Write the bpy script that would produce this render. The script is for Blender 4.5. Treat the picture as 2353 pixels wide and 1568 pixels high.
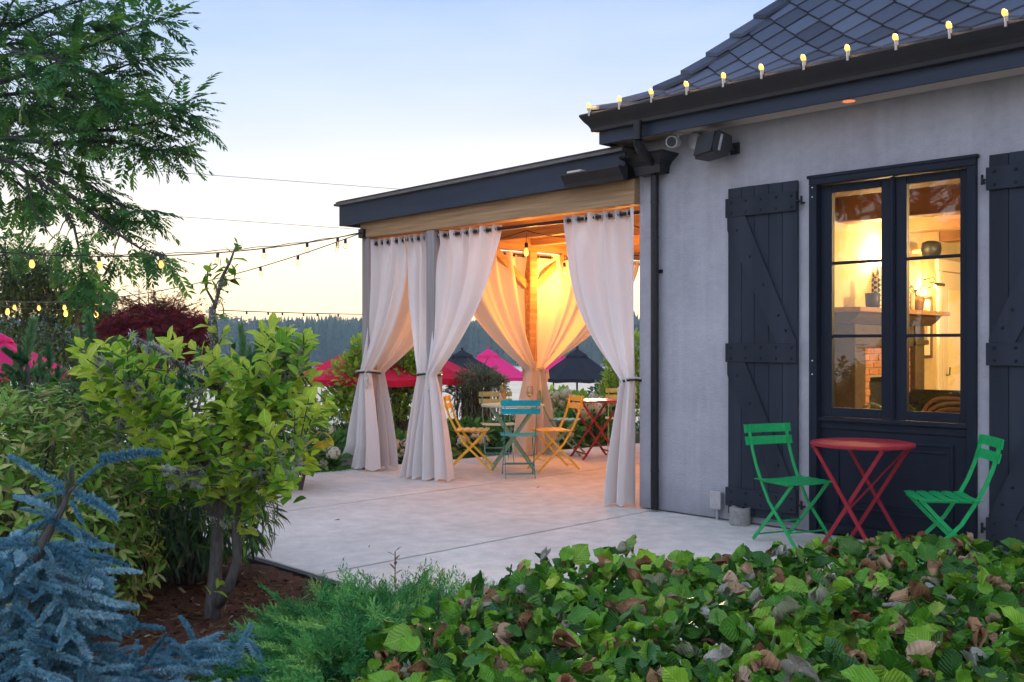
import bpy, math, random
import numpy as np
from mathutils import Vector, Matrix, noise

for _o in list(bpy.data.objects):
    bpy.data.objects.remove(_o)
scene = bpy.context.scene
COL = scene.collection
random.seed(7)
RNG = np.random.default_rng(11)
PI = math.pi

# ------------------------------------------------------------------ camera
# World axes follow the house: X runs along its front wall (to the right), Y goes into the
# house, the origin is the foot of the house corner.  The camera looks along (-1, 1, 0).
S45 = math.sqrt(.5)
CAM = Vector((5.258, -6.805, 1.39))
FPX = 2288.0                        # focal length in units of a 2353 px wide picture
cam_data = bpy.data.cameras.new('camera')
cam = bpy.data.objects.new('camera', cam_data)
COL.objects.link(cam)
cam.location = CAM
cam.rotation_euler = (math.radians(90), 0, math.radians(45))
cam_data.sensor_width = 36
cam_data.lens = 36 * FPX / 2353
cam_data.shift_y = 11 / 2353
cam_data.clip_start = .05
cam_data.clip_end = 3000
scene.camera = cam

# ------------------------------------------------------------------ sky, sun, exposure
SUN_EL, SUN_AZ = 0.8, 45 - 4.0      # degrees; azimuth measured from +Y towards -X
world = bpy.data.worlds.new('World')
scene.world = world
world.use_nodes = True
wn, wl = world.node_tree.nodes, world.node_tree.links
sky = wn.new('ShaderNodeTexSky')
sky.sky_type = 'NISHITA'
sky.sun_disc = False
sky.sun_elevation = math.radians(SUN_EL)
sky.sun_rotation = math.radians(-SUN_AZ)
sky.altitude = 100
sky.air_density = 1.0
sky.dust_density = 0.4
sky.ozone_density = 2.6
# the Sky Texture gives the glow round the set sun; a pale dusk gradient (warm at the horizon,
# warmer on the sunset side, blue above) goes all the way round
bgn = wn['Background']
geo = wn.new('ShaderNodeTexCoord')
sepz = wn.new('ShaderNodeSeparateXYZ')
wl.new(geo.outputs['Generated'], sepz.inputs[0])
def sky_ramp(stops):
    cr = wn.new('ShaderNodeValToRGB')
    els = cr.color_ramp.elements
    while len(els) < len(stops):
        els.new(.5)
    for e, (p, c) in zip(els, stops):
        e.position = p
        e.color = (*c, 1)
    wl.new(sepz.outputs['Z'], cr.inputs[0])
    return cr
west = sky_ramp([(0, (.88, .62, .27)), (.05, (.85, .64, .36)), (.10, (.65, .54, .40)), (.16, (.455, .435, .425)), (.22, (.325, .362, .430)), (.28, (.225, .295, .435)), (.36, (.150, .232, .425)), (.6, (.26, .35, .55)), (1, (.42, .52, .76))])
east = sky_ramp([(0, (.72, .71, .74)), (.12, (.70, .71, .79)), (.3, (.62, .68, .86)), (.6, (.50, .60, .86)), (1, (.42, .52, .76))])
dotn = wn.new('ShaderNodeVectorMath')
dotn.operation = 'DOT_PRODUCT'
wl.new(geo.outputs['Generated'], dotn.inputs[0])
dotn.inputs[1].default_value = (-math.sin(math.radians(SUN_AZ)), math.cos(math.radians(SUN_AZ)), 0)
mrw = wn.new('ShaderNodeMapRange')
mrw.interpolation_type = 'SMOOTHSTEP'
mrw.inputs[1].default_value = -.5
mrw.inputs[2].default_value = .75
wl.new(dotn.outputs['Value'], mrw.inputs[0])
mixw = wn.new('ShaderNodeMix')
mixw.data_type = 'RGBA'
wl.new(mrw.outputs[0], mixw.inputs[0])
wl.new(east.outputs[0], mixw.inputs[6])
wl.new(west.outputs[0], mixw.inputs[7])
sca = wn.new('ShaderNodeVectorMath')
sca.operation = 'SCALE'
sca.inputs['Scale'].default_value = 0.62
# thin high cloud: faint uneven streaks
mpc = wn.new('ShaderNodeMapping')
mpc.inputs['Scale'].default_value = (1.2, 1.2, 7)
wl.new(geo.outputs['Generated'], mpc.inputs['Vector'])
nzc = wn.new('ShaderNodeTexNoise')
nzc.inputs['Scale'].default_value = 2.2
nzc.inputs['Detail'].default_value = 6
nzc.inputs['Roughness'].default_value = .6
wl.new(mpc.outputs[0], nzc.inputs['Vector'])
mrc = wn.new('ShaderNodeMapRange')
mrc.inputs[1].default_value = .35
mrc.inputs[2].default_value = .75
mrc.inputs[3].default_value = 0
mrc.inputs[4].default_value = .22
wl.new(nzc.outputs['Fac'], mrc.inputs[0])
cld = wn.new('ShaderNodeMix')
cld.data_type = 'RGBA'
cld.inputs[7].default_value = (.52, .52, .53, 1)
wl.new(mrc.outputs[0], cld.inputs[0])
wl.new(mixw.outputs[2], cld.inputs[6])
wl.new(cld.outputs[2], sca.inputs[0])
addn = wn.new('ShaderNodeVectorMath')
addn.operation = 'ADD'
scn = wn.new('ShaderNodeVectorMath')
scn.operation = 'SCALE'
scn.inputs['Scale'].default_value = 0.04
wl.new(sky.outputs['Color'], scn.inputs[0])
wl.new(scn.outputs[0], addn.inputs[0])
wl.new(sca.outputs[0], addn.inputs[1])
wl.new(addn.outputs[0], bgn.inputs['Color'])
bgn.inputs['Strength'].default_value = 0.15

sun_data = bpy.data.lights.new('sun', 'SUN')
sun_data.energy = .3
sun_data.angle = math.radians(6)
sun_data.color = (1, .72, .45)
sun = bpy.data.objects.new('sun', sun_data)
COL.objects.link(sun)
_a, _e = math.radians(SUN_AZ), math.radians(SUN_EL)
sun_dir = Vector((-math.sin(_a) * math.cos(_e), math.cos(_a) * math.cos(_e), math.sin(_e)))
sun.rotation_euler = sun_dir.to_track_quat('Z', 'Y').to_euler()
sun.location = (0, 0, 30)

scene.view_settings.view_transform = 'Standard'
scene.view_settings.look = 'None'
scene.view_settings.gamma = 1
scene.view_settings.use_curve_mapping = False
scene.view_settings.exposure = 4.45
scene.render.engine = 'CYCLES'
cy = scene.cycles
cy.use_denoising = True
cy.max_bounces = 8
cy.diffuse_bounces = 4
cy.glossy_bounces = 4
cy.transmission_bounces = 6
cy.transparent_max_bounces = 24
cy.volume_bounces = 1
cy.sample_clamp_indirect = 6
cy.caustics_reflective = False
cy.caustics_refractive = False

# ------------------------------------------------------------------ helpers: layout
def C(r, f, z):
    """plan position given as metres to the right of and in front of the camera"""
    return Vector((CAM.x + S45 * (r - f), CAM.y + S45 * (r + f), z))

def W(x, y, f):
    return C((x - 1176.5) / FPX * f, f, CAM.z - (y - 795) / FPX * f)

def G(x, y, z=0.0):
    return W(x, y, (CAM.z - z) * FPX / (y - 795))

def sstep(t):
    t = min(1, max(0, t))
    return t * t * (3 - 2 * t)

def plan(p):
    dx, dy = p[0] - CAM.x, p[1] - CAM.y
    return S45 * (dx + dy), S45 * (-dx + dy)

def terrain(x, y):
    r, f = plan((x, y))
    z = -.06 - 1.15 * sstep((-5.0 - x) / 3.8)
    z -= .012 * max(0, f - 22)
    if f > 225:
        z += .04 * (f - 225)
    return z

def inside(poly, x, y):
    c = False
    for i in range(len(poly)):
        x0, y0 = poly[i - 1][:2]; x1, y1 = poly[i][:2]
        if (y0 > y) != (y1 > y) and x < (x1 - x0) * (y - y0) / (y1 - y0) + x0:
            c = not c
    return c

# ------------------------------------------------------------------ helpers: objects
def wm(o):
    m = o.matrix_basis
    return m if o.parent is None else wm(o.parent) @ o.matrix_parent_inverse @ m

def setp(o, parent):
    if parent is not None:
        o.parent = parent
        o.matrix_parent_inverse = wm(parent).inverted()
    return o

def tag(o, label=None, cat=None, group=None, kind=None):
    for k, v in (('label', label), ('category', cat), ('group', group), ('kind', kind)):
        if v:
            o[k] = v
    return o

def thing(name, label, cat, loc=(0, 0, 0), group=None, parent=None):
    o = bpy.data.objects.new(name, None)
    o.empty_display_size = .2
    COL.objects.link(o)
    o.location = loc
    if parent is not None:
        setp(o, parent)
    return tag(o, label, cat, group)

def obj_from(name, me, parent=None, matrix=None):
    o = bpy.data.objects.new(name, me)
    COL.objects.link(o)
    if parent is not None:
        setp(o, parent)
    if matrix is not None:
        o.matrix_basis = matrix
    return o

class MB:
    """collects simple solids into one mesh"""
    def __init__(self):
        self.v, self.f = [], []

    def add(self, vs, fs):
        n = len(self.v)
        self.v += [tuple(p) for p in vs]
        self.f += [tuple(i + n for i in f) for f in fs]
        return self

    def box(self, a, b):
        x0, y0, z0 = a
        x1, y1, z1 = b
        return self.add([(x0, y0, z0), (x1, y0, z0), (x1, y1, z0), (x0, y1, z0),
                         (x0, y0, z1), (x1, y0, z1), (x1, y1, z1), (x0, y1, z1)],
                        [(0, 3, 2, 1), (4, 5, 6, 7), (0, 1, 5, 4), (1, 2, 6, 5), (2, 3, 7, 6), (3, 0, 4, 7)])

    def bbox(self, a, b, bv=.004):
        """box with chamfered edges"""
        a, b = Vector(a), Vector(b)
        c, h = (a + b) / 2, (b - a) / 2
        bv = min(bv, min(h) * .9)
        vs, idx = [], {}
        for ax in range(3):
            for sx in (-1, 1):
                for sy in (-1, 1):
                    for sz in (-1, 1):
                        s = (sx, sy, sz)
                        p = [c[i] + s[i] * (h[i] - (0 if i == ax else bv)) for i in range(3)]
                        idx[(ax, s)] = len(vs)
                        vs.append(p)
        fs = []
        for ax in range(3):
            o1, o2 = (ax + 1) % 3, (ax + 2) % 3
            for sg in (-1, 1):
                q = []
                for u, w in ((-1, -1), (1, -1), (1, 1), (-1, 1)):
                    s = [0, 0, 0]
                    s[ax], s[o1], s[o2] = sg, u, w
                    q.append(idx[(ax, tuple(s))])
                fs.append(tuple(q if sg > 0 else q[::-1]))
        for ax in range(3):       # edge strips, edges run along ax
            o1, o2 = (ax + 1) % 3, (ax + 2) % 3
            for u in (-1, 1):
                for w in (-1, 1):
                    q = []
                    for a_, t in ((o1, -1), (o1, 1), (o2, 1), (o2, -1)):
                        s = [0, 0, 0]
                        s[ax], s[o1], s[o2] = t, u, w
                        q.append(idx[(a_, tuple(s))])
                    fs.append(tuple(q if u * w > 0 else q[::-1]))
        for sx in (-1, 1):
            for sy in (-1, 1):
                for sz in (-1, 1):
                    s = (sx, sy, sz)
                    q = (idx[(0, s)], idx[(1, s)], idx[(2, s)])
                    fs.append(q if sx * sy * sz > 0 else q[::-1])
        return self.add(vs, fs)

    def tube(self, pts, rad, n=8, cap=True):
        pts = [Vector(p) for p in pts]
        m = len(pts)
        rad = [rad] * m if isinstance(rad, (int, float)) else list(rad)
        vs, fs = [], []
        ref = None
        for i, p in enumerate(pts):
            t = (pts[min(i + 1, m - 1)] - pts[max(i - 1, 0)])
            t = t.normalized() if t.length > 1e-9 else Vector((0, 0, 1))
            if ref is None:
                ref = Vector((0, 0, 1)) if abs(t.z) < .9 else Vector((1, 0, 0))
            u = t.cross(ref)
            if u.length < 1e-6:
                u = t.orthogonal()
            u.normalize()
            w = u.cross(t).normalized()
            ref = w
            for k in range(n):
                a = 2 * PI * k / n
                vs.append(p + (u * math.cos(a) + w * math.sin(a)) * rad[i])
        for i in range(m - 1):
            for k in range(n):
                k2 = (k + 1) % n
                fs.append((i * n + k, i * n + k2, (i + 1) * n + k2, (i + 1) * n + k))
        if cap:
            fs.append(tuple(range(n))[::-1])
            fs.append(tuple(range((m - 1) * n, m * n)))
        return self.add(vs, fs)

    def lathe(self, prof, n=16, c=(0, 0, 0), sx=1, sy=1):
        """prof = [(radius, z)], about the vertical through c"""
        vs, fs = [], []
        for r, z in prof:
            for k in range(n):
                a = 2 * PI * k / n
                vs.append((c[0] + sx * r * math.cos(a), c[1] + sy * r * math.sin(a), c[2] + z))
        for i in range(len(prof) - 1):
            for k in range(n):
                k2 = (k + 1) % n
                fs.append((i * n + k, i * n + k2, (i + 1) * n + k2, (i + 1) * n + k))
        fs.append(tuple(range(n))[::-1])
        fs.append(tuple(range((len(prof) - 1) * n, len(prof) * n)))
        return self.add(vs, fs)

    def bar(self, pts, side, w, t):
        """flat bar: t thick along 'side', w wide in the plane across it"""
        side = Vector(side).normalized()
        pts = [Vector(p) for p in pts]
        m = len(pts)
        vs, fs = [], []
        for i, p in enumerate(pts):
            tg = (pts[min(i + 1, m - 1)] - pts[max(i - 1, 0)]).normalized()
            up = tg.cross(side).normalized()
            for a, b in ((-1, -1), (1, -1), (1, 1), (-1, 1)):
                vs.append(p + side * (a * t / 2) + up * (b * w / 2))
        for i in range(m - 1):
            for k in range(4):
                k2 = (k + 1) % 4
                fs.append((i * 4 + k, i * 4 + k2, (i + 1) * 4 + k2, (i + 1) * 4 + k))
        fs.append((3, 2, 1, 0))
        fs.append(tuple((m - 1) * 4 + k for k in range(4)))
        return self.add(vs, fs)

    def prism(self, poly, ax, lo, hi):
        """polygon (2D points in the two other axes, in order) pushed along axis ax"""
        n = len(poly)
        o1, o2 = [(1, 2), (0, 2), (0, 1)][ax]
        vs = []
        for d in (lo, hi):
            for a, b in poly:
                p = [0, 0, 0]
                p[ax], p[o1], p[o2] = d, a, b
                vs.append(p)
        fs = [tuple(range(n)), tuple(range(n, 2 * n))[::-1]]
        for k in range(n):
            k2 = (k + 1) % n
            fs.append((k, k + n, k2 + n, k2))
        return self.add(vs, fs)

    def mesh(self, name, m=None, smooth=False):
        me = bpy.data.meshes.new(name)
        me.from_pydata(self.v, [], self.f)
        if m is not None:
            for mm in (m if isinstance(m, (list, tuple)) else [m]):
                me.materials.append(mm)
        if smooth:
            me.polygons.foreach_set('use_smooth', [True] * len(me.polygons))
        me.update()
        return me

    def build(self, name, m=None, parent=None, smooth=False, label=None, fix=True, kind=None):
        me = self.mesh(name, m, smooth)
        if fix:
            recalc(me)
        o = obj_from(name, me, parent)
        return tag(o, label, None, None, kind)

def recalc(me):
    import bmesh
    b = bmesh.new()
    b.from_mesh(me)
    bmesh.ops.recalc_face_normals(b, faces=b.faces)
    b.to_mesh(me)
    b.free()

def np_mesh(name, verts, tris, mats, mat_idx=None, tint=None, smooth=False, luv=None):
    """triangles only, straight from arrays"""
    me = bpy.data.meshes.new(name)
    nv, nf = len(verts), len(tris)
    me.vertices.add(nv)
    me.vertices.foreach_set('co', np.asarray(verts, np.float32).ravel())
    me.loops.add(nf * 3)
    me.loops.foreach_set('vertex_index', np.asarray(tris, np.int32).ravel())
    me.polygons.add(nf)
    me.polygons.foreach_set('loop_start', np.arange(0, nf * 3, 3, dtype=np.int32))
    me.polygons.foreach_set('loop_total', np.full(nf, 3, np.int32))
    for m in mats:
        me.materials.append(m)
    if mat_idx is not None:
        me.polygons.foreach_set('material_index', np.asarray(mat_idx, np.int32))
    if smooth:
        me.polygons.foreach_set('use_smooth', np.ones(nf, bool))
    if tint is not None:
        at = me.attributes.new('tint', 'FLOAT', 'POINT')
        at.data.foreach_set('value', np.asarray(tint, np.float32))
    if luv is not None:
        at = me.attributes.new('luv', 'FLOAT_VECTOR', 'POINT')
        at.data.foreach_set('vector', np.asarray(luv, np.float32).ravel())
    me.update(calc_edges=True)
    me.validate()
    return me

# ------------------------------------------------------------------ helpers: materials
def new_mat(name):
    m = bpy.data.materials.new(name)
    m.use_nodes = True
    nt = m.node_tree
    return m, nt.nodes, nt.links, nt.nodes['Principled BSDF']

def ramp(n, stops):
    cr = n.new('ShaderNodeValToRGB')
    els = cr.color_ramp.elements
    while len(els) < len(stops):
        els.new(.5)
    for e, (p, c) in zip(els, stops):
        e.position = p
        e.color = (*c, 1)
    return cr

def surf(name, c1, c2=None, scale=8.0, rough=.6, metal=0, bump=0, bscale=None, stretch=(1, 1, 1), detail=6, spec=.5, rnd=0, bdist=.01):
    """principled surface with a noise blend of two real base colours, and fine relief"""
    m, n, l, p = new_mat(name)
    c2 = c2 or c1
    tc = n.new('ShaderNodeTexCoord')
    mp = n.new('ShaderNodeMapping')
    mp.inputs['Scale'].default_value = stretch
    l.new(tc.outputs['Object'], mp.inputs['Vector'])
    nz = n.new('ShaderNodeTexNoise')
    nz.inputs['Scale'].default_value = scale
    nz.inputs['Detail'].default_value = detail
    nz.inputs['Roughness'].default_value = .62
    l.new(mp.outputs[0], nz.inputs['Vector'])
    cr = ramp(n, [(.3, c1), (.7, c2)])
    l.new(nz.outputs['Fac'], cr.inputs[0])
    col = cr.outputs[0]
    if rnd:
        oi = n.new('ShaderNodeObjectInfo')
        mr = n.new('ShaderNodeMapRange')
        mr.inputs[3].default_value = 1 - rnd
        mr.inputs[4].default_value = 1 + rnd
        l.new(oi.outputs['Random'], mr.inputs[0])
        vm = n.new('ShaderNodeVectorMath')
        vm.operation = 'SCALE'
        l.new(col, vm.inputs[0])
        l.new(mr.outputs[0], vm.inputs['Scale'])
        col = vm.outputs[0]
    l.new(col, p.inputs['Base Color'])
    p.inputs['Roughness'].default_value = rough
    p.inputs['Metallic'].default_value = metal
    p.inputs['Specular IOR Level'].default_value = spec
    if bump:
        nb = n.new('ShaderNodeTexNoise')
        nb.inputs['Scale'].default_value = bscale or scale * 6
        nb.inputs['Detail'].default_value = 5
        l.new(mp.outputs[0], nb.inputs['Vector'])
        b = n.new('ShaderNodeBump')
        b.inputs['Strength'].default_value = bump
        b.inputs['Distance'].default_value = bdist
        l.new(nb.outputs['Fac'], b.inputs['Height'])
        l.new(b.outputs[0], p.inputs['Normal'])
    return m

def leaf_mat(name, stops, trans=.35, rough=.45, spec=.4, vein=0):
    """leaf: colour picked per leaf (object random + per-leaf tint), light passes through"""
    m, n, l, p = new_mat(name)
    oi = n.new('ShaderNodeObjectInfo')
    at = n.new('ShaderNodeAttribute')
    at.attribute_name = 'tint'
    ad = n.new('ShaderNodeMath')
    ad.operation = 'ADD'
    l.new(oi.outputs['Random'], ad.inputs[0])
    l.new(at.outputs['Fac'], ad.inputs[1])
    fr = n.new('ShaderNodeMath')
    fr.operation = 'FRACT'
    l.new(ad.outputs[0], fr.inputs[0])
    cr = ramp(n, stops)
    l.new(fr.outputs[0], cr.inputs[0])
    tc = n.new('ShaderNodeTexCoord')
    nz = n.new('ShaderNodeTexNoise')
    nz.inputs['Scale'].default_value = 2.5 if vein else 9
    nz.inputs['Detail'].default_value = 3
    l.new(tc.outputs['Object'], nz.inputs['Vector'])
    mr = n.new('ShaderNodeMapRange')
    mr.inputs[3].default_value = .72
    mr.inputs[4].default_value = 1.28
    l.new(nz.outputs['Fac'], mr.inputs[0])
    vm = n.new('ShaderNodeVectorMath')
    vm.operation = 'SCALE'
    l.new(cr.outputs[0], vm.inputs[0])
    fac = mr.outputs[0]
    if vein:
        lu = n.new('ShaderNodeAttribute')
        lu.attribute_name = 'luv'
        sx = n.new('ShaderNodeSeparateXYZ')
        l.new(lu.outputs['Vector'], sx.inputs[0])
        def mth(op, a, b=None):
            q = n.new('ShaderNodeMath'); q.operation = op
            for i, v in enumerate((a, b)):
                if v is None:
                    continue
                if isinstance(v, (int, float)):
                    q.inputs[i].default_value = v
                else:
                    l.new(v, q.inputs[i])
            return q.outputs[0]
        av = mth('ABSOLUTE', sx.outputs[1])
        ph = mth('SUBTRACT', sx.outputs[0], mth('MULTIPLY', av, 1.1))
        wv = mth('ABSOLUTE', mth('SINE', mth('MULTIPLY', ph, 22.0)))
        side = mth('MULTIPLY', mth('LESS_THAN', wv, .22), .22)
        rib = mth('MULTIPLY', mth('LESS_THAN', av, .016), .45)
        vn_ = mth('ADD', mth('MAXIMUM', side, rib), 1.0)
        fac = mth('MULTIPLY', fac, vn_)
        bp = n.new('ShaderNodeBump'); bp.inputs['Strength'].default_value = .5; bp.inputs['Distance'].default_value = .004
        l.new(wv, bp.inputs['Height']); l.new(bp.outputs[0], p.inputs['Normal'])
    l.new(fac, vm.inputs['Scale'])
    l.new(vm.outputs[0], p.inputs['Base Color'])
    p.inputs['Roughness'].default_value = rough
    p.inputs['Specular IOR Level'].default_value = spec
    if trans:
        tr = n.new('ShaderNodeBsdfTranslucent')
        l.new(vm.outputs[0], tr.inputs['Color'])
        mx = n.new('ShaderNodeMixShader')
        mx.inputs[0].default_value = trans
        l.new(p.outputs[0], mx.inputs[1])
        l.new(tr.outputs[0], mx.inputs[2])
        l.new(mx.outputs[0], n['Material Output'].inputs['Surface'])
    return m

def glow(name, col, strength, sample=False):
    m, n, l, p = new_mat(name)
    p.inputs['Base Color'].default_value = (col[0] * .25, col[1] * .22, col[2] * .2, 1)
    p.inputs['Emission Color'].default_value = (*col, 1)
    p.inputs['Emission Strength'].default_value = strength
    if not sample:
        m.cycles.emission_sampling = 'NONE'     # the lamp inside the bulb does the lighting
    return m

def lamp(name, loc, watts, col, parent, rad=.03):
    d = bpy.data.lights.new(name, 'POINT')
    d.energy = watts
    d.color = col
    d.shadow_soft_size = rad
    o = bpy.data.objects.new(name, d)
    COL.objects.link(o)
    o.location = loc
    setp(o, None)
    if parent is not None:
        o.parent = parent
        o.matrix_parent_inverse = wm(parent).inverted()
    return o

M = {}
M['stucco'] = surf('stucco', (.31, .31, .345), (.41, .405, .44), 1.7, .9, bump=.55, bscale=60, spec=.2, bdist=.006)
def stucco():
    m = surf('stucco', (.34, .332, .362), (.455, .445, .478), 1.7, .92, bump=.75, bscale=55, spec=.15, bdist=.008, detail=9)
    n, l = m.node_tree.nodes, m.node_tree.links
    p = n['Principled BSDF']
    src = p.inputs['Base Color'].links[0].from_socket
    tc = n.new('ShaderNodeTexCoord')
    def nz(scale, st, lo, hi, a, b, det=7):
        mp = n.new('ShaderNodeMapping'); mp.inputs['Scale'].default_value = st
        l.new(tc.outputs['Object'], mp.inputs['Vector'])
        q = n.new('ShaderNodeTexNoise'); q.inputs['Scale'].default_value = scale; q.inputs['Detail'].default_value = det; q.inputs['Roughness'].default_value = .65
        l.new(mp.outputs[0], q.inputs['Vector'])
        r = n.new('ShaderNodeMapRange'); r.inputs[1].default_value = lo; r.inputs[2].default_value = hi; r.inputs[3].default_value = a; r.inputs[4].default_value = b
        l.new(q.outputs['Fac'], r.inputs[0])
        return r.outputs[0]
    streak = nz(9, (1, 1, .05), .35, .75, 1.05, .87)
    blot = nz(14, (1, 1, 1.6), .3, .7, .93, 1.06)
    grit = nz(160, (1, 1, 1), .35, .65, .94, 1.05, 3)
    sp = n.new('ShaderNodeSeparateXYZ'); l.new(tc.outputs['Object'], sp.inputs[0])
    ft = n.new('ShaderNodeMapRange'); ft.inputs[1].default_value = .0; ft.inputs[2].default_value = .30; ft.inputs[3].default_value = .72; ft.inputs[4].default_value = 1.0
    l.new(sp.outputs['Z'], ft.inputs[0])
    acc = streak
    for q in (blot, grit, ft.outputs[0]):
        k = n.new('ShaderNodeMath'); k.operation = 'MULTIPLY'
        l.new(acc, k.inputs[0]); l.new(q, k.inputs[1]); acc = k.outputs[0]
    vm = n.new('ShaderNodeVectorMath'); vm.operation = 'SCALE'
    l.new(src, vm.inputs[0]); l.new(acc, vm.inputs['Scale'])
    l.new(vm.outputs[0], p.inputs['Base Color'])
    return m
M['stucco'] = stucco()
M['inner_wall'] = surf('plaster_ochre', (.42, .33, .17), (.55, .43, .22), 1.6, .85, bump=.2, bscale=20)
M['dark_paint'] = surf('dark_blue_grey_paint', (.010, .013, .023), (.016, .021, .034), 5, .5, bump=.25, bscale=30, stretch=(1, 1, .15), bdist=.003, spec=.14)
M['shutter'] = surf('shutter_paint', (.023, .027, .038), (.036, .042, .056), 6, .65, bump=.35, bscale=40, stretch=(1, 1, .08), bdist=.003, rnd=.18, spec=.10)
M['fascia'] = surf('fascia_paint', (.022, .030, .050), (.038, .049, .074), 5, .5, spec=.2, bump=.3, bscale=25, stretch=(.12, 1, 1), bdist=.003)
M['gutter'] = surf('gutter_metal', (.026, .024, .025), (.036, .032, .032), 7, .5, spec=.25, bump=.08, bscale=40)
M['black_metal'] = surf('black_metal', (.018, .018, .02), (.03, .03, .032), 20, .38, .6)
M['studs'] = surf('stud_iron', (.012, .012, .014), None, 20, .5, .5)
M['soffit'] = surf('soffit_board', (.55, .46, .38), (.66, .56, .47), 6, .7, bump=.2, bscale=40, stretch=(.08, 1, 1), bdist=.003, rnd=.06)
M['shingle'] = surf('asphalt_shingle', (.045, .058, .088), (.09, .11, .152), 260, .85, bump=.5, bscale=420, rnd=.34, spec=.1, bdist=.003, detail=2)
M['wood'] = surf('cedar', (.28, .145, .06), (.54, .35, .18), 20, .62, bump=.4, bscale=40, stretch=(.06, 1.4, 1.4), bdist=.004, rnd=.12)
M['wood_y'] = surf('cedar_across', (.28, .145, .06), (.54, .35, .18), 20, .62, bump=.4, bscale=40, stretch=(1.4, .06, 1.4), bdist=.004, rnd=.12)
M['post'] = surf('weathered_post', (.24, .21, .21), (.38, .34, .33), 9, .8, bump=.6, bscale=26, stretch=(1.6, 1.6, .08), bdist=.006)
def concrete():
    m = surf('concrete_slab', (.54, .50, .44), (.70, .65, .575), .9, .72, bump=.25, bscale=90, rnd=.03, spec=.4, bdist=.004, detail=10)
    n, l = m.node_tree.nodes, m.node_tree.links
    p = n['Principled BSDF']
    src = p.inputs['Base Color'].links[0].from_socket
    tc = n.new('ShaderNodeTexCoord')
    nz = n.new('ShaderNodeTexNoise'); nz.inputs['Scale'].default_value = 7; nz.inputs['Detail'].default_value = 8; nz.inputs['Roughness'].default_value = .7
    l.new(tc.outputs['Object'], nz.inputs['Vector'])
    sp = n.new('ShaderNodeTexNoise'); sp.inputs['Scale'].default_value = 120; sp.inputs['Detail'].default_value = 3
    l.new(tc.outputs['Object'], sp.inputs['Vector'])
    mr = n.new('ShaderNodeMapRange'); mr.inputs[1].default_value = .3; mr.inputs[2].default_value = .7; mr.inputs[3].default_value = .80; mr.inputs[4].default_value = 1.12
    l.new(nz.outputs['Fac'], mr.inputs[0])
    m2 = n.new('ShaderNodeMapRange'); m2.inputs[1].default_value = .35; m2.inputs[2].default_value = .65; m2.inputs[3].default_value = .88; m2.inputs[4].default_value = 1.08
    l.new(sp.outputs['Fac'], m2.inputs[0])
    ml = n.new('ShaderNodeMath'); ml.operation = 'MULTIPLY'
    l.new(mr.outputs[0], ml.inputs[0]); l.new(m2.outputs[0], ml.inputs[1])
    vm = n.new('ShaderNodeVectorMath'); vm.operation = 'SCALE'
    l.new(src, vm.inputs[0]); l.new(ml.outputs[0], vm.inputs['Scale'])
    l.new(vm.outputs[0], p.inputs['Base Color'])
    return m
M['concrete'] = concrete()
M['concrete_rough'] = surf('rough_concrete', (.22, .21, .20), (.38, .36, .34), 30, .9, bump=.9, bscale=90, bdist=.01)
M['joint'] = surf('joint_dirt', (.05, .042, .035), (.09, .075, .06), 20, .9)
M['edging'] = surf('edging_dark', (.018, .018, .020), (.035, .034, .035), 12, .7, bump=.3)
M['mulch'] = surf('bark_mulch', (.045, .019, .010), (.13, .058, .032), 45, .95, bump=1.0, bscale=70, bdist=.02, spec=.2)
M['bark'] = surf('grey_bark', (.055, .048, .044), (.14, .125, .115), 40, .9, bump=.8, bscale=60, stretch=(1, 1, .4), bdist=.01)
M['twig'] = surf('twig_bark', (.05, .038, .03), (.11, .085, .06), 30, .85)
M['steel'] = surf('galvanised', (.42, .42, .44), (.55, .55, .57), 20, .4, .7)
M['white_plastic'] = surf('white_plastic', (.72, .72, .72), None, 8, .35)
M['black_plastic'] = surf('black_plastic', (.012, .013, .016), (.02, .021, .025), 60, .5, bump=.2, bscale=200)
M['cable'] = surf('cable', (.015, .014, .014), None, 8, .6)
M['brass'] = surf('dark_chrome', (.5, .48, .45), None, 8, .25, 1)

def fabric(name, c, trans):
    m, n, l, p = new_mat(name)
    p.inputs['Base Color'].default_value = (*c, 1)
    p.inputs['Roughness'].default_value = .9
    p.inputs['Specular IOR Level'].default_value = .15
    tc = n.new('ShaderNodeTexCoord')
    nz = n.new('ShaderNodeTexNoise')
    nz.inputs['Scale'].default_value = 220
    l.new(tc.outputs['Object'], nz.inputs['Vector'])
    b = n.new('ShaderNodeBump')
    b.inputs['Strength'].default_value = .12
    b.inputs['Distance'].default_value = .002
    l.new(nz.outputs['Fac'], b.inputs['Height'])
    l.new(b.outputs[0], p.inputs['Normal'])
    tr = n.new('ShaderNodeBsdfTranslucent')
    tr.inputs['Color'].default_value = (*c, 1)
    mx = n.new('ShaderNodeMixShader')
    mx.inputs[0].default_value = trans
    l.new(p.outputs[0], mx.inputs[1])
    l.new(tr.outputs[0], mx.inputs[2])
    l.new(mx.outputs[0], n['Material Output'].inputs['Surface'])
    return m

M['curtain'] = fabric('curtain_canvas', (.76, .71, .685), .12)
M['cord'] = fabric('tieback_cord', (.6, .55, .48), .05)

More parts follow.
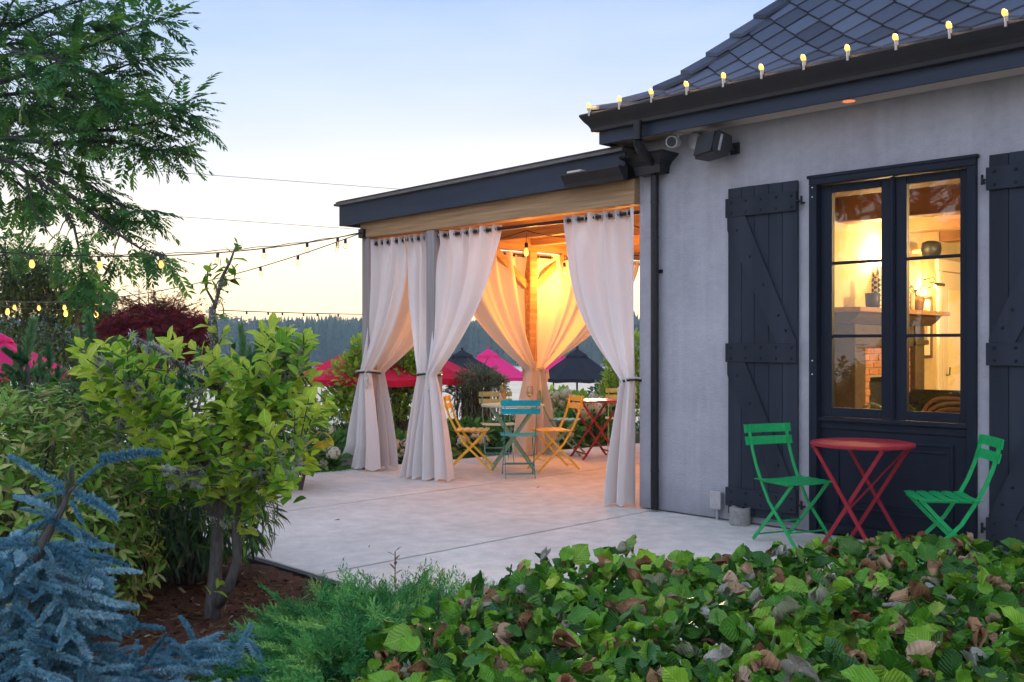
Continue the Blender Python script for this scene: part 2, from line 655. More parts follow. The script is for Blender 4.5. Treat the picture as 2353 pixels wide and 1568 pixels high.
def glass_mat(name, tint=(1, 1, 1), refl=1.0):
    m, n, l, p = new_mat(name)
    n.remove(p)
    t = n.new('ShaderNodeBsdfTransparent')
    t.inputs[0].default_value = (*tint, 1)
    g = n.new('ShaderNodeBsdfGlossy')
    g.inputs['Roughness'].default_value = .012
    fr = n.new('ShaderNodeFresnel')
    fr.inputs[0].default_value = 1.55
    ml = n.new('ShaderNodeMath')
    ml.operation = 'MULTIPLY'
    ml.inputs[1].default_value = refl
    l.new(fr.outputs[0], ml.inputs[0])
    mx = n.new('ShaderNodeMixShader')
    l.new(ml.outputs[0], mx.inputs[0])
    l.new(t.outputs[0], mx.inputs[1])
    l.new(g.outputs[0], mx.inputs[2])
    l.new(mx.outputs[0], n['Material Output'].inputs['Surface'])
    return m
M['glass'] = glass_mat('window_glass', (.95, .96, .94), 1.0)
M['clear'] = glass_mat('clear_glass', (.98, .98, .97), .6)
WARM = (1.0, .58, .22)
M['bulb'] = glow('lit_bulb', (1.0, .50, .10), .10)
M['bulb_dim'] = glow('dim_bulb', (1.0, .70, .38), .075)
# ================================================================== ground, patio, terrain
def build_ground():
    m, n, l, p = new_mat('ground_field')
    tc = n.new('ShaderNodeTexCoord')
    sp = n.new('ShaderNodeSeparateXYZ')
    l.new(tc.outputs['Object'], sp.inputs[0])
    nz = n.new('ShaderNodeTexNoise'); nz.inputs['Scale'].default_value = .5; nz.inputs['Detail'].default_value = 8
    l.new(tc.outputs['Object'], nz.inputs['Vector'])
    n2 = n.new('ShaderNodeTexNoise'); n2.inputs['Scale'].default_value = 14; n2.inputs['Detail'].default_value = 6
    l.new(tc.outputs['Object'], n2.inputs['Vector'])
    straw = ramp(n, [(.3, (.62, .50, .35)), (.7, (.76, .64, .47))])
    l.new(nz.outputs['Fac'], straw.inputs[0])
    soil = ramp(n, [(.35, (.035, .03, .018)), (.55, (.05, .055, .022)), (.7, (.07, .09, .03))])
    l.new(n2.outputs['Fac'], soil.inputs[0])
    mr = n.new('ShaderNodeMapRange')             # planted beds give way to the dry field
    mr.inputs[1].default_value = -12; mr.inputs[2].default_value = -15
    l.new(sp.outputs[0], mr.inputs[0])
    mx = n.new('ShaderNodeMix'); mx.data_type = 'RGBA'
    l.new(mr.outputs[0], mx.inputs[0]); l.new(soil.outputs[0], mx.inputs[6]); l.new(straw.outputs[0], mx.inputs[7])
    l.new(mx.outputs[2], p.inputs['Base Color'])
    p.inputs['Roughness'].default_value = .95
    p.inputs['Specular IOR Level'].default_value = .1
    b = n.new('ShaderNodeBump'); b.inputs['Strength'].default_value = .6; b.inputs['Distance'].default_value = .05
    l.new(n2.outputs['Fac'], b.inputs['Height']); l.new(b.outputs[0], p.inputs['Normal'])
    fs = [-40, -15, -6, 0] + [1.5 * i for i in range(1, 21)] + [34, 40, 50, 65, 85, 110, 140, 175, 225, 260, 300, 350, 410, 470]
    ts = np.linspace(-1, 1, 61)
    mb = MB()
    vs, fc = [], []
    for f in fs:
        half = 34 + .9 * max(f, 0)
        for t in ts:
            q = C(t * half, f, 0)
            vs.append((q.x, q.y, terrain(q.x, q.y)))
    k = len(ts)
    for i in range(len(fs) - 1):
        for j in range(k - 1):
            fc.append((i * k + j, i * k + j + 1, (i + 1) * k + j + 1, (i + 1) * k + j))
    mb.add(vs, fc)
    o = mb.build('ground', m, fix=True, smooth=True)
    tag(o, None, None, None, 'structure')

build_ground()

# patio: slabs laid side by side, joints run into the house (along Y)
def clip_poly(poly, ax, v, keep_less):
    out = []
    for i in range(len(poly)):
        a, b = poly[i], poly[(i + 1) % len(poly)]
        ia = (a[ax] <= v) == keep_less
        ib = (b[ax] <= v) == keep_less
        if ia:
            out.append(a)
        if ia != ib:
            t = (v - a[ax]) / (b[ax] - a[ax])
            out.append((a[0] + (b[0] - a[0]) * t, a[1] + (b[1] - a[1]) * t))
    return out

PATIO = [(-4.15, -1.2), (-3.5, -3.3), (1.5, -3.38), (2.75, -3.0), (3.35, -2.25), (4.3, -1.45), (9, -1.3), (9, 0.06), (0.06, 0.06), (0.06, 6.2), (-3.25, 6.2), (-3.58, 4.0), (-4.03, -.4)]
mb = MB()
mb.prism([(x, y) for x, y in PATIO], 2, -.12, -.014)
patio = mb.build('patio', M['joint'])
tag(patio, None, None, None, 'structure')
cuts = [(-9, -2.013), (-1.987, .137), (.163, 2.3), (2.318, 4.5), (4.518, 9.1)]
for x0, x1 in cuts:
    pl = clip_poly(clip_poly(PATIO, 0, x0, False), 0, x1, True)
    cx = sum(q[0] for q in pl) / len(pl); cy_ = sum(q[1] for q in pl) / len(pl)
    mb = MB()
    top = [(x, y) for x, y in pl]
    # chamfered top edge
    k = len(top)
    inner = [(x + (cx - x) / max(.01, math.hypot(cx - x, cy_ - y)) * .006, y + (cy_ - y) / max(.01, math.hypot(cx - x, cy_ - y)) * .006) for x, y in top]
    vs = [(x, y, -.013) for x, y in top] + [(x, y, -.005) for x, y in top] + [(x, y, 0) for x, y in inner]
    fs = [tuple(range(k))[::-1], tuple(range(2 * k, 3 * k))]
    for i in range(k):
        j = (i + 1) % k
        fs += [(i, j, k + j, k + i), (k + i, k + j, 2 * k + j, 2 * k + i)]
    mb.add(vs, fs)
    mb.build('slab', M['concrete'], patio)
# dark edging strip along the planted bed
mb = MB()
for (xa, xb) in ((-3.49, -2.3), (-2.29, -1.1), (-1.09, .1), (.11, 1.3)):
    ye = -3.3 - .016 * (xa + 3.5) - .008
    mb.box((xa, ye - .05, -.1), (xb, ye, -.004 - .006 * random.random()))
tag(mb.build('patio_edging', M['edging']), None, None, None, 'structure')

def fallen(p, s, rot, c, label):
    mb = MB()
    mb.add([(-s, 0, .004), (0, -.35 * s, .012), (s, 0, .02), (0, .4 * s, .006), (0, 0, .016)], [(0, 1, 4), (1, 2, 4), (2, 3, 4), (3, 0, 4)])
    o = mb.build('fallen_leaf', c)
    o.location = (p.x, p.y, .001)
    o.rotation_euler = (0, 0, rot)
    tag(o, label, 'leaf', 'dead leaves on the patio')
M['dead'] = surf('dead_leaf_on_slab', (.08, .05, .03), (.16, .10, .06), 30, .8)
fallen(G(775, 1198), .035, .4, M['dead'], 'small dead leaf lying on the middle patio slab, nearest to the mulch bed')
fallen(G(1236, 1123), .028, 1.4, M['dead'], 'small dead leaf lying on the patio in front of the turquoise chair')
fallen(G(848, 1260), .016, 2.0, M['dead'], 'tiny dark crumb of leaf on the slab near the long front joint')

# bark mulch bed
def mulch_bed():
    nx, ny = 140, 110
    vs, fc = [], []
    for j in range(ny):
        for i in range(nx):
            r = -4.8 + 8.4 * i / (nx - 1)
            f = 1.2 + 8.0 * j / (ny - 1)
            q = C(r, f, 0)
            z = -.035 + .03 * noise.noise(Vector((q.x * 1.3, q.y * 1.3, 0))) + .02 * noise.noise(Vector((q.x * 9, q.y * 9, 3)))
            if q.x < -5:
                z += terrain(q.x, q.y) + .05
            if inside(PATIO, q.x, q.y):
                z = -.2
            vs.append((q.x, q.y, z))
    for j in range(ny - 1):
        for i in range(nx - 1):
            a = j * nx + i
            fc.append((a, a + 1, a + nx + 1, a + nx))
    mb = MB(); mb.add(vs, fc)
    o = mb.build('mulch_bed', M['mulch'], smooth=True)
    tag(o, None, None, None, 'structure')
    # loose chips
    N = 5200
    V, T, tint = [], [], []
    k = 0
    while k < N:
        r = RNG.uniform(-3.0, .3); f = RNG.uniform(3.0, 7.4)
        q = C(r, f, 0)
        if q.y > -3.52:
            continue
        z = -.035 + .03 * noise.noise(Vector((q.x * 1.3, q.y * 1.3, 0))) + .02 * noise.noise(Vector((q.x * 9, q.y * 9, 3)))
        L = RNG.uniform(.008, .03); w = L * RNG.uniform(.2, .45)
        a = RNG.uniform(0, 2 * PI); tl = RNG.uniform(-.5, .5); t2 = RNG.uniform(-.5, .5)
        ux, uy = math.cos(a), math.sin(a)
        b = len(V)
        for su, sw in ((-1, -1), (1, -.6), (.9, 1), (-1, .7)):
            V.append((q.x + ux * su * L - uy * sw * w, q.y + uy * su * L + ux * sw * w, z + .008 + su * L * tl + sw * w * t2))
        T += [(b, b + 1, b + 2), (b, b + 2, b + 3)]
        tint += [RNG.uniform()] * 4
        k += 1
    m = leaf_mat('wood_chip', [(0, (.035, .016, .009)), (.6, (.10, .05, .028)), (.9, (.17, .10, .06)), (1, (.33, .24, .17))], 0, .9, .1)
    me = np_mesh('wood_chips', V, T, [m], None, tint)
    tag(obj_from('wood_chips', me), None, None, None, 'stuff')
mulch_bed()

# ================================================================== house
house = thing('house', 'grey stucco house with diamond shingle roof, dark shutters and lit window', 'house')
WZ = 3.125                                    # wall top / soffit level
OX0, OX1, OZ = 1.59, 2.79, 2.636              # opening of the window unit
mb = MB()
mb.box((0, 0, .012), (OX0, .2, WZ + .06))
mb.box((OX1, 0, .012), (9, .2, WZ + .06))
mb.box((OX0, 0, OZ), (OX1, .2, WZ + .06))
mb.box((0, .2, .012), (.2, 9, WZ + .06))
mb.box((8.8, .2, .012), (9, 9, WZ + .06))
mb.box((.2, 8.8, .012), (8.8, 9, WZ + .06))
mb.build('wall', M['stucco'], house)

# roof surface: bell-cast hip
QS, ZS, SS = [0.0], [0.0], [0.0]
while QS[-1] < 3.2:
    q = QS[-1]
    sl = .33 + (1.13 - .33) * sstep((q - .05) / .75)
    dq = .02
    QS.append(q + dq); ZS.append(ZS[-1] + sl * dq); SS.append(SS[-1] + dq * math.hypot(1, sl))
EX, EY, EZ = -.26, -.36, 3.345               # eave corner
def roof_q(s):
    return float(np.interp(s, SS, QS)), float(np.interp(s, SS, ZS))
def roof_pt(u, s, side=0, lift=0.0):
    """u along the eave, s up the slope; side 0 faces the camera, side 1 is round the corner"""
    q, z = roof_q(s)
    q2, z2 = roof_q(s + .01)
    t = Vector((q2 - q, z2 - z)).normalized()
    if side == 0:
        return Vector((u, EY + q - t.y * lift, EZ + z + t.x * lift))
    return Vector((EX + q - t.y * lift, u, EZ + z + t.x * lift))
SMAX = SS[-1]
mb = MB()
svals = np.linspace(0, SMAX - .03, 40)
for side, (ea, eo, far) in enumerate(((EX, EY, 9.4), (EY, EX, 9.4))):
    vs, fc = [], []
    for s in svals:
        q, z = roof_q(s)
        for u in (ea + q, far):
            vs.append(roof_pt(u, s, side, -.012))
    for i in range(len(svals) - 1):
        a = 2 * i
        fc.append((a, a + 1, a + 3, a + 2))
    mb.add(vs, fc)
q, z = roof_q(SMAX - .03)
mb.add([(EX + q, EY + q, EZ + z - .012), (9.4, EY + q, EZ + z - .012), (9.4, 9.4, EZ + z - .012), (EX + q, 9.4, EZ + z - .012)], [(0, 1, 2, 3)])
roof = mb.build('roof', M['shingle'], house, fix=True)

HW = .152                                    # half diagonal of a shingle
def shingle_poly(u, s):
    return [(u, s - HW * .965), (u + HW * .965, s), (u, s + HW * .965), (u - HW * .965, s)]

def clip_hip(poly, e0):
    """keep u >= e0 + q(s)"""
    def g(p):
        return p[0] - (e0 + roof_q(max(0, p[1]))[0])
    out = []
    for i in range(len(poly)):
        a, b = poly[i], poly[(i + 1) % len(poly)]
        ga, gb = g(a), g(b)
        if ga >= 0:
            out.append(a)
        if (ga >= 0) != (gb >= 0):
            t = ga / (ga - gb)
            out.append((a[0] + (b[0] - a[0]) * t, a[1] + (b[1] - a[1]) * t))
    return out

def clip_s0(poly):
    out = []
    for i in range(len(poly)):
        a, b = poly[i], poly[(i + 1) % len(poly)]
        if a[1] >= 0:
            out.append(a)
        if (a[1] >= 0) != (b[1] >= 0):
            t = (0 - a[1]) / (b[1] - a[1])
            out.append((a[0] + (b[0] - a[0]) * t, 0.0))
    return out

def shingle_geo(poly, s0, side, jit):
    k = len(poly)
    top, bot = [], []
    for (u, s) in poly:
        fr = (s - (s0 - HW)) / (2 * HW)      # 0 at the lower tip, 1 at the upper
        lift = .024 * (1 - fr) + .003 + jit
        top.append(roof_pt(u, s, side, lift))
        bot.append(roof_pt(u, s, side, -.004))
    cu = sum(p[0] for p in poly) / k; cs = sum(p[1] for p in poly) / k
    fr = (cs - (s0 - HW)) / (2 * HW)
    top.append(roof_pt(cu, cs, side, .020 * (1 - fr) + .004 + jit))
    vs = top + bot
    fs = [(i, (i + 1) % k, k) for i in range(k)]
    for i in range(k):
        j = (i + 1) % k
        fs.append((i, k + 1 + i, k + 1 + j, j))
    return vs, fs
cand, rest = [], MB()
for side, (e0, umax) in enumerate(((EX, 9.2), (EY, 7.0))):
    row = 0
    while row * HW < SMAX - .3:
        s0 = row * HW
        u = e0 - HW + (row % 2) * HW
        while u < umax:
            poly = clip_s0(clip_hip(shingle_poly(u, s0), e0))
            if len(poly) >= 3:
                g = shingle_geo(poly, s0, side, random.uniform(-.001, .002))
                if side == 0 and row > 0:
                    p = roof_pt(u, s0, 0, 0)
                    r, f = plan(p)
                    px, py = 1176.5 + r / f * FPX, 795 - (p.z - CAM.z) / f * FPX
                    if px < 2390 and py > -30:
                        cand.append(g)
                        u += 2 * HW
                        continue
                rest.add(*g)
            u += 2 * HW
        row += 1
for g in cand[300:]:
    rest.add(*g)
for vs, fs in cand[:300]:
    b = MB(); b.add(vs, fs)
    b.build('shingle', M['shingle'], roof, fix=True)
rest.build('shingle_field', M['shingle'], roof, kind='stuff')
# hip cap pieces, lapped up the hip
s = .0
while s < SMAX - .35:
    b = MB()
    vs = []
    for (sv, lf) in ((s, .062), (s + .27, .016)):
        q, z = roof_q(sv)
        p = Vector((EX + q, EY + q, EZ + z))
        w = .125
        pz0 = roof_pt(EX + q + w, sv - .0, 0, lf)
        pz1 = roof_pt(EY + q + w, sv - .0, 1, lf)
        top = p + Vector((-.012, -.012, lf + .018))
        vs += [pz0, top, pz1, pz0 - Vector((0, 0, .03)), top - Vector((0, 0, .035)), pz1 - Vector((0, 0, .03))]
    fs = [(0, 1, 7, 6), (1, 2, 8, 7), (0, 3, 4, 1), (1, 4, 5, 2), (0, 6, 9, 3), (2, 5, 11, 8), (3, 9, 10, 4), (4, 10, 11, 5), (6, 7, 10, 9), (7, 8, 11, 10)]
    b.add(vs, fs)
    b.build('hip_cap', M['shingle'], roof)
    s += .215

# eaves: fascia, soffit boards, ogee gutter with a mitred corner
FX, FY = -.20, -.30                          # outer face of the fascia
mb = MB()
mb.box((FX, FY, 3.10), (9.2, FY + .022, 3.33))
mb.box((FX, FY + .022, 3.10), (FX + .022, 9.2, 3.33))
mb.build('fascia', M['fascia'], house)
for i in range(3):
    y0 = FY + .024 + i * .0925
    mb = MB(); mb.box((FX + .024 + .0 * i, y0, WZ - .002), (9.2, y0 + .0885, WZ + .012)); mb.build('soffit_board', M['soffit'], house)
for i in range(2):
    x0 = FX + .024 + i * .0905
    mb = MB(); mb.box((x0, .004, WZ - .004), (x0 + .0865, 9.2, WZ + .010)); mb.build('soffit_board', M['soffit'], house)
prof = [(0, 3.352), (.118, 3.352), (.122, 3.338), (.112, 3.318), (.092, 3.288), (.066, 3.258), (.052, 3.232), (.048, 3.205), (0, 3.200)]
mb = MB()
vs, fc = [], []
k = len(prof)
for d, z in prof:
    vs.append((9.3, FY - .001 - d, z))
for d, z in prof:
    vs.append((FX - .001 - d, FY - .001 - d, z))
for d, z in prof:
    vs.append((FX - .001 - d, 9.3, z))
for seg in range(2):
    for i in range(k - 1):
        a, b = seg * k + i, (seg + 1) * k + i
        fc.append((a, b, b + 1, a + 1))
mb.add(vs, fc)
gutter = mb.build('gutter', M['gutter'], house)

# pipe from the gutter, ribbed elbow, leader head, downspout
mb = MB()
mb.tube([(.27, -.375, 3.215), (.27, -.375, 3.06)], .036, 12)
mb.tube([(.27, -.375, 3.16), (.27, -.375, 3.148)], .040, 12)
mb.build('outlet_pipe', M['black_metal'], house, smooth=False)
mb = MB()
a = Vector((.27, -.375, 3.06)); b = Vector((.26, -.355, 2.99)); c = Vector((.24, -.20, 2.93)); d = Vector((.235, -.12, 2.915))
pts, rr = [], []
for i in range(41):
    t = i / 40
    p = a * (1 - t) ** 3 + b * 3 * t * (1 - t) ** 2 + c * 3 * t * t * (1 - t) + d * t ** 3
    pts.append(p); rr.append(.037 + (.005 if (i % 3 == 0 and 6 < i < 30) else 0))
mb.tube(pts, rr, 14)
mb.build('elbow', M['black_metal'], house)
mb = MB()
rings = []
for (z, w0, w1, dep) in ((2.985, -.05, .41, .235), (2.965, -.04, .40, .225), (2.925, .02, .345, .17), (2.89, .045, .32, .145), (2.825, .06, .31, .135)):
    rings.append([(w0, -dep, z), (w1, -dep, z), (w1, -.004, z), (w0, -.004, z)])
vs = [p for rg in rings for p in rg]
fc = []
for i in range(len(rings) - 1):
    for q_ in range(4):
        q2 = (q_ + 1) % 4
        fc.append((i * 4 + q_, i * 4 + q2, (i + 1) * 4 + q2, (i + 1) * 4 + q_))
fc.append((16, 17, 18, 19))
mb.add(vs, fc)
mb.build('leader_head', M['black_metal'], house)
mb = MB()
mb.tube([(.20, -.055, 2.815), (.20, -.055, .02)], .034, 14)
for z in (2.60, 2.30, .35):
    mb.tube([(.20, -.055, z), (.20, -.055, z - .012)], .038, 14)
mb.box((.155, -.02, 2.0), (.245, .001, 2.03))
ds = mb.build('downspout', M['black_metal'], house)

# recessed light in the soffit, off, a faint orange glow put into its lens
mb = MB(); c0 = W(2014, 213, 6.93)
mb.lathe([(.055, 0), (.055, -.004), (.044, -.006)], 24, (1.97, -.155, WZ - .0025))
rl = mb.build('recessed_light', M['soffit'], house)
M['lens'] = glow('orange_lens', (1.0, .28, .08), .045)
mb = MB(); mb.lathe([(.043, -.0062), (.043, -.0085), (.02, -.010)], 24, (1.97, -.155, WZ - .0025))
mb.build('lens', M['lens'], rl)

# ---- window unit: casing, two sashes, muntins, panes, panelled apron
win = thing('window', None, None, (OX0, 0, 0), None, house)
mb = MB()
mb.bbox((OX0 + .001, -.028, 2.578), (OX1 - .001, .10, OZ - .001))      # head casing
mb.bbox((OX0 - .012, -.036, 2.626), (OX1 + .012, .02, OZ + .014), .003)
mb.bbox((OX0 + .001, -.026, .02), (OX0 + .062, .10, 2.577))
mb.bbox((OX1 - .062, -.026, .02), (OX1 - .001, .10, 2.577))
mb.build('frame', M['dark_paint'], win)
mb = MB()
mb.bbox((OX0 + .063, .0, .838), (OX1 - .063, .10, .866), .003)
mb.build('sill', M['dark_paint'], win)
mb = MB(); mb.bbox((OX0 + .063, -.012, .02), (OX1 - .063, .10, .085))
mb.build('threshold', M['dark_paint'], win)
SX = [(1.655, 2.19), (2.222, 2.725)]
for (a_, b_) in SX:
    mb = MB()
    g0, g1 = a_ + .088, b_ - .072
    if a_ > 2:
        g0, g1 = a_ + .078, b_ - .062
    mb.bbox((a_, .035, .87), (g0, .085, 2.574))
    mb.bbox((g1, .035, .87), (b_, .085, 2.574))
    mb.bbox((g0 + .0005, .037, .87), (g1 - .0005, .083, .937))
    mb.bbox((g0 + .0005, .037, 2.515), (g1 - .0005, .083, 2.574))
    sash = mb.build('sash', M['dark_paint'], win)
    zz = [.938, 1.449, 1.473, 1.985, 2.009, 2.514]
    for z0, z1 in ((1.450, 1.472), (1.986, 2.008)):
        mb = MB(); mb.bbox((g0 + .0006, .044, z0), (g1 - .0006, .078, z1), .004); mb.build('muntin', M['dark_paint'], win)
    for z0, z1 in ((.9375, 1.4495), (1.4725, 1.9855), (2.0085, 2.5145)):
        mb = MB(); mb.box((g0, .058, z0), (g1, .063, z1)); mb.build('pane', M['glass'], win)
mb = MB()
mb.bbox((2.1905, .020, .868), (2.2215, .09, 2.5755), .004)
mb.bbox((2.197, .008, .868), (2.215, .0195, 2.5755), .003)
mb.build('mullion', M['dark_paint'], win)
mb = MB()
mb.box((OX0 + .063, .045, .086), (OX1 - .063, .09, .837))
ap = mb.build('apron_panel', M['dark_paint'], win)
mb = MB()
x0, x1, z0, z1 = 1.80, 2.60, .22, .70
for (a, b) in (((x0, .030, z1), (x1, .0445, z1 + .022)), ((x0, .030, z0 - .022), (x1, .0445, z0)),
               ((x0 - .022, .030, z0 - .022), (x0 - .0005, .0445, z1 + .022)), ((x1 + .0005, .030, z0 - .022), (x1 + .022, .0445, z1 + .022)),
               ((x0 + .03, .036, z1 - .05), (x1 - .03, .0445, z1 - .036)), ((x0 + .03, .036, z0 + .036), (x1 - .03, .0445, z0 + .05))):
    mb.bbox(a, b, .004)
mb.bbox((OX0 + .063, .030, .78), (OX1 - .063, .0445, .837), .004)
mb.build('panel_moulding', M['dark_paint'], win)
mb = MB()
for z in (2.56, 2.49, 1.28, 1.18):
    mb.lathe([(.006, 0), (.004, .004)], 8, (0, 0, 0))
    n_ = len(mb.v)
    for i in range(n_ - 16, n_):
        x, y, zc = mb.v[i]
        mb.v[i] = (OX0 + .03 + x, -.0265 - zc, z + y)
mb.build('screw_cap', M['white_plastic'], win)

# ---- board-and-batten shutters
def stud(mb, x, z, y):
    prof = [(.011, 0), (.010, .004), (.006, .007)]
    n = 7
    vs, fs = [], []
    for r, h in prof:
        for k in range(n):
            a = 2 * PI * k / n
            vs.append((x + r * math.cos(a), y - h, z + r * math.sin(a)))
    for i in range(2):
        for k in range(n):
            k2 = (k + 1) % n
            fs.append((i * n + k, i * n + k2, (i + 1) * n + k2, (i + 1) * n + k))
    fs.append(tuple(range(2 * n, 3 * n)))
    mb.add(vs, fs)

def shutter(x0, x1, flip):
    yb = -.034
    root = thing('shutter', None, None, (x0, yb, 0), None, house)
    n = 5
    ws = [.20, .19, .21, .19, .21]
    x = x0
    for i in range(n):
        w = (x1 - x0) * ws[i]
        mb = MB(); mb.bbox((x + .0012, yb, .066), (x + w - .0012, yb + .024, 2.632 - random.uniform(0, .004)), .003)
        mb.build('board', M['shutter'], root)
        x += w
    yf = yb - .022
    st = MB()
    for z0, z1 in ((.131, .276), (1.262, 1.410), (2.400, 2.548)):
        mb = MB(); mb.bbox((x0 - .012, yf, z0), (x1 + .0, yb - .0005, z1), .003); mb.build('batten', M['shutter'], root)
        for i in range(5):
            xx = x0 + .04 + (x1 - x0 - .08) * i / 4
            stud(st, xx, z1 - .032, yf)
            stud(st, xx, z0 + .032, yf)
    for z0, z1 in ((.277, 1.261), (1.411, 2.399)):
        w = .16
        a, b = x0 + .006, x1 - .006
        poly = [(a, z1), (a + w, z1), (b, z0 + .02), (b, z0), (b - w, z0), (a, z1 - .10)]
        if flip:
            poly = [(x0 + x1 - px, pz) for px, pz in poly]
        mb = MB(); mb.prism(poly, 1, yf + .002, yb - .0005); mb.build('brace', M['shutter'], root)
        for t in (.06, .3, .55, .82, .95):
            xx = a + .06 + (b - a - .12) * t
            zz = z1 - .05 - (z1 - z0 - .10) * t
            if flip:
                xx = x0 + x1 - xx
            stud(st, xx, zz, yf + .002)
    st.build('stud', M['studs'], root)
    hx = x1 + .008 if not flip else x0 - .008
    sg = 1 if not flip else -1
    for z in (.20, 2.47):
        mb = MB()
        mb.tube([(hx - sg * .02, yf + .01, z), (hx + sg * .03, yf + .01, z)], .008, 8)
        mb.tube([(hx + sg * .03, yf + .01, z - .03), (hx + sg * .03, yf + .01, z + .035)], .009, 8)
        mb.tube([(hx + sg * .03, yf + .01, z - .012), (hx + sg * .03, .0, z - .012)], .007, 8)
        mb.build('hinge', M['studs'], root)
shutter(.900, 1.505, False)
shutter(2.872, 3.48, True)

# ---- things on the wall
cam_t = thing('security_camera', 'small white bullet security camera under the eave above the downspout', 'camera', (.62, -.1, 3.12))
def oriented(mb, start, a, b):
    """turn everything added since 'start' from the z axis onto a->b"""
    a, b = Vector(a), Vector(b)
    q = (b - a).to_track_quat('Z', 'Y')
    for i in range(start, len(mb.v)):
        mb.v[i] = tuple(a + q @ Vector(mb.v[i]))
cp = Vector((.47, -.17, 3.045)); cd = (CAM + Vector((-1.7, -.6, .2)) - cp).normalized()
mb = MB(); mb.lathe([(.030, -.13), (.044, -.11), (.048, .03), (.047, .055), (.040, .06)], 24); oriented(mb, 0, cp, cp + cd); mb.build('body', M['white_plastic'], cam_t, smooth=False)
mb = MB(); mb.lathe([(.040, .0602), (.039, .064), (.026, .0645), (.012, .0635)], 24); oriented(mb, 0, cp, cp + cd); mb.build('lens', M['black_plastic'], cam_t)
mb = MB(); mb.lathe([(.040, 0), (.040, -.012), (.014, -.018), (.013, -.05)], 16, (.49, -.13, 3.121)); mb.build('mount', M['white_plastic'], cam_t)
mb = MB(); mb.lathe([(.065, -.0), (.065, -.06), (.04, -.064)], 20); oriented(mb, 0, (.60, -.001, 3.05), (.60, 1, 3.05)); mb.build('junction_box', M['steel'], cam_t)

spk = thing('loudspeaker', 'black outdoor loudspeaker bracketed to the stucco wall below the eave', 'speaker', (1.02, -.13, 2.97))
q = Matrix.Translation((.86, -.155, 2.945)) @ Matrix.Rotation(math.radians(-24), 4, 'Z') @ Matrix.Rotation(math.radians(-14), 4, 'X')
def rot_build(mb, name, m, parent, mat4):
    mb.v = [tuple(mat4 @ Vector(p)) for p in mb.v]
    return mb.build(name, m, parent)
mb = MB()
pf = [(-.075, -.095), (.05, -.075), (.07, 0), (.05, .085), (-.075, .095), (-.095, .05), (-.10, 0), (-.095, -.05)]
mb.prism(pf, 0, -.135, .135)
rot_build(mb, 'cabinet', M['black_plastic'], spk, q)
mb = MB(); mb.bbox((-.125, -.106, -.082), (.125, -.101, .082), .002); rot_build(mb, 'grille', surf('speaker_grille', (.02, .022, .027), (.035, .037, .042), 300, .6, bump=.6, bscale=500), spk, q)
mb = MB(); mb.bbox((-.10, -.09, .0952), (.10, -.05, .099), .001); rot_build(mb, 'top_plate', M['steel'], spk, q)
mb = MB(); mb.bbox((.1355, -.05, -.06), (.139, -.03, .07), .001); rot_build(mb, 'side_bracket', M['steel'], spk, q)
mb = MB(); mb.tube([(.89, -.12, 2.945), (.95, -.04, 2.945), (.95, .0, 2.945)], .02, 8); mb.bbox((.91, -.02, 2.90), (.99, -.0005, 2.99), .003); mb.build('bracket', M['black_plastic'], spk)

ob = thing('outlet_box', 'grey metal outdoor outlet box on a short conduit at the wall foot', 'outlet', (.80, -.03, .08))
mb = MB(); mb.bbox((.755, -.055, .085), (.845, -.001, .225), .006); mb.build('box', M['steel'], ob)
mb = MB(); mb.bbox((.750, -.066, .09), (.850, -.0555, .232), .004); mb.build('cover', M['steel'], ob)
mb = MB(); mb.tube([(.80, -.03, .001), (.80, -.03, .0848)], .012, 10); mb.build('conduit', M['steel'], ob)

pc = G(1700, 1206)
mb = MB(); mb.lathe([(.076, .001), (.080, .01), (.081, .128), (.074, .138), (.05, .130), (.045, .11)], 28, (pc.x, pc.y, 0))
tag(mb.build('concrete_pot', M['concrete_rough'], None), 'short rough concrete cylinder standing against the wall by the shutter', 'pot')

# string of warm bulbs clipped on the gutter
ls = thing('eave_light_string', 'string of lit warm bulbs clipped along the roof gutter', 'string lights', (2, -.42, 3.36))
BX = [1355, 1424, 1498, 1579, 1663, 1751, 1848, 1949, 2060, 2183, 2312, 2450, 2600]
gy = FY - .118
pts = []
bulb_me = socket_me = None
for i, bx in enumerate(BX):
    t = (bx - 1176.5) / FPX
    f = (gy - CAM.y) / S45 / (1 + t)
    x = CAM.x + S45 * f * (t - 1)
    pts.append(Vector((x, gy + .03, 3.362)))
    if bulb_me is None:
        b = MB(); b.lathe([(.009, 0), (.016, .012), (.0205, .028), (.018, .042), (.010, .056), (.003, .062)], 14); bulb_me = b.mesh('light_bulb', M['bulb'], True); recalc(bulb_me)
        b = MB(); b.lathe([(.012, -.03), (.013, .004)], 10); b.box((-.007, -.012, -.062), (.007, -.004, -.0305)); socket_me = b.mesh('socket', surf('clip_plastic', (.5, .45, .38), None, 8, .4)); recalc(socket_me)
    tilt = Matrix.Rotation(random.uniform(-.15, .15) - .35, 4, 'Y') @ Matrix.Rotation(random.uniform(.1, .4), 4, 'X')
    ro = Matrix.Translation((x, gy + .008, 3.385)) @ tilt @ Matrix.Scale(.9, 4)
    s_ = obj_from('light_socket', socket_me, ls, Matrix.Translation((x, gy - .001, 3.385)))
    o = obj_from('light_bulb', bulb_me, ls, ro)
    if bx < 2400:
        lamp('bulb_light', (x - .0, gy + .0, 3.43), .12, WARM, ls, .02)
mb = MB()
path = []
for a, b in zip(pts[:-1], pts[1:]):
    for k in range(6):
        t = k / 6
        path.append(a.lerp(b, t) + Vector((0, .02 * math.sin(PI * t), -.006 * math.sin(PI * t))))
path.append(pts[-1])
mb.tube(path, .0035, 5)
mb.build('cable', M['cable'], ls)
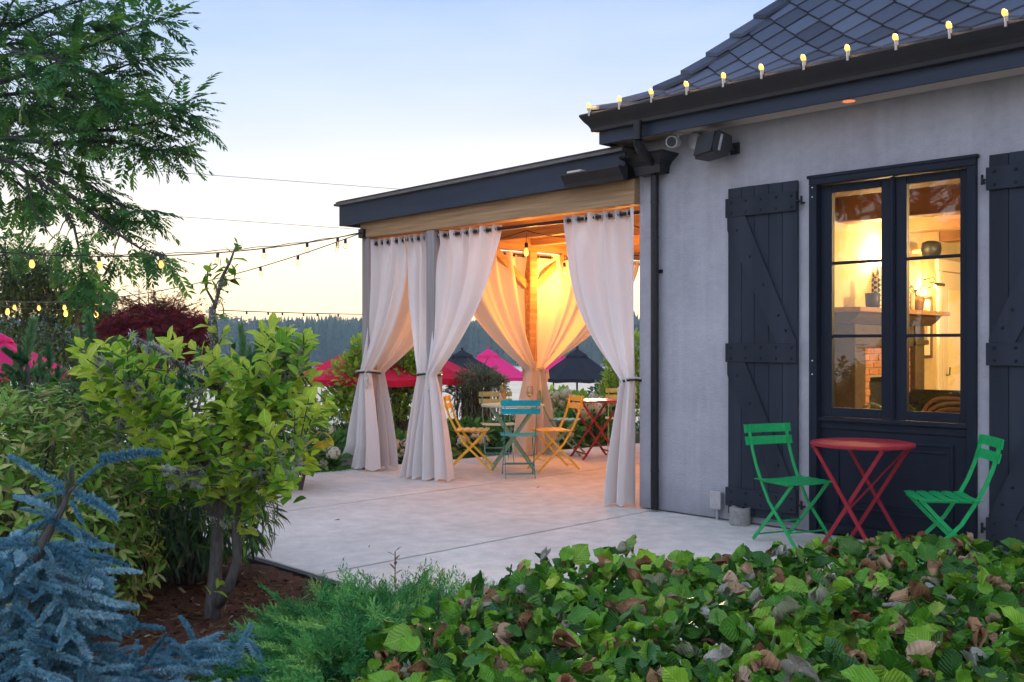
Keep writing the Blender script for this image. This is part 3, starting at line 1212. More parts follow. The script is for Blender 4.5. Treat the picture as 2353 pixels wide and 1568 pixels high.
# ================================================================== the lit room behind the window
M['in_floor'] = surf('room_floor', (.12, .07, .04), (.2, .12, .07), 5, .5)
M['in_ceil'] = surf('room_ceiling', (.62, .50, .30), (.70, .57, .36), 3, .85)
M['beam'] = surf('room_beam', (.16, .075, .03), (.27, .13, .055), 6, .65, bump=.4, bscale=18, stretch=(.12, 1.2, 1.2))
M['mantel'] = surf('mantel_wood', (.05, .032, .02), (.085, .055, .035), 8, .5)
M['mantel_top'] = surf('mantel_top', (.30, .17, .08), (.40, .24, .12), 8, .4)
M['brick'] = surf('fire_brick', (.34, .13, .055), (.46, .20, .09), 14, .85, bump=.5, bscale=60, rnd=.18)
M['mortar'] = surf('mortar', (.30, .22, .15), None, 10, .9)
M['white_trim'] = surf('cream_trim', (.72, .62, .45), None, 5, .5)
mb = MB(); mb.box((.201, .201, -.02), (8.799, 8.799, .01)); mb.build('room_floor', M['in_floor'], house)
mb = MB(); mb.box((.201, .201, 3.0), (8.799, 8.799, 3.05)); mb.build('room_ceiling', M['in_ceil'], house)
mb = MB()
mb.box((.201, .212, .011), (.212, 8.798, 2.999))
mb.box((.213, 8.787, .011), (8.79, 8.798, 2.999))
mb.box((8.787, .213, .011), (8.798, 8.786, 2.999))
mb.box((.213, .201, .011), (OX0 - .001, .212, 2.999))
mb.box((OX1 + .001, .201, .011), (8.786, .212, 2.999))
mb.box((OX0, .201, OZ + .02), (OX1, .212, 2.999))
mb.build('room_wall', M['inner_wall'], house)
for y in (1.3, 3.25, 4.6, 5.95, 7.3):
    mb = MB(); mb.bbox((.215, y - .14, 2.70), (8.78, y + .14, 2.998), .012); mb.build('ceiling_beam', M['beam'], house)
# white framed door beyond the fireplace
mb = MB()
for a, b in (((.213, 5.72, .012), (.25, 5.84, 2.33)), ((.213, 6.70, .012), (.25, 6.82, 2.33)), ((.213, 5.68, 2.331), (.262, 6.86, 2.47))):
    mb.bbox(a, b, .006)
dr = mb.build('room_door', M['white_trim'], house)
mb = MB(); mb.bbox((.214, 5.90, .012), (.235, 6.69, 2.32), .004); mb.build('door_leaf', M['white_trim'], dr)
mb = MB(); mb.bbox((.2355, 6.06, .6), (.238, 6.52, 2.1), .001); mb.build('door_glass', surf('door_glass', (.9, .75, .4), None, 3, .3), dr)
mb = MB(); mb.tube([(.24, 5.98, 1.02), (.28, 5.98, 1.02), (.285, 5.98, 1.12)], .009, 8); mb.build('handle', M['black_metal'], dr)

fp = thing('fireplace', 'dark wood fireplace with brick opening seen through the lit window', 'fireplace', (.4, 3.9, .01))
mb = MB()
mb.bbox((.214, 3.02, .012), (.47, 3.26, 1.62), .006)
mb.bbox((.214, 4.52, .012), (.47, 4.76, 1.62), .006)
mb.bbox((.214, 3.262, 1.38), (.45, 4.518, 1.62), .006)
mb.build('surround', M['mantel'], fp)
mb = MB()
for a, b in (((.20, 2.96, 1.40), (.50, 3.30, 1.46)), ((.20, 4.48, 1.40), (.50, 4.82, 1.46))):
    mb.bbox((a[0] + .27, a[1], a[2]), b, .01)
mb.build('capital', M['mantel'], fp)
mb = MB()
mb.prism([(.214, 1.621), (.48, 1.621), (.56, 1.68), (.60, 1.735), (.214, 1.735)], 1, 2.85, 4.92)
mb.build('cornice', M['mantel'], fp)
mb = MB(); mb.bbox((.214, 2.74, 1.736), (.66, 5.03, 1.785), .006); mb.build('mantel_shelf', M['mantel_top'], fp)
mb = MB()
mb.box((.214, 3.262, .012), (.395, 3.50, 1.379)); mb.box((.214, 4.28, .012), (.395, 4.518, 1.379)); mb.box((.214, 3.501, 1.05), (.395, 4.279, 1.379))
mb.build('chimney_face', M['mortar'], fp)
me_b = None
z = .03
row = 0
while z < 1.36:
    y = 3.268 - (.11 if row % 2 else 0)
    while y < 4.5:
        y0, y1 = max(y, 3.266), min(y + .205, 4.514)
        segs = [(y0, y1)]
        if z < 1.04:
            segs = [(y0, min(y1, 3.50)), (max(y0, 4.28), y1)]
        for a, b in segs:
            if b - a > .03:
                mb = MB(); mb.bbox((.385, a, z), (.405 + random.uniform(0, .004), b, z + .062), .004); mb.build('brick', M['brick'], fp)
        y += .217
    z += .075
    row += 1
mb = MB(); mb.box((.2145, 3.51, .012), (.23, 4.27, 1.049)); mb.build('firebox', M['black_plastic'], fp)

# things on the mantel
def checker():
    m, n, l, p = new_mat('checker')
    tc = n.new('ShaderNodeTexCoord'); mp = n.new('ShaderNodeMapping')
    mp.inputs['Rotation'].default_value = (math.radians(45), 0, 0)
    ck = n.new('ShaderNodeTexChecker'); ck.inputs['Scale'].default_value = 26
    ck.inputs[1].default_value = (.75, .68, .5, 1); ck.inputs[2].default_value = (.02, .02, .02, 1)
    l.new(tc.outputs['Object'], mp.inputs[0]); l.new(mp.outputs[0], ck.inputs[0]); l.new(ck.outputs[0], p.inputs['Base Color'])
    return m
M['checker'] = checker()
def lathe_obj(name, prof, c, m, parent=None, n=20, smooth=True):
    mb = MB(); mb.lathe(prof, n, c)
    return mb.build(name, m, parent, smooth)
for y, lb in ((3.52, 'black and cream checked vase on the mantel, left one behind the middle of the window'), (4.22, 'black and cream checked vase on the mantel, beside the potted plant')):
    tag(lathe_obj('vase', [(.05, 0), (.055, .02), (.055, .30), (.045, .34), (.04, .36)], (.47, y, 1.786), M['checker'], None, 20, False), lb, 'vase', 'checked vases on the mantel')
tag(lathe_obj('candle', [(.035, 0), (.035, .2), (.02, .205)], (.50, 4.33, 1.786), M['white_trim']), 'cream pillar candle on the mantel', 'candle')
tag(lathe_obj('planter', [(.07, 0), (.08, .16), (.07, .165)], (.48, 3.40, 1.786), M['black_plastic']), 'dark planter on the mantel left of the checked vase', 'planter')
pp = thing('potted_plant', 'small leafy plant in a pot at the right of the mantel', 'plant', (.50, 4.50, 1.786))
lathe_obj('pot', [(.06, 0), (.07, .09), (.075, .1), (.075, .16), (.06, .165)], (.50, 4.50, 1.786), M['mantel_top'], pp)
lfm = leaf_mat('house_plant_leaf', [(0, (.10, .14, .03)), (1, (.2, .24, .06))], .3)
for k in range(16):
    a = random.uniform(0, 2 * PI); h = random.uniform(.18, .38); d = random.uniform(.03, .13)
    p0 = Vector((.50, 4.50, 1.94)); p1 = Vector((.50 + d * math.cos(a), 4.50 + d * math.sin(a), 1.786 + h))
    dr_ = Vector((math.cos(a), math.sin(a), .3)).normalized() * .09
    sd = Vector((-math.sin(a), math.cos(a), 0)) * .035
    mb = MB(); mb.add([p1, p1 + dr_ * .5 + sd, p1 + dr_, p1 + dr_ * .5 - sd, p1 + dr_ * .5 + Vector((0, 0, .01))], [(0, 3, 4), (3, 2, 4), (2, 1, 4), (1, 0, 4)])
    mb.tube([p0, p1], .003, 4)
    mb.build('leaf', lfm, pp, fix=False)
# framed picture with its brass lamp
pf_ = thing('picture', 'framed tall print on the room wall with a small lamp above it', 'picture', (.22, 5.32, 1.3))
mb = MB()
Y0, Y1, Z0, Z1 = 5.08, 5.56, 1.24, 2.0
for a, b in (((.213, Y0, Z0), (.24, Y0 + .035, Z1)), ((.213, Y1 - .035, Z0), (.24, Y1, Z1)), ((.213, Y0 + .0355, Z0), (.239, Y1 - .0355, Z0 + .035)), ((.213, Y0 + .0355, Z1 - .035), (.239, Y1 - .0355, Z1))):
    mb.bbox(a, b, .004)
mb.build('frame', M['mantel'], pf_)
mb = MB(); mb.box((.2135, Y0 + .036, Z0 + .036), (.222, Y1 - .036, Z1 - .036)); mb.build('mat', M['white_trim'], pf_)
mb = MB(); mb.box((.2225, Y0 + .12, Z0 + .16), (.224, Y1 - .12, Z1 - .14)); mb.build('print', surf('print_ink', (.15, .12, .08), (.5, .4, .25), 6, .6), pf_)
mb = MB()
mb.tube([(.22, 5.32, 2.02), (.24, 5.32, 2.16), (.33, 5.32, 2.22), (.40, 5.32, 2.14)], .008, 8)
mb.tube([(.40, 5.16, 2.13), (.40, 5.48, 2.13)], .022, 10)
mb.build('lamp_arm', M['brass'], pf_)
mb = MB(); mb.tube([(.385, 5.2, 2.103), (.385, 5.44, 2.103)], .010, 8); mb.build('bulb', M['bulb'], pf_)
lamp('picture_light', (.36, 5.32, 2.07), 2.2, WARM, pf_, .04)
# wall speaker, sconce, ceiling lamp
ws = thing('wall_speaker', 'dark rounded speaker on a bracket high on the room wall', 'speaker', (.4, 4.95, 2.55))
mb = MB(); mb.lathe([(.03, -.10), (.09, -.085), (.11, .0), (.10, .08), (.05, .10)], 18, (.47, 4.95, 2.52), 1, 1.3); mb.build('cabinet', M['black_plastic'], ws, smooth=True)
mb = MB(); mb.tube([(.21, 5.05, 2.52), (.38, 5.02, 2.52)], .03, 10); mb.build('bracket', M['white_trim'], ws)
sc_ = thing('wall_sconce', 'lit sconce on the room wall behind the middle post of the window', 'sconce', (.25, 4.02, 2.2))
lathe_obj('shade', [(.05, 0), (.09, .12), (.085, .12)], (.34, 4.02, 2.16), M['bulb_dim'], sc_)
mb = MB(); mb.bbox((.213, 3.98, 2.15), (.25, 4.06, 2.29), .004); mb.tube([(.24, 4.02, 2.17), (.34, 4.02, 2.16)], .01, 8); mb.build('bracket', M['brass'], sc_)
lamp('sconce_light', (.36, 4.02, 2.36), 5.5, (1, .66, .30), sc_, .06)
cl = thing('ceiling_lamp', 'lit ceiling lamp inside the room', 'lamp', (3.6, 3.9, 2.7))
lathe_obj('shade', [(.05, 0), (.20, .02), (.22, .10), (.10, .12)], (3.6, 3.9, 2.52), M['bulb_dim'], cl)
mb = MB(); mb.tube([(3.6, 3.9, 2.64), (3.6, 3.9, 3.0)], .012, 8); mb.build('rod', M['black_metal'], cl)
lamp('ceiling_light', (3.6, 3.9, 2.42), 42, (1, .66, .30), cl, .15)
# sofa, rattan chair, fern by the window
sf = thing('sofa', 'dark cushioned sofa back seen low through the right sash', 'sofa', (2.2, 2.0, .01))
mb = MB()
for (a, b, h) in (((1.45, 1.75, .5), (2.75, 2.0, 1.01), .12), ((1.45, 2.0, .15), (2.75, 2.75, .5), .08)):
    mb.bbox(a, b, h)
mb.build('cushion', surf('sofa_fabric', (.018, .014, .010), (.035, .026, .018), 30, .9), sf)
mb = MB()
for x in (1.5, 2.7):
    for y in (1.8, 2.7):
        mb.box((x - .03, y - .03, .011), (x + .03, y + .03, .16))
mb.build('leg', M['mantel'], sf)
rc = thing('rattan_chair', 'curved rattan chair arms just inside the right sash', 'chair', (2.35, 1.0, .01))
mrat = surf('rattan', (.22, .10, .04), (.36, .18, .08), 30, .45)
for (cx, cy0, rx, ry, h, ph) in ((2.30, .80, .26, .22, .95, 0), (2.42, .90, .30, .20, .90, .6), (2.22, .95, .2, .2, .98, .3)):
    mb = MB()
    mb.tube([(cx + rx * math.cos(t + ph), cy0 + ry * math.sin(t + ph), h - .55 * (1 - math.sin(t)) ** 1.6 * .5) for t in [k * PI / 14 for k in range(15)]], .014, 7)
    mb.build('arm', mrat, rc)
mb = MB()
for x, y in ((2.1, .7), (2.6, .7), (2.1, 1.2), (2.6, 1.2)):
    mb.tube([(x, y, .011), (x, y, .6)], .016, 7)
mb.box((2.08, .68, .40), (2.62, 1.22, .45))
mb.build('seat', mrat, rc)
fn = thing('fern', 'green fern in a pot on the inside of the left sash', 'fern', (1.95, .42, .7))
lathe_obj('pot', [(.08, .0), (.11, .22), (.10, .225)], (1.98, .42, .66), M['mantel'], fn)
mb = MB(); mb.bbox((1.7, .25, .011), (2.2, .6, .66), .01); tag(mb.build('plant_stand', M['mantel']), 'dark stand under the fern inside the window', 'stand')
fm = leaf_mat('fern_leaf', [(0, (.12, .16, .03)), (1, (.26, .30, .06))], .35)
for k in range(22):
    a = random.uniform(0, 2 * PI); L = random.uniform(.14, .30); up = random.uniform(.05, .2)
    V, F = [], []
    for i in range(9):
        t = i / 8
        c_ = Vector((1.98 + math.cos(a) * L * t, .42 + math.sin(a) * L * t * .6, .87 + up * 2.2 * t - up * 2.4 * t * t))
        w = .045 * math.sin(PI * min(1, t * .9 + .1)) + .003
        s_ = Vector((-math.sin(a), math.cos(a), 0)) * w
        fw = Vector((math.cos(a), math.sin(a), 0)) * .02
        n_ = len(V)
        V += [c_, c_ + s_ + fw, c_ + s_ * .2 + fw * 1.0, c_ - s_ + fw, c_ - s_ * .2 + fw]
        F += [(n_, n_ + 1, n_ + 2), (n_, n_ + 4, n_ + 3)]
        if i:
            F += [(n_ - 5, n_, n_ + 2), (n_ - 5, n_ + 4, n_)]
    mb = MB(); mb.add(V, F); mb.build('frond', fm, fn, fix=False)
# ================================================================== pergola
perg = thing('pergola', 'timber pergola with dark fascia and flat roof joined to the house', 'pergola', (-2, 2, 0))
def side_x(y):          # the outer side runs slightly askew to the house
    return -3.82 + .10 * y
def roof_z(x):
    return 2.80 + .0135 * (x + .2)
P1, P2 = (-3.82, .0), (-2.70, .0)
for (x, y) in (P1, P2, (side_x(2.36), 2.36), (side_x(4.75), 4.75), (-.12, 4.75)):
    w = .062 if y == 0 else .07
    mb = MB(); mb.bbox((x - w, y - w, .001), (x + w, y + w, 2.598), .007); mb.build('post', M['post'] if y == 0 else M['wood_y'], perg)
mb = MB(); mb.bbox((-3.90, -.075, 2.60), (-.002, .075, 2.815), .006); mb.build('beam', M['wood'], perg)
mb = MB()
def skew_box(mb, xo0, xo1, y0, y1, z0, z1):
    vs = []
    for z in (z0, z1):
        for (xo, y) in ((xo0, y0), (xo1, y0), (xo1, y1), (xo0, y1)):
            vs.append((side_x(y) + xo, y, z))
    mb.add(vs, [(0, 3, 2, 1), (4, 5, 6, 7), (0, 1, 5, 4), (1, 2, 6, 5), (2, 3, 7, 6), (3, 0, 4, 7)])
skew_box(mb, -.07, .07, .077, 4.84, 2.60, 2.80); mb.build('beam', M['wood_y'], perg)
mb = MB(); mb.bbox((side_x(4.75) + .072, 4.68, 2.60), (-.002, 4.82, 2.80), .006); mb.build('beam', M['wood'], perg)
for y in (.85, 1.62, 2.36, 3.15, 3.95):
    mb = MB(); mb.bbox((side_x(y) + .072, y - .045, 2.66), (-.002, y + .045, 2.832), .005); mb.build('rafter', M['wood'], perg)
# knee braces at the back post
for (dx, dy) in ((0, .6), (0, -.6)):
    y = 2.36; x = side_x(y)
    mb = MB(); mb.bar([(x, y + .07 * (1 if dy > 0 else -1), 2.15), (x + .1 * dy, y + dy, 2.60)], (1, 0, 0), .09, .07); mb.build('brace', M['wood_y'], perg)
y = .10
while y < 4.8:
    y1 = y + .185
    vs = []
    for (x, z) in ((side_x(y) + .0, 2.8335), (-.003, 2.8335)):
        pass
    mb = MB(); mb.bbox((side_x(y) - .15, y, 2.836 + random.uniform(0, .002)), (-.003, y1, 2.856), .003); mb.build('ceiling_board', M['wood'], perg)
    y = y1 + .005
# fascia boards and roof edge, rising a little towards the house
def sloped(mb, x0, x1, y0, y1, lo, hi):
    vs = []
    for (x, y) in ((x0, y0), (x1, y0), (x1, y1), (x0, y1)):
        vs.append((x, y, roof_z(x) + lo))
    for (x, y) in ((x0, y0), (x1, y0), (x1, y1), (x0, y1)):
        vs.append((x, y, roof_z(x) + hi))
    mb.add(vs, [(0, 3, 2, 1), (4, 5, 6, 7), (0, 1, 5, 4), (1, 2, 6, 5), (2, 3, 7, 6), (3, 0, 4, 7)])
FYP = -.165
XL = -4.17
mb = MB(); sloped(mb, XL, -.03, FYP, FYP + .038, .008, .235); mb.build('fascia', M['fascia'], perg)
mb = MB(); sloped(mb, XL, XL + .038, FYP + .040, 4.95, .010, .235); mb.build('fascia', M['fascia'], perg)
M['roof_edge'] = surf('roof_edge', (.10, .085, .075), (.20, .18, .165), 14, .8, bump=.6, bscale=40, stretch=(.3, 1, 1))
mb = MB(); sloped(mb, XL - .045, -.025, FYP - .045, 4.99, .236, .262); mb.build('roof_edge', M['roof_edge'], perg)
mb = MB(); sloped(mb, XL - .03, -.02, FYP - .028, 4.98, .2635, .282); mb.build('roof_edge', M['edging'], perg)
mb = MB(); sloped(mb, XL - .01, -.02, FYP - .008, 4.96, .2825, .292); mb.build('roof_membrane', M['roof_edge'], perg)
# short ogee gutter at the house end, with a scrap of wood on it
mb = MB()
pg = [(0, 0), (-.055, 0), (-.065, .03), (-.085, .055), (-.105, .078), (-.12, .10), (-.12, .112), (0, .112)]
mb.prism([(FYP - .002 + a, 2.79 + b) for a, b in pg], 0, -.66, .0)
mb.build('gutter', M['gutter'], perg)
mb = MB(); mb.bbox((-.60, FYP - .10, 2.9035), (-.44, FYP - .02, 2.925), .003)
tag(mb.build('wood_offcut', M['soffit']), 'pale scrap of wood lying on the short pergola gutter', 'wood scrap')

# curtain rods
ROD_Z = 2.535
def rod(a, b):
    mb = MB(); mb.tube([a, b], .016, 12); mb.build('curtain_rod', M['black_metal'], perg)
rod((P1[0] + .066, -.0, ROD_Z), (P2[0] - .066, -.0, ROD_Z))
rod((P2[0] + .066, -.0, ROD_Z), (-.004, -.0, ROD_Z))
rod((side_x(.07), .066, ROD_Z), (side_x(2.29), 2.29, ROD_Z))
rod((side_x(2.44), 2.44, ROD_Z), (side_x(4.68), 4.68, ROD_Z))

def curtain(label, a, b, tie, b0, b1, nf, seed, zt=1.09, tw=.07, pw=2.1, group='canvas curtains of the pergola', out=(0, -1), ampb=.055, tail=0, bulge=0.0):
    rn = random.Random(seed)
    a, b, tie, b0, b1 = [Vector((*p[:2], 0)) for p in (a, b, tie, b0, b1)]
    along = (b - a).normalized()
    nrm = Vector((*out, 0)).normalized()
    NU, NV = 22 * nf // 2 + 40, 60
    ztop = ROD_Z + .045
    ph = rn.uniform(0, 6)
    fold = [rn.uniform(.7, 1.3) for _ in range(nf + 3)]
    root = thing('curtain', label, 'curtain', (tie.x, tie.y, 0), group)
    vs, fc = [], []
    for j in range(NV + 1):
        v = j / NV
        z = ztop + (.012 - ztop) * v
        if z > zt:
            s = (ztop - z) / (ztop - zt)
        else:
            s = (zt - z) / zt
        for i in range(NU + 1):
            u = i / NU
            wv = u * nf + .16 * math.sin(2.1 * u * nf + seed)
            fo = math.sin(2 * PI * wv + ph)
            k = fold[int(u * nf) % len(fold)]
            br = math.sin(2 * PI * (u * nf * .46 + .12 * math.sin(3.1 * u + seed)) + ph * 1.7)
            b2 = math.sin(2 * PI * (u * nf * .80 + .10 * math.sin(5 * u + seed)) + ph * .6)
            if z > zt:
                e = s ** pw
                p = (a + (b - a) * u).lerp(tie + along * ((u - .5) * 2 * tw), e)
                bl = math.sin(PI * s) * bulge
                top = math.exp(-(s / .16) ** 2)
                amp = .042 * top + .010 * (1 - top)
                lowf = (1 - top) * ((.040 - .012 * e) * br + .016 * b2 * k) + .02 * math.sin(PI * s) * math.sin(2 * PI * u * .7 + seed * 1.7)
                squeeze = e
            else:
                e = 1 - (1 - s) ** 1.5
                p = (tie + along * ((u - .5) * 2 * tw)).lerp(b0 + (b1 - b0) * u, e)
                bl = 0
                amp = .010 * (1 - .6 * e)
                lowf = (.026 + ampb * .9 * e) * br + (.014 + .012 * e) * b2 * k
                squeeze = 1 - e
            sec = math.sqrt(max(0, 1 - (2 * u - 1) ** 2)) * .055 * squeeze
            p = p + nrm * (amp * fo + lowf + sec + bl) + along * (amp * .35 * math.cos(2 * PI * wv + ph) * (1 - .6 * squeeze))
            zz = z
            if v > .985:
                zz = .006 + .012 * (1 + math.sin(2 * PI * wv + ph))
            if tail and v > .9:
                p = p - along * tail * (1 - u) * ((v - .9) / .1)
            vs.append((p.x, p.y, zz))
    w = NU + 1
    for j in range(NV):
        for i in range(NU):
            q = j * w + i
            fc.append((q, q + 1, q + w + 1, q + w))
    mb = MB(); mb.add(vs, fc)
    o = mb.build('cloth', M['curtain'], root, smooth=True, fix=False)
    # grommets where the cloth crosses the rod
    lastsg = None
    for i in range(NU + 1):
        u = i / NU
        wv = u * nf + .16 * math.sin(2.1 * u * nf + seed)
        sg = math.sin(2 * PI * wv + ph) > 0
        if lastsg is not None and sg != lastsg:
            p = a + (b - a) * u
            mb = MB()
            ring = [(p + nrm * .0 + along * 0 + Vector((0, 0, ROD_Z)) + (nrm * math.cos(t) + Vector((0, 0, 1)) * math.sin(t)) * .026) for t in [k * 2 * PI / 14 for k in range(15)]]
            mb.tube(ring, .006, 6, cap=False)
            mb.build('grommet', M['steel'], root)
        lastsg = sg
    return root, tie, along, nrm

def tieback(root, tie, along, nrm, post, dark=True, z=1.09, rx=.12, ry=.10, tassel=1):
    """cord round curtain and post"""
    c = Vector((tie[0], tie[1], 0)).lerp(Vector((post[0], post[1], 0)), .5)
    for dz, m, nm in ((0, M['black_metal'] if dark else M['cord'], 'tieback'), (.020, M['cord'], 'tieback')):
        mb = MB()
        pts = [c + along * (rx * math.cos(t)) + nrm * (ry * math.sin(t)) + Vector((0, 0, z + dz + .008 * math.sin(t * 2))) for t in [k * 2 * PI / 28 for k in range(29)]]
        mb.tube(pts, .010, 6, cap=False)
        mb.build(nm, m, root)
    mb = MB()
    p = c + along * (rx * .85 * tassel) + nrm * (ry * .75)
    mb.tube([p + Vector((0, 0, z)), p + Vector((.004, 0, z - .05)), p + nrm * .01 + Vector((0, 0, z - .07)), p + nrm * .012 + Vector((.005, 0, z - .16))], [.008, .008, .02, .014], 7)
    mb.tube([p + Vector((.02, .01, z)), p + Vector((.03, .01, z - .12))], [.008, .015], 6)
    mb.build('tassel', M['cord'], root)

FR = -.0
r1, t1, al, nr = curtain('front curtain tied to the far left corner post of the pergola', (P1[0] + .075, FR), (-3.14, FR), (P1[0] + .07, -.085), (P1[0] - .20, -.14), (P1[0] + .28, -.10), 5, 3, pw=2.3, tail=.12, tw=.075)
tieback(r1, t1, al, nr, P1, rx=.135, ry=.135)
r, t, al, nr = curtain('side curtain of the far left corner post, its lamp-lit back glowing orange', (side_x(.12), .12), (side_x(1.25), 1.25), (side_x(.12) + .03, .115), (side_x(.1) + .05, .06), (side_x(.3) + .18, .20), 5, 9, out=(-1, 0), pw=2.2)
r, t, al, nr = curtain('front curtain on the left of the middle post, narrower of its pair', (-3.13, FR), (P2[0] - .07, FR), (P2[0] - .07, -.075), (P2[0] - .30, -.15), (P2[0] - .02, -.17), 4, 5, pw=2.6, tw=.05, tail=.08)
tieback(r, t, al, nr, P2, rx=.135, ry=.125)
r, t, al, nr = curtain('front curtain on the right of the middle post, wide with deep folds', (P2[0] + .07, FR), (-1.72, FR), (P2[0] + .08, -.085), (P2[0] - .06, -.17), (P2[0] + .36, -.08), 6, 6, pw=2.0, tw=.07)
pb = (side_x(2.36), 2.36)
r, t, al, nr = curtain('orange lit curtain on the left of the back post', (side_x(1.10), 1.10), (side_x(2.28), 2.28), (pb[0] + .06, 2.29), (pb[0] + .07, 2.02), (pb[0] + .09, 2.36), 5, 7, out=(1, 0), pw=1.9)
r, t, al, nr = curtain('orange lit curtain on the right of the back post', (side_x(2.44), 2.44), (side_x(4.35), 4.35), (pb[0] + .06, 2.43), (pb[0] + .08, 2.34), (pb[0] + .06, 2.86), 6, 8, out=(1, 0), pw=1.9)
tieback(r, t, al, nr, pb, dark=False, rx=.15, ry=.12)
r, t, al, nr = curtain('front curtain on the right, tied against the house corner', (-.84, FR), (-.03, FR), (-.085, -.02), (-.33, -.07), (-.03, -.05), 5, 12, pw=2.6, tw=.07)
tieback(r, t, al, nr, (-.085, .02), rx=.10, ry=.08, tassel=-1)

# lamps under the pergola roof
ps = thing('pergola_light_string', 'string of lit bulbs hanging under the pergola roof', 'string lights', (-1.8, 2, 2.5))
PB = [(-1.86, .52, 2.34), (-2.70, 2.18, 2.34), (-3.22, 2.62, 2.34), (-.72, .70, 2.36), (-1.55, 3.1, 2.34), (-.55, 2.6, 2.36)]
sb = MB()
HK = [(-3.6, .3, 2.62), PB[0], PB[3], PB[5], PB[4], PB[1], PB[2]]
pts = []
for a, b in zip(HK[:-1], HK[1:]):
    a = Vector(a); b = Vector(b)
    a.z = b.z = 2.52
    for k in range(8):
        t = k / 8
        pts.append(a.lerp(b, t) + Vector((0, 0, -.10 * math.sin(PI * t) + .05)))
sb.tube(pts, .006, 5)
sb.build('cable', M['cable'], ps)

def globe_bulb(me_cache={}):
    if 'b' not in me_cache:
        b = MB(); b.lathe([(.013, 0), (.016, -.012), (.028, -.045), (.030, -.062), (.022, -.085), (.006, -.094)], 14)
        me_cache['b'] = b.mesh('light_bulb', M['bulb'], True); recalc(me_cache['b'])
        b2 = MB(); b2.v, b2.f = b.v, b.f
        me_cache['c'] = b2.mesh('light_bulb', M['clear'], True); recalc(me_cache['c'])
        b = MB(); b.tube([(0, 0, -.01), (.004, 0, -.035), (-.004, 0, -.055), (.003, 0, -.07)], .0035, 5)
        me_cache['f'] = b.mesh('filament', M['bulb'])
        b = MB(); b.lathe([(.008, .055), (.019, .045), (.020, .0), (.017, -.008)], 12)
        me_cache['s'] = b.mesh('light_socket', M['cable']); recalc(me_cache['s'])
    return me_cache
def hang_bulb(root, p, lit, watts=0, scale=1.0, col=WARM):
    mc = globe_bulb()
    mt = Matrix.Translation(p) @ Matrix.Rotation(random.uniform(-.12, .12), 4, 'X') @ Matrix.Rotation(random.uniform(-.12, .12), 4, 'Y') @ Matrix.Scale(scale, 4)
    s_ = obj_from('light_socket', mc['s'], root, mt)
    if lit:
        obj_from('light_bulb', mc['b'], root, mt)
    else:
        obj_from('light_bulb', mc['c'], root, mt)
        obj_from('filament', mc['f'], root, mt)
    if watts:
        lamp('bulb_light', Vector(p) + Vector((0, 0, -.14)), watts, col, root, .035)
for p, pw_ in zip(PB, (.9, 1.7, 2.2, .8, 1.4, 1.0)):
    hang_bulb(ps, Vector(p) + Vector((0, 0, .06)), True, pw_, .95, (1, .345, .05))
    mb = MB(); mb.tube([(p[0], p[1], p[2] + .12), (p[0], p[1], 2.545)], .004, 5); mb.build('drop_wire', M['cable'], ps)

# strings from the corner post away over the garden
def sag(a, b, s, n):
    a, b = Vector(a), Vector(b)
    return [a.lerp(b, i / n) + Vector((0, 0, -s * 4 * (i / n) * (1 - i / n))) for i in range(n + 1)]
def garden_string(label, a, b, s, xs, lit_below, scale=1.0, twin=True, rad=.006):
    root = thing('light_string', label, 'string lights', a, 'bulb strings over the garden')
    path = sag(a, b, s, 60)
    mb = MB(); mb.tube(path, rad, 5); mb.build('cable', M['cable'], root)
    if twin:
        mb = MB(); mb.tube([p + Vector((0, 0, .02 * math.sin(PI * i / 60) + .006 * math.sin(i))) for i, p in enumerate(path)], .004, 5); mb.build('support_wire', M['cable'], root)
    for px in xs:
        best = min(path, key=lambda p: abs(1176.5 + plan(p)[0] / plan(p)[1] * FPX - px))
        lit = px < lit_below
        hang_bulb(root, best - Vector((0, 0, .05 * scale)), lit, .22 if lit else 0, scale)
    return root
PC = (P1[0] - .02, -.09, 2.66)
mb = MB(); mb.bbox((P1[0] - .06, -.115, 2.60), (P1[0] + .03, -.077, 2.70), .004); mb.build('string_hook', M['black_metal'], perg)
E1 = W(-40, 578, 8.4)
garden_string('upper bulb string from the pergola corner to the big tree', PC, E1, .13, [780, 707, 606, 497, 375, 232, 70], 390, .82)
E2 = W(-20, 690, 15.2)
garden_string('lower bulb string sloping from the pergola corner to the vine arbor', PC, E2, .28, [801, 772, 683, 597, 436, 360, 290, 222, 153, 92, 30], 240, .85, twin=False)
garden_string('distant bulb string above the far umbrellas', W(500, 713, 24), W(1400, 712, 27), .12, [575, 617, 653, 690, 726, 775, 1060, 1300, 1370], 0, 1.2, twin=False, rad=.012)
wl_ = thing('power_line', 'thin power line across the sky, upper one', 'power line', W(600, 415, 26), 'overhead power lines')
mb = MB(); mb.tube(sag(W(-200, 352, 24), W(1500, 478, 30), .0, 20), .009, 4); mb.build('wire', M['steel'], wl_)
wl_ = thing('power_line', 'thin power line across the sky, lower one', 'power line', W(600, 515, 26), 'overhead power lines')
mb = MB(); mb.tube(sag(W(-200, 455, 24), W(1500, 575, 30), .0, 20), .009, 4); mb.build('wire', M['steel'], wl_)
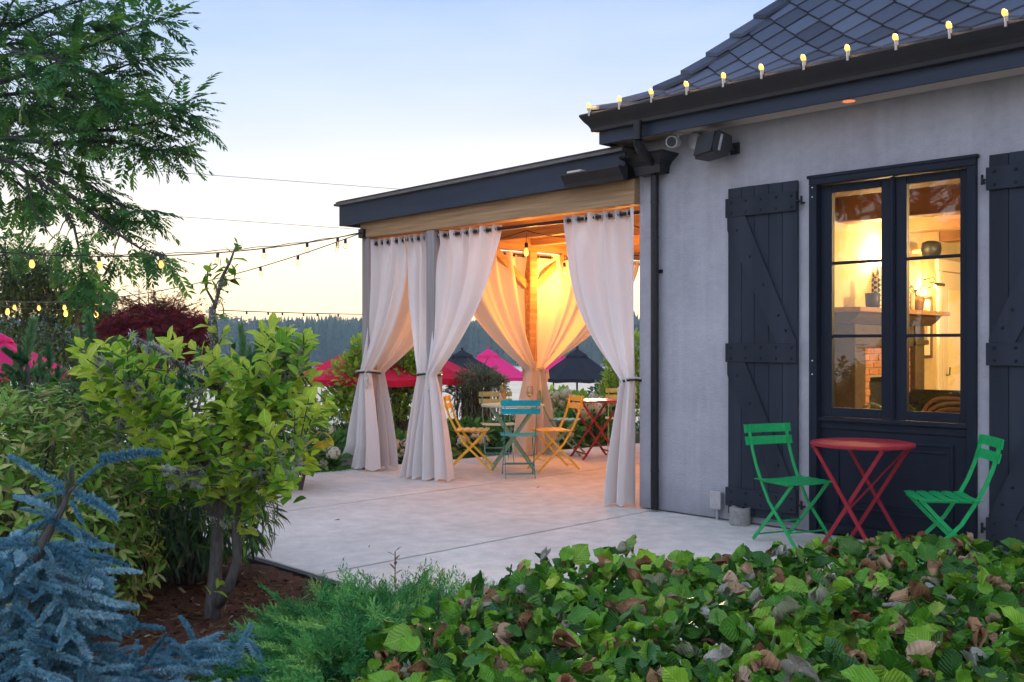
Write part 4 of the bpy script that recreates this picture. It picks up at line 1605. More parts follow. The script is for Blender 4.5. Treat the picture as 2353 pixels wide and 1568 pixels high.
# ================================================================== folding bistro chairs and tables
def paint(name, c, rough=.42):
    k = tuple(min(1, x * 1.16) for x in c)
    return surf(name, tuple(x * .84 for x in c), k, 34, rough, bump=.06, bscale=120, bdist=.002, spec=.3)
M['green'] = paint('green_enamel', (.012, .36, .10))
M['red'] = paint('red_enamel', (.30, .016, .028), .68)
M['red_bright'] = paint('red_enamel_worn', (.30, .025, .022))
M['teal'] = paint('turquoise_enamel', (.0, .38, .52))
M['yellow'] = paint('yellow_enamel', (.84, .54, .06))
M['mint'] = paint('mint_enamel', (.20, .38, .26))
M['aqua'] = paint('aqua_enamel', (.14, .42, .40))
M['sage'] = paint('sage_enamel', (.34, .47, .26))
M['pale'] = paint('pale_mint_enamel', (.42, .55, .45))
M['teal_leg'] = paint('teal_dark_enamel', (.03, .26, .30))

def chair(label, m, pos, face, group, m_leg=None, zoff=0.0):
    """folding metal chair; pos = (r, f) of the seat centre in the camera plan, face = (dr, df)"""
    ml = m_leg or m
    p = C(pos[0], pos[1], 0)
    fw = Vector((S45 * (face[0] - face[1]), S45 * (face[0] + face[1])))
    ang = math.atan2(-fw.x, fw.y)
    root = thing('bistro_chair', label, 'chair', (0, 0, 0), group)
    xs = .165
    for sx in (-1, 1):
        x = sx * xs
        mb = MB()
        mb.bar([(x, -.275, .825), (x, -.262, .74), (x, -.232, .64), (x, -.192, .54), (x, -.150, .46), (x, -.05, .30), (x, .235, .022), (x, .245, .012)], (1, 0, 0), .024, .008)
        mb.add([(x - .008, .225, .001), (x + .008, .225, .001), (x + .008, .275, .001), (x - .008, .275, .001), (x - .006, .235, .014), (x + .006, .235, .014), (x + .006, .262, .010), (x - .006, .262, .010)],
               [(0, 3, 2, 1), (4, 5, 6, 7), (0, 1, 5, 4), (1, 2, 6, 5), (2, 3, 7, 6), (3, 0, 4, 7)])
        mb.build('leg', ml, root)
        x = sx * (xs - .012)
        mb = MB()
        mb.bar([(x, .175, .438), (x, .06, .315), (x, -.232, .022), (x, -.245, .010)], (1, 0, 0), .024, .008)
        mb.bar([(x, .19, .440), (x, -.16, .440)], (1, 0, 0), .018, .006)
        mb.build('leg', ml, root)
    for z0, z1, y0, y1 in ((.765, .825, -.270, -.279), (.680, .738, -.250, -.266)):
        mb = MB()
        vs, fc = [], []
        N = 6
        for i in range(N + 1):
            t = i / N
            x = -.205 + .41 * t
            yb = -.012 * (1 - (2 * t - 1) ** 2)
            vs += [(x, y0 + yb, z0), (x, y1 + yb, z1), (x, y1 + yb - .006, z1), (x, y0 + yb - .006, z0)]
        for i in range(N):
            a = i * 4
            for k in range(4):
                k2 = (k + 1) % 4
                fc.append((a + k, a + k2, a + 4 + k2, a + 4 + k))
        fc += [(3, 2, 1, 0), (4 * N, 4 * N + 1, 4 * N + 2, 4 * N + 3)]
        mb.add(vs, fc)
        mb.build('back_slat', m, root)
    n = 5
    for i in range(n):
        y0 = -.175 + i * .076
        y1 = y0 + .062
        vs, fc = [], []
        N = 6
        for j in range(N + 1):
            t = j / N
            x = -.20 + .40 * t
            z = .449 - .010 * (1 - (2 * t - 1) ** 2)
            vs += [(x, y0, z), (x, y1, z), (x, y1, z + .004), (x, (y0 + y1) / 2, z + .0075), (x, y0, z + .004)]
        for j in range(N):
            a = j * 5
            for k in range(5):
                k2 = (k + 1) % 5
                fc.append((a + k, a + k2, a + 5 + k2, a + 5 + k))
        fc += [(4, 3, 2, 1, 0), tuple(5 * N + k for k in range(5))]
        mb = MB(); mb.add(vs, fc)
        mb.build('seat_slat', m, root)
    for (y, z, w) in ((-.205, .05, xs - .016), (-.105, .15, xs - .016), (.14, .112, xs - .004)):
        mb = MB(); mb.tube([(-w, y, z), (w, y, z)], .006, 8); mb.build('stretcher', ml, root)
    root.location = (p.x, p.y, zoff)
    root.rotation_euler = (0, 0, ang)
    return root

def table_round(label, m, mleg, pos, R, H, ang, group=None):
    p = C(pos[0], pos[1], 0)
    root = thing('bistro_table', label, 'table', (0, 0, 0), group)
    mb = MB(); mb.lathe([(R - .012, H - .020), (R - .002, H - .022), (R, H - .012), (R - .003, H - .002), (R - .012, H), (R * .5, H - .001)], 48)
    mb.build('tabletop', m, root)
    w, d, hz = R * .70, R * .66, H - .025
    for sy in (-1, 1):
        for sx in (-1, 1):
            y = sy * (d - (.014 if sx > 0 else 0))
            mb = MB(); mb.bar([(sx * w, y, hz), (-sx * w * .92, y, .012)], (0, 1, 0), .024, .011)
            mb.add([(-sx * w * .92 - .02, y - .008, .001), (-sx * w * .92 + .02, y - .008, .001), (-sx * w * .92 + .02, y + .008, .001), (-sx * w * .92 - .02, y + .008, .001), (-sx * w * .92, y, .022)], [(3, 2, 1, 0), (0, 1, 4), (1, 2, 4), (2, 3, 4), (3, 0, 4)])
            mb.build('leg', mleg, root)
    for (x, z) in ((w * .80, .06), (-w * .80, .06)):
        mb = MB(); mb.bar([(x, -d, z), (x, d, z)], (1, 0, 0), .018, .006); mb.build('stretcher', mleg, root)
    mb = MB(); mb.bar([(-w * .2, -d + .02, H * .36), (w * .85, d - .03, H - .06)], (1, -.3, 0), .012, .006); mb.build('brace', mleg, root)
    for x in (-w, w):
        mb = MB(); mb.bar([(x, -d - .02, hz + .001), (x, d + .02, hz + .001)], (1, 0, 0), .018, .016); mb.build('rail', mleg, root)
    root.location = (p.x, p.y, 0)
    root.rotation_euler = (0, 0, ang)
    return root

GW = 'green chairs at the red table by the window'
chair('bright green folding chair left of the red table, back to the wall', M['green'], (1.965, 6.97), (.40, -.916), GW)
chair('bright green folding chair right of the red table, seen from its side', M['green'], (2.70, 6.22), (-.985, .12), GW)
table_round('round red folding table in front of the window', M['red'], M['red'], (2.33, 6.62), .333, .75, 0)

GP = 'folding chairs under the pergola'
chair('turquoise folding chair with its back to the camera under the pergola', M['teal'], (.075, 10.62), (-.06, 1.0), GP, M['teal_leg'])
chair('yellow folding chair left of the pale table, partly behind the curtain', M['yellow'], (-.46, 11.2), (1.0, -.10), GP)
chair('yellow folding chair right of the pale table', M['yellow'], (.47, 11.2), (-.93, -.36), GP)
chair('sage green folding chair behind the pale table facing the camera', M['sage'], (-.17, 12.0), (.12, -1), GP, M['aqua'])
chair('mint folding chair turned towards the small red table', M['aqua'], (.66, 12.75), (.97, -.24), GP, M['mint'])
chair('sage green folding chair behind the small red table', M['sage'], (1.42, 13.0), (-.12, -1), GP)
table_round('pale mint round folding table with a bottle and two glasses', M['pale'], M['mint'], (.01, 11.25), .36, .73, math.radians(45))
# small square red table
p = C(1.03, 12.35, 0)
sq = thing('bistro_table', 'small square red folding table at the far edge of the patio', 'table', (0, 0, 0))
mb = MB(); mb.bbox((-.29, -.29, .70), (.29, .29, .722), .006); mb.build('tabletop', M['red_bright'], sq)
for sy in (-1, 1):
    for sx in (-1, 1):
        y = sy * (.22 - (.012 if sx > 0 else 0))
        mb = MB(); mb.bar([(sx * .25, y, .695), (-sx * .22, y, .03), (-sx * .245, y, .006)], (0, 1, 0), .026, .011); mb.build('leg', M['red_bright'], sq)
for x in (-.2, .2):
    mb = MB(); mb.bar([(x, -.22, .075), (x, .22, .075)], (1, 0, 0), .02, .008); mb.build('stretcher', M['red_bright'], sq)
mb = MB(); mb.bar([(-.02, -.2, .30), (.22, .2, .62)], (1, 0, 0), .012, .006); mb.build('brace', M['red_bright'], sq)
sq.location = (p.x, p.y, 0)
sq.rotation_euler = (0, 0, math.radians(62))

# bottle and glasses on the pale table
def liquid(name, c):
    m, n, l, p_ = new_mat(name)
    p_.inputs['Base Color'].default_value = (*c, 1)
    p_.inputs['Roughness'].default_value = .05
    p_.inputs['Transmission Weight'].default_value = .85
    p_.inputs['IOR'].default_value = 1.33
    return m
M['wine'] = liquid('white_wine', (.95, .78, .35))
M['bottle'] = liquid('olive_bottle', (.62, .55, .16))
TH = .73
b = C(-.10, 11.12, TH)
bt = thing('wine_bottle', 'wine bottle with a cork pourer standing on the pale table', 'bottle', b)
lathe_obj('body', [(.034, .001), (.037, .01), (.037, .17), (.034, .195), (.018, .225), (.0145, .245), (.0145, .29)], b, M['bottle'], bt)
lathe_obj('capsule', [(.0155, .25), (.0155, .305), (.013, .307)], b, M['black_plastic'], bt)
lathe_obj('stopper', [(.010, .3075), (.012, .33), (.011, .345), (.006, .35)], b, M['mantel_top'], bt)
lathe_obj('label_band', [(.0376, .05), (.0376, .13)], b, M['white_trim'], bt)
for (r, f, lb) in ((-.085, 11.02, 'wine glass in front of the bottle on the pale table'), (.20, 11.20, 'wine glass standing alone right of the bottle')):
    c = C(r, f, TH)
    g = thing('wine_glass', lb, 'glass', c, 'wine glasses on the pale table')
    lathe_obj('bowl', [(.004, .075), (.022, .09), (.036, .115), (.040, .14), (.036, .175), (.031, .205), (.030, .205), (.035, .175), (.038, .14)], c, M['clear'], g)
    lathe_obj('wine', [(.003, .080), (.021, .094), (.0345, .117), (.0375, .136), (.001, .1365)], c, M['wine'], g)
    lathe_obj('stem', [(.034, .001), (.032, .003), (.006, .008), (.0035, .02), (.0035, .07), (.006, .078)], c, M['clear'], g)

# ================================================================== umbrellas
def umb_cloth(name, c):
    return fabric(name, c, .3)
M['pink'] = umb_cloth('pink_canvas', (.85, .03, .19))
M['magenta'] = umb_cloth('magenta_canvas', (.88, .04, .22))
M['crimson'] = umb_cloth('red_canvas', (.82, .02, .08))
M['black_cloth'] = umb_cloth('charcoal_canvas', (.030, .034, .045))
def umbrella(label, m, c, rim_r, apex_z, rim_z, ground, rot=0, tilt=0, group='garden umbrellas below the patio'):
    root = thing('umbrella', label, 'umbrella', (0, 0, 0), group)
    n = 8
    def surf_r(t, lift=0):
        return apex_z + (rim_z - apex_z) * (t ** 1.08) + lift
    vs, fc = [], []
    RS = [.16, .35, .55, .78, 1.0]
    SUB = 4
    K = n * SUB
    for t in RS:
        for k in range(K):
            a = 2 * PI * k / K + rot
            sgm = (k % SUB) / SUB
            chord = math.cos(PI / n) / math.cos(2 * PI * sgm / n - PI / n)
            dip = math.sin(PI * sgm)
            rr = rim_r * t * chord
            z = surf_r(t) - .05 * dip * t * (1 - t * .4)
            if t == 1.0:
                z += .05 * dip
            vs.append((rr * math.cos(a), rr * math.sin(a), z))
    for k in range(K):      # valance
        x, y, z = vs[(len(RS) - 1) * K + k]
        vs.append((x * 1.003, y * 1.003, z - .085))
    for i in range(len(RS)):
        for k in range(K):
            k2 = (k + 1) % K
            fc.append((i * K + k, i * K + k2, (i + 1) * K + k2, (i + 1) * K + k))
    mb = MB(); mb.add(vs, fc)
    mb.build('canopy', m, root, fix=False)
    vs, fc = [], []
    for t, lf in ((.0, .055), (.10, .045), (.26, .028), (.285, .024)):
        for k in range(K):
            a = 2 * PI * k / K + rot
            sgm = (k % SUB) / SUB
            chord = math.cos(PI / n) / math.cos(2 * PI * sgm / n - PI / n)
            z = surf_r(t, lf) - (.03 if t > .28 else 0) + (.025 * math.sin(PI * sgm) if t > .2 else 0)
            vs.append((rim_r * t * chord * math.cos(a), rim_r * t * chord * math.sin(a), z))
    for i in range(3):
        for k in range(K):
            k2 = (k + 1) % K
            fc.append((i * K + k, i * K + k2, (i + 1) * K + k2, (i + 1) * K + k))
    mb = MB(); mb.add(vs, fc); mb.build('vent_cap', m, root, fix=False)
    mb = MB(); mb.tube([(0, 0, ground), (0, 0, apex_z + .06)], .024, 10); mb.build('pole', M['black_metal'], root)
    mb = MB(); mb.lathe([(.03, .0), (.034, .02), (.03, .04), (.012, .055)], 12, (0, 0, apex_z + .048)); mb.build('finial', m, root)
    for k in range(n):
        a = 2 * PI * k / n + rot
        mb = MB(); mb.bar([(0, 0, apex_z - .03), (rim_r * .98 * math.cos(a), rim_r * .98 * math.sin(a), rim_z - .02)], (-math.sin(a), math.cos(a), 0), .02, .014)
        mb.bar([(0, 0, rim_z - .12), (rim_r * .5 * math.cos(a), rim_r * .5 * math.sin(a), (apex_z + rim_z) / 2 - .03)], (-math.sin(a), math.cos(a), 0), .016, .012)
        mb.build('rib', M['black_metal'], root)
    mb = MB(); mb.lathe([(.24, .0), (.25, .04), (.06, .09), (.04, .2)], 20, (0, 0, ground)); mb.build('base', M['black_metal'], root)
    root.location = (c.x, c.y, 0)
    root.rotation_euler = (tilt, 0, 0)
    return root
def umb_px(label, m, apx, apy, rimy, halfw, f, rot=0):
    c = W(apx, apy, f)
    az = c.z - .09
    rz = CAM.z - (rimy - 795) * f / FPX
    umbrella(label, m, c, halfw * f / FPX, az, rz, terrain(c.x, c.y), rot)
umb_px('deep pink umbrella at the left edge of the garden behind the pines', M['pink'], -22, 748, 860, 178, 13.2, .35)
umb_px('crimson umbrella behind the left corner post of the pergola', M['crimson'], 892, 758, 868, 222, 14.5, .2)
umb_px('charcoal umbrella behind the top of the leafy shrub, left of the crimson one', M['black_cloth'], 652, 792, 866, 92, 25, .1)
umb_px('charcoal umbrella behind the weeping conifer', M['black_cloth'], 1062, 800, 862, 98, 24, .5)
umb_px('hot pink umbrella with scalloped vent between the conifer and the orange curtains', M['magenta'], 1122, 798, 868, 98, 27, .3)
umb_px('hot pink umbrella tip peeping out behind the charcoal one', M['magenta'], 1272, 800, 868, 95, 30, .6)
umb_px('charcoal umbrella right of the orange curtains, its vent and poles in full view', M['black_cloth'], 1326, 797, 870, 96, 24, .22)
# ================================================================== plants: leaf templates
TEMPL = {}
LUV = {}            # position on the flat leaf, for the veins
def tmpl(key, V, T):
    V = np.asarray(V, np.float64)
    TEMPL[key] = (V, np.asarray(T, np.int32), float(np.ptp(V[:, 0])))

def quads(F):
    T = []
    for f in F:
        for k in range(1, len(f) - 1):
            T.append((f[0], f[k], f[k + 1]))
    return T

def t_leaf(key, w, fold=.2, droop=.15, prof=((0, .06), (.25, .75), (.55, 1.0), (.8, .62)), wave=0.0, seed=0):
    rn = random.Random(seed)
    V, F = [], []
    for t, k in prof:
        z = -droop * t * t
        V += [(t, w / 2 * k, z + fold * w / 2 * k + rn.uniform(-wave, wave)), (t, 0, z), (t, -w / 2 * k, z + fold * w / 2 * k + rn.uniform(-wave, wave))]
    n = len(prof)
    V.append((1, 0, -droop))
    for i in range(n - 1):
        a = i * 3
        F += [(a, a + 3, a + 4, a + 1), (a + 1, a + 4, a + 5, a + 2)]
    a = (n - 1) * 3
    F += [(a, 3 * n, a + 1), (a + 1, 3 * n, a + 2)]
    tmpl(key, V, quads(F)[:] if False else [tuple(reversed(t)) for t in quads(F)])

for i in range(3):
    t_leaf('ovate%d' % i, .50 + .06 * i, .22 + .08 * i, .10 + .12 * i, seed=i, wave=.015)
    t_leaf('lance%d' % i, .33, .3, .05 + .15 * i, seed=i, wave=.01)
    t_leaf('narrow%d' % i, .16, .3, .15 + .25 * i, seed=i)
t_leaf('tiny', .5, .2, .15, prof=((0, .1), (.5, 1.0)))

def t_broad(key, seed, crumple=0.0):
    rn = random.Random(seed)
    V, F, U = [], [], []
    ts = [0, .06, .16, .28, .40, .52, .64, .75, .85, .93, 1.0]
    wd = [.02, .26, .38, .42, .45, .42, .40, .30, .22, .10, .0]
    bend = rn.uniform(-.25, .35)
    for i, (t, w0) in enumerate(zip(ts, wd)):
        w = w0
        ser, ser2 = [(1.10 if i % 2 else .90) * (1 + rn.uniform(-.10, .10)) for _ in (0, 1)]
        z = -bend * t * t + .05 * math.sin(t * 7 + seed)
        for s, e in ((1, ser), (.5, 1), (0, 1), (-.5, 1), (-1, ser2)):
            y = s * w * e
            U.append((t, y, 0))
            zz = z + .22 * abs(y) + .030 * math.sin(11 * t + 5 * s + seed) * abs(s) + (.02 * math.sin(22 * t) if abs(s) == .5 else 0)
            x = t + (-.05 if abs(s) == 1 and t > .3 else 0) + (-.04 if t == 0 and s else 0)
            if crumple:
                r_ = crumple * 2.4 * s * (w / .45)
                y2 = math.sin(r_) * w * .62
                zz = z + (1 - math.cos(r_)) * .30 + .10 * math.sin(6 * t + 3 * s + seed)
                y = y2
                x = t * .9 + .07 * math.sin(8 * s + seed)
                zz += -.25 * t * t * (1 if seed % 2 else -.6) + rn.uniform(-.02, .02)
            V.append((x, y, zz))
    for i in range(len(ts) - 1):
        for k in range(4):
            a = i * 5 + k
            F.append((a, a + 1, a + 6, a + 5))
    LUV[key] = np.array(U)
    tmpl(key, V, quads(F))
for i in range(5):
    t_broad('broad%d' % i, i)
for i in range(4):
    t_broad('fold%d' % i, i + 30, .30 + .14 * i)
for i in range(4):
    t_broad('curled%d' % i, i + 10, .9 + .25 * i)

def needle_shoot(key, seed, N=260, nl=.105, spread=(.9, .55), bend=.12, wid=.014, up=.25, taper=.35, stem=.02, allround=True):
    rn = random.Random(seed)
    V, T = [], []
    def ax(t):
        return Vector((t, .04 * math.sin(3 * t + seed), -bend * t * t))
    K = 5
    for i in range(K + 1):
        t = i / K
        p = ax(t)
        for k in range(4):
            a = PI / 2 * k
            V.append((p.x, p.y + stem * (1 - .6 * t) * math.cos(a), p.z + stem * (1 - .6 * t) * math.sin(a)))
    for i in range(K):
        for k in range(4):
            k2 = (k + 1) % 4
            a, b, c, d = i * 4 + k, i * 4 + k2, (i + 1) * 4 + k2, (i + 1) * 4 + k
            T += [(a, b, c), (a, c, d)]
    nstem = len(T)
    for i in range(N):
        t = (i + rn.random()) / N
        p = ax(min(1, t))
        a = rn.uniform(0, 2 * PI)
        lean = spread[0] + (spread[1] - spread[0]) * t + rn.uniform(-.15, .15)
        d = Vector((math.cos(lean), math.sin(lean) * math.cos(a), math.sin(lean) * math.sin(a) + up * .3)).normalized()
        L = nl * rn.uniform(.8, 1.15) * (1 - taper * max(0, (t - .75) / .25))
        s = d.cross(Vector((rn.uniform(-1, 1), rn.uniform(-1, 1), rn.uniform(-1, 1)))).normalized() * wid / 2
        n = len(V)
        mid = p + d * L * .55
        V += [p + s * .8, p - s * .8, mid - s, mid + s, p + d * L]
        T += [(n, n + 1, n + 2), (n, n + 2, n + 3), (n + 3, n + 2, n + 4)]
    tmpl(key, V, T)
for i in range(4):
    needle_shoot('spruce%d' % i, i, 460, .11, (1.2, .8), (.02, .12, .22, .08)[i], .017)
for i in range(3):
    needle_shoot('pine%d' % i, 20 + i, 430, .25, (.85, .42), .03, .022, 0, .05, .03)
for i in range(3):
    needle_shoot('farspruce%d' % i, 40 + i, 90, .16, (1.0, .5), .35, .04)

def t_frond(key, seed, pairs=8):
    rn = random.Random(seed)
    V, T = [], []
    dr = rn.uniform(.15, .5)
    def ax(t):
        return Vector((t, .05 * math.sin(2 * t + seed), -dr * t * t))
    for i in range(5):
        p = ax(i / 4)
        V += [(p.x, p.y - .006, p.z), (p.x, p.y + .006, p.z)]
    for i in range(4):
        a = 2 * i
        T += [(a, a + 1, a + 3), (a, a + 3, a + 2)]
    for i in range(pairs):
        t = .16 + .80 * i / (pairs - 1)
        p = ax(t)
        L = .30 * (1 - .55 * abs(t - .5) ** 1.2) * rn.uniform(.85, 1.15)
        for s in (-1, 1):
            if rn.random() < .06:
                continue
            d = Vector((.55 + .3 * t, s * .85, -.28 + rn.uniform(-.2, .15))).normalized()
            sd = Vector((-d.y, d.x, rn.uniform(-.3, .3))).normalized() * L * .20
            n = len(V)
            V += [p, p + d * L * .45 + sd, p + d * L + Vector((0, 0, -.04)), p + d * L * .45 - sd, p + d * L * .45 + Vector((0, 0, -.018))]
            T += [(n, n + 4, n + 1), (n + 1, n + 4, n + 2), (n + 2, n + 4, n + 3), (n + 3, n + 4, n)]
    p = ax(1.0); d = Vector((1, 0, -.5)).normalized()
    n = len(V)
    V += [p, p + d * .1 + Vector((0, .04, 0)), p + d * .22, p + d * .1 - Vector((0, .04, 0))]
    T += [(n, n + 3, n + 2), (n, n + 2, n + 1)]
    tmpl(key, V, T)
for i in range(5):
    t_frond('frond%d' % i, i, 7 + i % 3)

def t_juniper(key, seed):
    rn = random.Random(seed)
    V, T = [], []
    def tuft(p, d, L):
        for k in range(7):
            a = rn.uniform(0, 2 * PI)
            o = d.orthogonal().normalized()
            o = Matrix.Rotation(a, 3, d) @ o
            q = p + d * L * (k / 6)
            e = (d * .8 + o * .75).normalized() * L * .42
            s = d.cross(o).normalized() * L * .075
            n = len(V)
            V.extend([q - s, q + s, q + e])
            T.append((n, n + 1, n + 2))
    for j in range(9):
        t = j / 9
        p = Vector((t, 0, -.12 * t * t))
        for s in (-1, 1):
            d = Vector((.75, s * rn.uniform(.4, .8), rn.uniform(-.2, .45))).normalized()
            L = .34 * (1 - .45 * t)
            tuft(p, d, L)
            if j % 2 == 0:
                d2 = (d + Vector((.3, -s * .5, .4))).normalized()
                tuft(p + d * L * .45, d2, L * .6)
    tuft(Vector((.95, 0, -.1)), Vector((1, 0, .1)).normalized(), .25)
    tmpl(key, V, T)
for i in range(4):
    t_juniper('juniper%d' % i, i)

def t_head(key, seed, n=90):
    rn = random.Random(seed)
    V, T = [], []
    for i in range(n):
        z = rn.uniform(-.75, 1); a = rn.uniform(0, 2 * PI)
        q = math.sqrt(max(0, 1 - z * z))
        d = Vector((q * math.cos(a), q * math.sin(a), z))
        p = Vector((d.x * .5, d.y * .5, d.z * .42)) * rn.uniform(.8, 1.05)
        u = d.orthogonal().normalized()
        u = Matrix.Rotation(rn.uniform(0, 6), 3, d) @ u
        v = d.cross(u)
        s = rn.uniform(.09, .13)
        b = len(V)
        V += [p + u * s, p + v * s, p - u * s, p - v * s, p + d * .03]
        T += [(b, b + 1, b + 4), (b + 1, b + 2, b + 4), (b + 2, b + 3, b + 4), (b + 3, b, b + 4)]
    tmpl(key, V, T)
for i in range(3):
    t_head('head%d' % i, i)

def t_star(key, seed):
    rn = random.Random(seed)
    V, T = [(0, 0, 0)], []
    for k in range(5):
        a = (k - 2) * .62
        L = 1 - .12 * abs(k - 2)
        b = len(V)
        V += [(.45 * L * math.cos(a - .16), .45 * L * math.sin(a - .16), .03), (L * math.cos(a), L * math.sin(a), -.15 + rn.uniform(-.1, .1)), (.45 * L * math.cos(a + .16), .45 * L * math.sin(a + .16), .03)]
        T += [(0, b, b + 1), (0, b + 1, b + 2)]
    tmpl(key, V, T)
t_star('star0', 0); t_star('star1', 1)

# ------------------------------------------------------------------ scatter bookkeeping
GROUPS = []
def norm(a):
    return a / np.maximum(1e-9, np.linalg.norm(a, axis=-1, keepdims=True))
def frames(pos, d, nr, sc):
    pos, d, nr = np.asarray(pos, float), norm(np.asarray(d, float)), np.asarray(nr, float)
    y = norm(np.cross(nr, d))
    z = np.cross(d, y)
    m = np.zeros((len(pos), 4, 4))
    sc = np.broadcast_to(np.asarray(sc, float), (len(pos),))[:, None]
    m[:, :3, 0], m[:, :3, 1], m[:, :3, 2], m[:, :3, 3] = d * sc, y * sc, z * sc, pos
    m[:, 3, 3] = 1
    return m
def scatter(plant, name, keys, mat, m4, single=True):
    """spread instances over the template variants"""
    if len(m4) == 0:
        return
    keys = [keys] if isinstance(keys, str) else keys
    pick = RNG.integers(0, len(keys), len(m4))
    for i, k in enumerate(keys):
        sel = m4[pick == i]
        if len(sel):
            GROUPS.append((plant, name, k, mat, sel, single))

def ru(n, lo=-1, hi=1, k=3):
    return RNG.uniform(lo, hi, (n, k))
def lumps(d, fr, amp, seed=0):
    return np.array([1 + amp * noise.noise(Vector((x * fr + seed, y * fr, z * fr))) for x, y, z in d])
def blob(plant, name, c, rad, n, keys, mat, size, shell=.35, up=.2, out=.8, lump=.25, seed=0, jit=.6, floor=None, single=True, frac=(0, 1), nrm_up=.8, sq=1.0):
    """leaves in the outer part of a lumpy ellipsoid"""
    c = np.array(c, float)
    d = norm(RNG.normal(size=(n, 3)))
    if sq != 1:
        d = np.sign(d) * np.abs(d) ** sq
    rr = (1 - np.abs(RNG.normal(size=n)) * shell).clip(.05, 1.12) * lumps(d, 2.2, lump, seed)
    p = c + d * rr[:, None] * np.array(rad)
    if floor is not None:
        keep = p[:, 2] > floor
        p, d = p[keep], d[keep]
    k = len(p)
    dr = norm(d * out + np.array([0, 0, up]) + ru(k) * jit)
    nr = norm(d * .6 + np.array([0, 0, nrm_up]) + ru(k) * .5)
    scatter(plant, name, keys, mat, frames(p, dr, nr, RNG.uniform(size[0], size[1], k)), single)
    return p, d

SEEN_W, SEEN_H = 784, 523
def finish_leaves():
    PXS, DEP, IDS = [], [], []
    base = 0
    sizes = []
    c0 = np.array(CAM)
    R3, F3 = np.array([S45, S45, 0]), np.array([-S45, S45, 0])
    for (plant, name, key, mat, m4, single) in GROUPS:
        V, T, L = TEMPL[key]
        st = V[np.linspace(0, len(V) - 1, min(len(V), 14)).astype(int)]
        cen = V[T].mean(1)
        st = np.concatenate([st, cen[np.linspace(0, len(cen) - 1, min(len(cen), 10)).astype(int)]])
        P = np.einsum('kij,nj->kni', m4[:, :3, :3], st) + m4[:, None, :3, 3] - c0
        f = P @ F3
        x = (1176.5 + (P @ R3) / np.maximum(f, .05) * FPX) / 3.0
        y = (795 - P[:, :, 2] / np.maximum(f, .05) * FPX) / 3.0
        ok = (f > .2) & (x >= 0) & (x < SEEN_W) & (y >= 0) & (y < SEEN_H)
        ids = np.broadcast_to(np.arange(base, base + len(m4))[:, None], f.shape)
        PXS.append((y[ok].astype(int) * SEEN_W + x[ok].astype(int))); DEP.append(f[ok]); IDS.append(ids[ok])
        fl = ((m4[:, :3, 3] - c0) @ F3).clip(.2)
        sizes.append(np.linalg.norm(m4[:, :3, 0], axis=1) * L * FPX / fl)
        base += len(m4)
    PXS, DEP, IDS = map(np.concatenate, (PXS, DEP, IDS))
    sizes = np.concatenate(sizes)
    o = np.argsort(DEP, kind='stable')
    _, first = np.unique(PXS[o], return_index=True)
    cnt = np.bincount(IDS[o][first], minlength=base)
    # choose the singles of every plant and part name
    byp = {}
    base = 0
    for gi, g in enumerate(GROUPS):
        k = (g[0].name, g[1])
        byp.setdefault(k, []).append((gi, base, len(g[4])))
        base += len(g[4])
    chosen = np.zeros(base, bool)
    for k, lst in byp.items():
        if not GROUPS[lst[0][0]][5]:
            continue
        ids = np.concatenate([np.arange(b, b + n) for _, b, n in lst])
        score = np.where((cnt[ids] > 0) & (sizes[ids] >= 9.4), cnt[ids] + .01 * sizes[ids], 0)
        top = ids[np.argsort(-score)][:300]
        chosen[top[score[np.argsort(-score)][:300] > 0]] = True
    cache = {}
    for k, lst in byp.items():
        plant = GROUPS[lst[0][0]][0]
        inv = wm(plant).inverted()
        VV, TT, MI, TI, mats, LU = [], [], [], [], [], []
        nv = 0
        for gi, b, n in lst:
            _, name, key, mat, m4, _s = GROUPS[gi]
            V, T, L = TEMPL[key]
            sel = chosen[b:b + n]
            ck = (key, mat.name)
            for m in m4[sel]:
                if ck not in cache:
                    cache[ck] = np_mesh(name, V, T, [mat], luv=LUV.get(key, V))
                ob = bpy.data.objects.new(name, cache[ck])
                COL.objects.link(ob)
                ob.parent = plant
                ob.matrix_parent_inverse = inv
                ob.matrix_basis = Matrix(m.tolist())
            rest = m4[~sel]
            if len(rest):
                if mat not in mats:
                    mats.append(mat)
                P = np.einsum('kij,nj->kni', rest[:, :3, :3], V) + rest[:, None, :3, 3]
                VV.append(P.reshape(-1, 3))
                off = nv + np.arange(len(rest))[:, None, None] * len(V)
                TT.append((T[None] + off).reshape(-1, 3))
                MI.append(np.full(len(rest) * len(T), mats.index(mat)))
                LU.append(np.tile(LUV.get(key, V), (len(rest), 1)))
                TI.append(np.repeat(RNG.uniform(size=len(rest)), len(V)))
                nv += len(rest) * len(V)
        if VV:
            nm = {'leaf': 'foliage', 'frond': 'foliage', 'shoot': 'needles', 'spray': 'foliage', 'flower_head': 'blossom'}.get(k[1], k[1])
            me = np_mesh(nm, np.concatenate(VV), np.concatenate(TT), mats, np.concatenate(MI), np.concatenate(TI), luv=np.concatenate(LU))
            ob = bpy.data.objects.new(nm, me)
            COL.objects.link(ob)
            ob.parent = plant
            ob.matrix_parent_inverse = inv
            tag(ob, None, None, None, 'stuff')
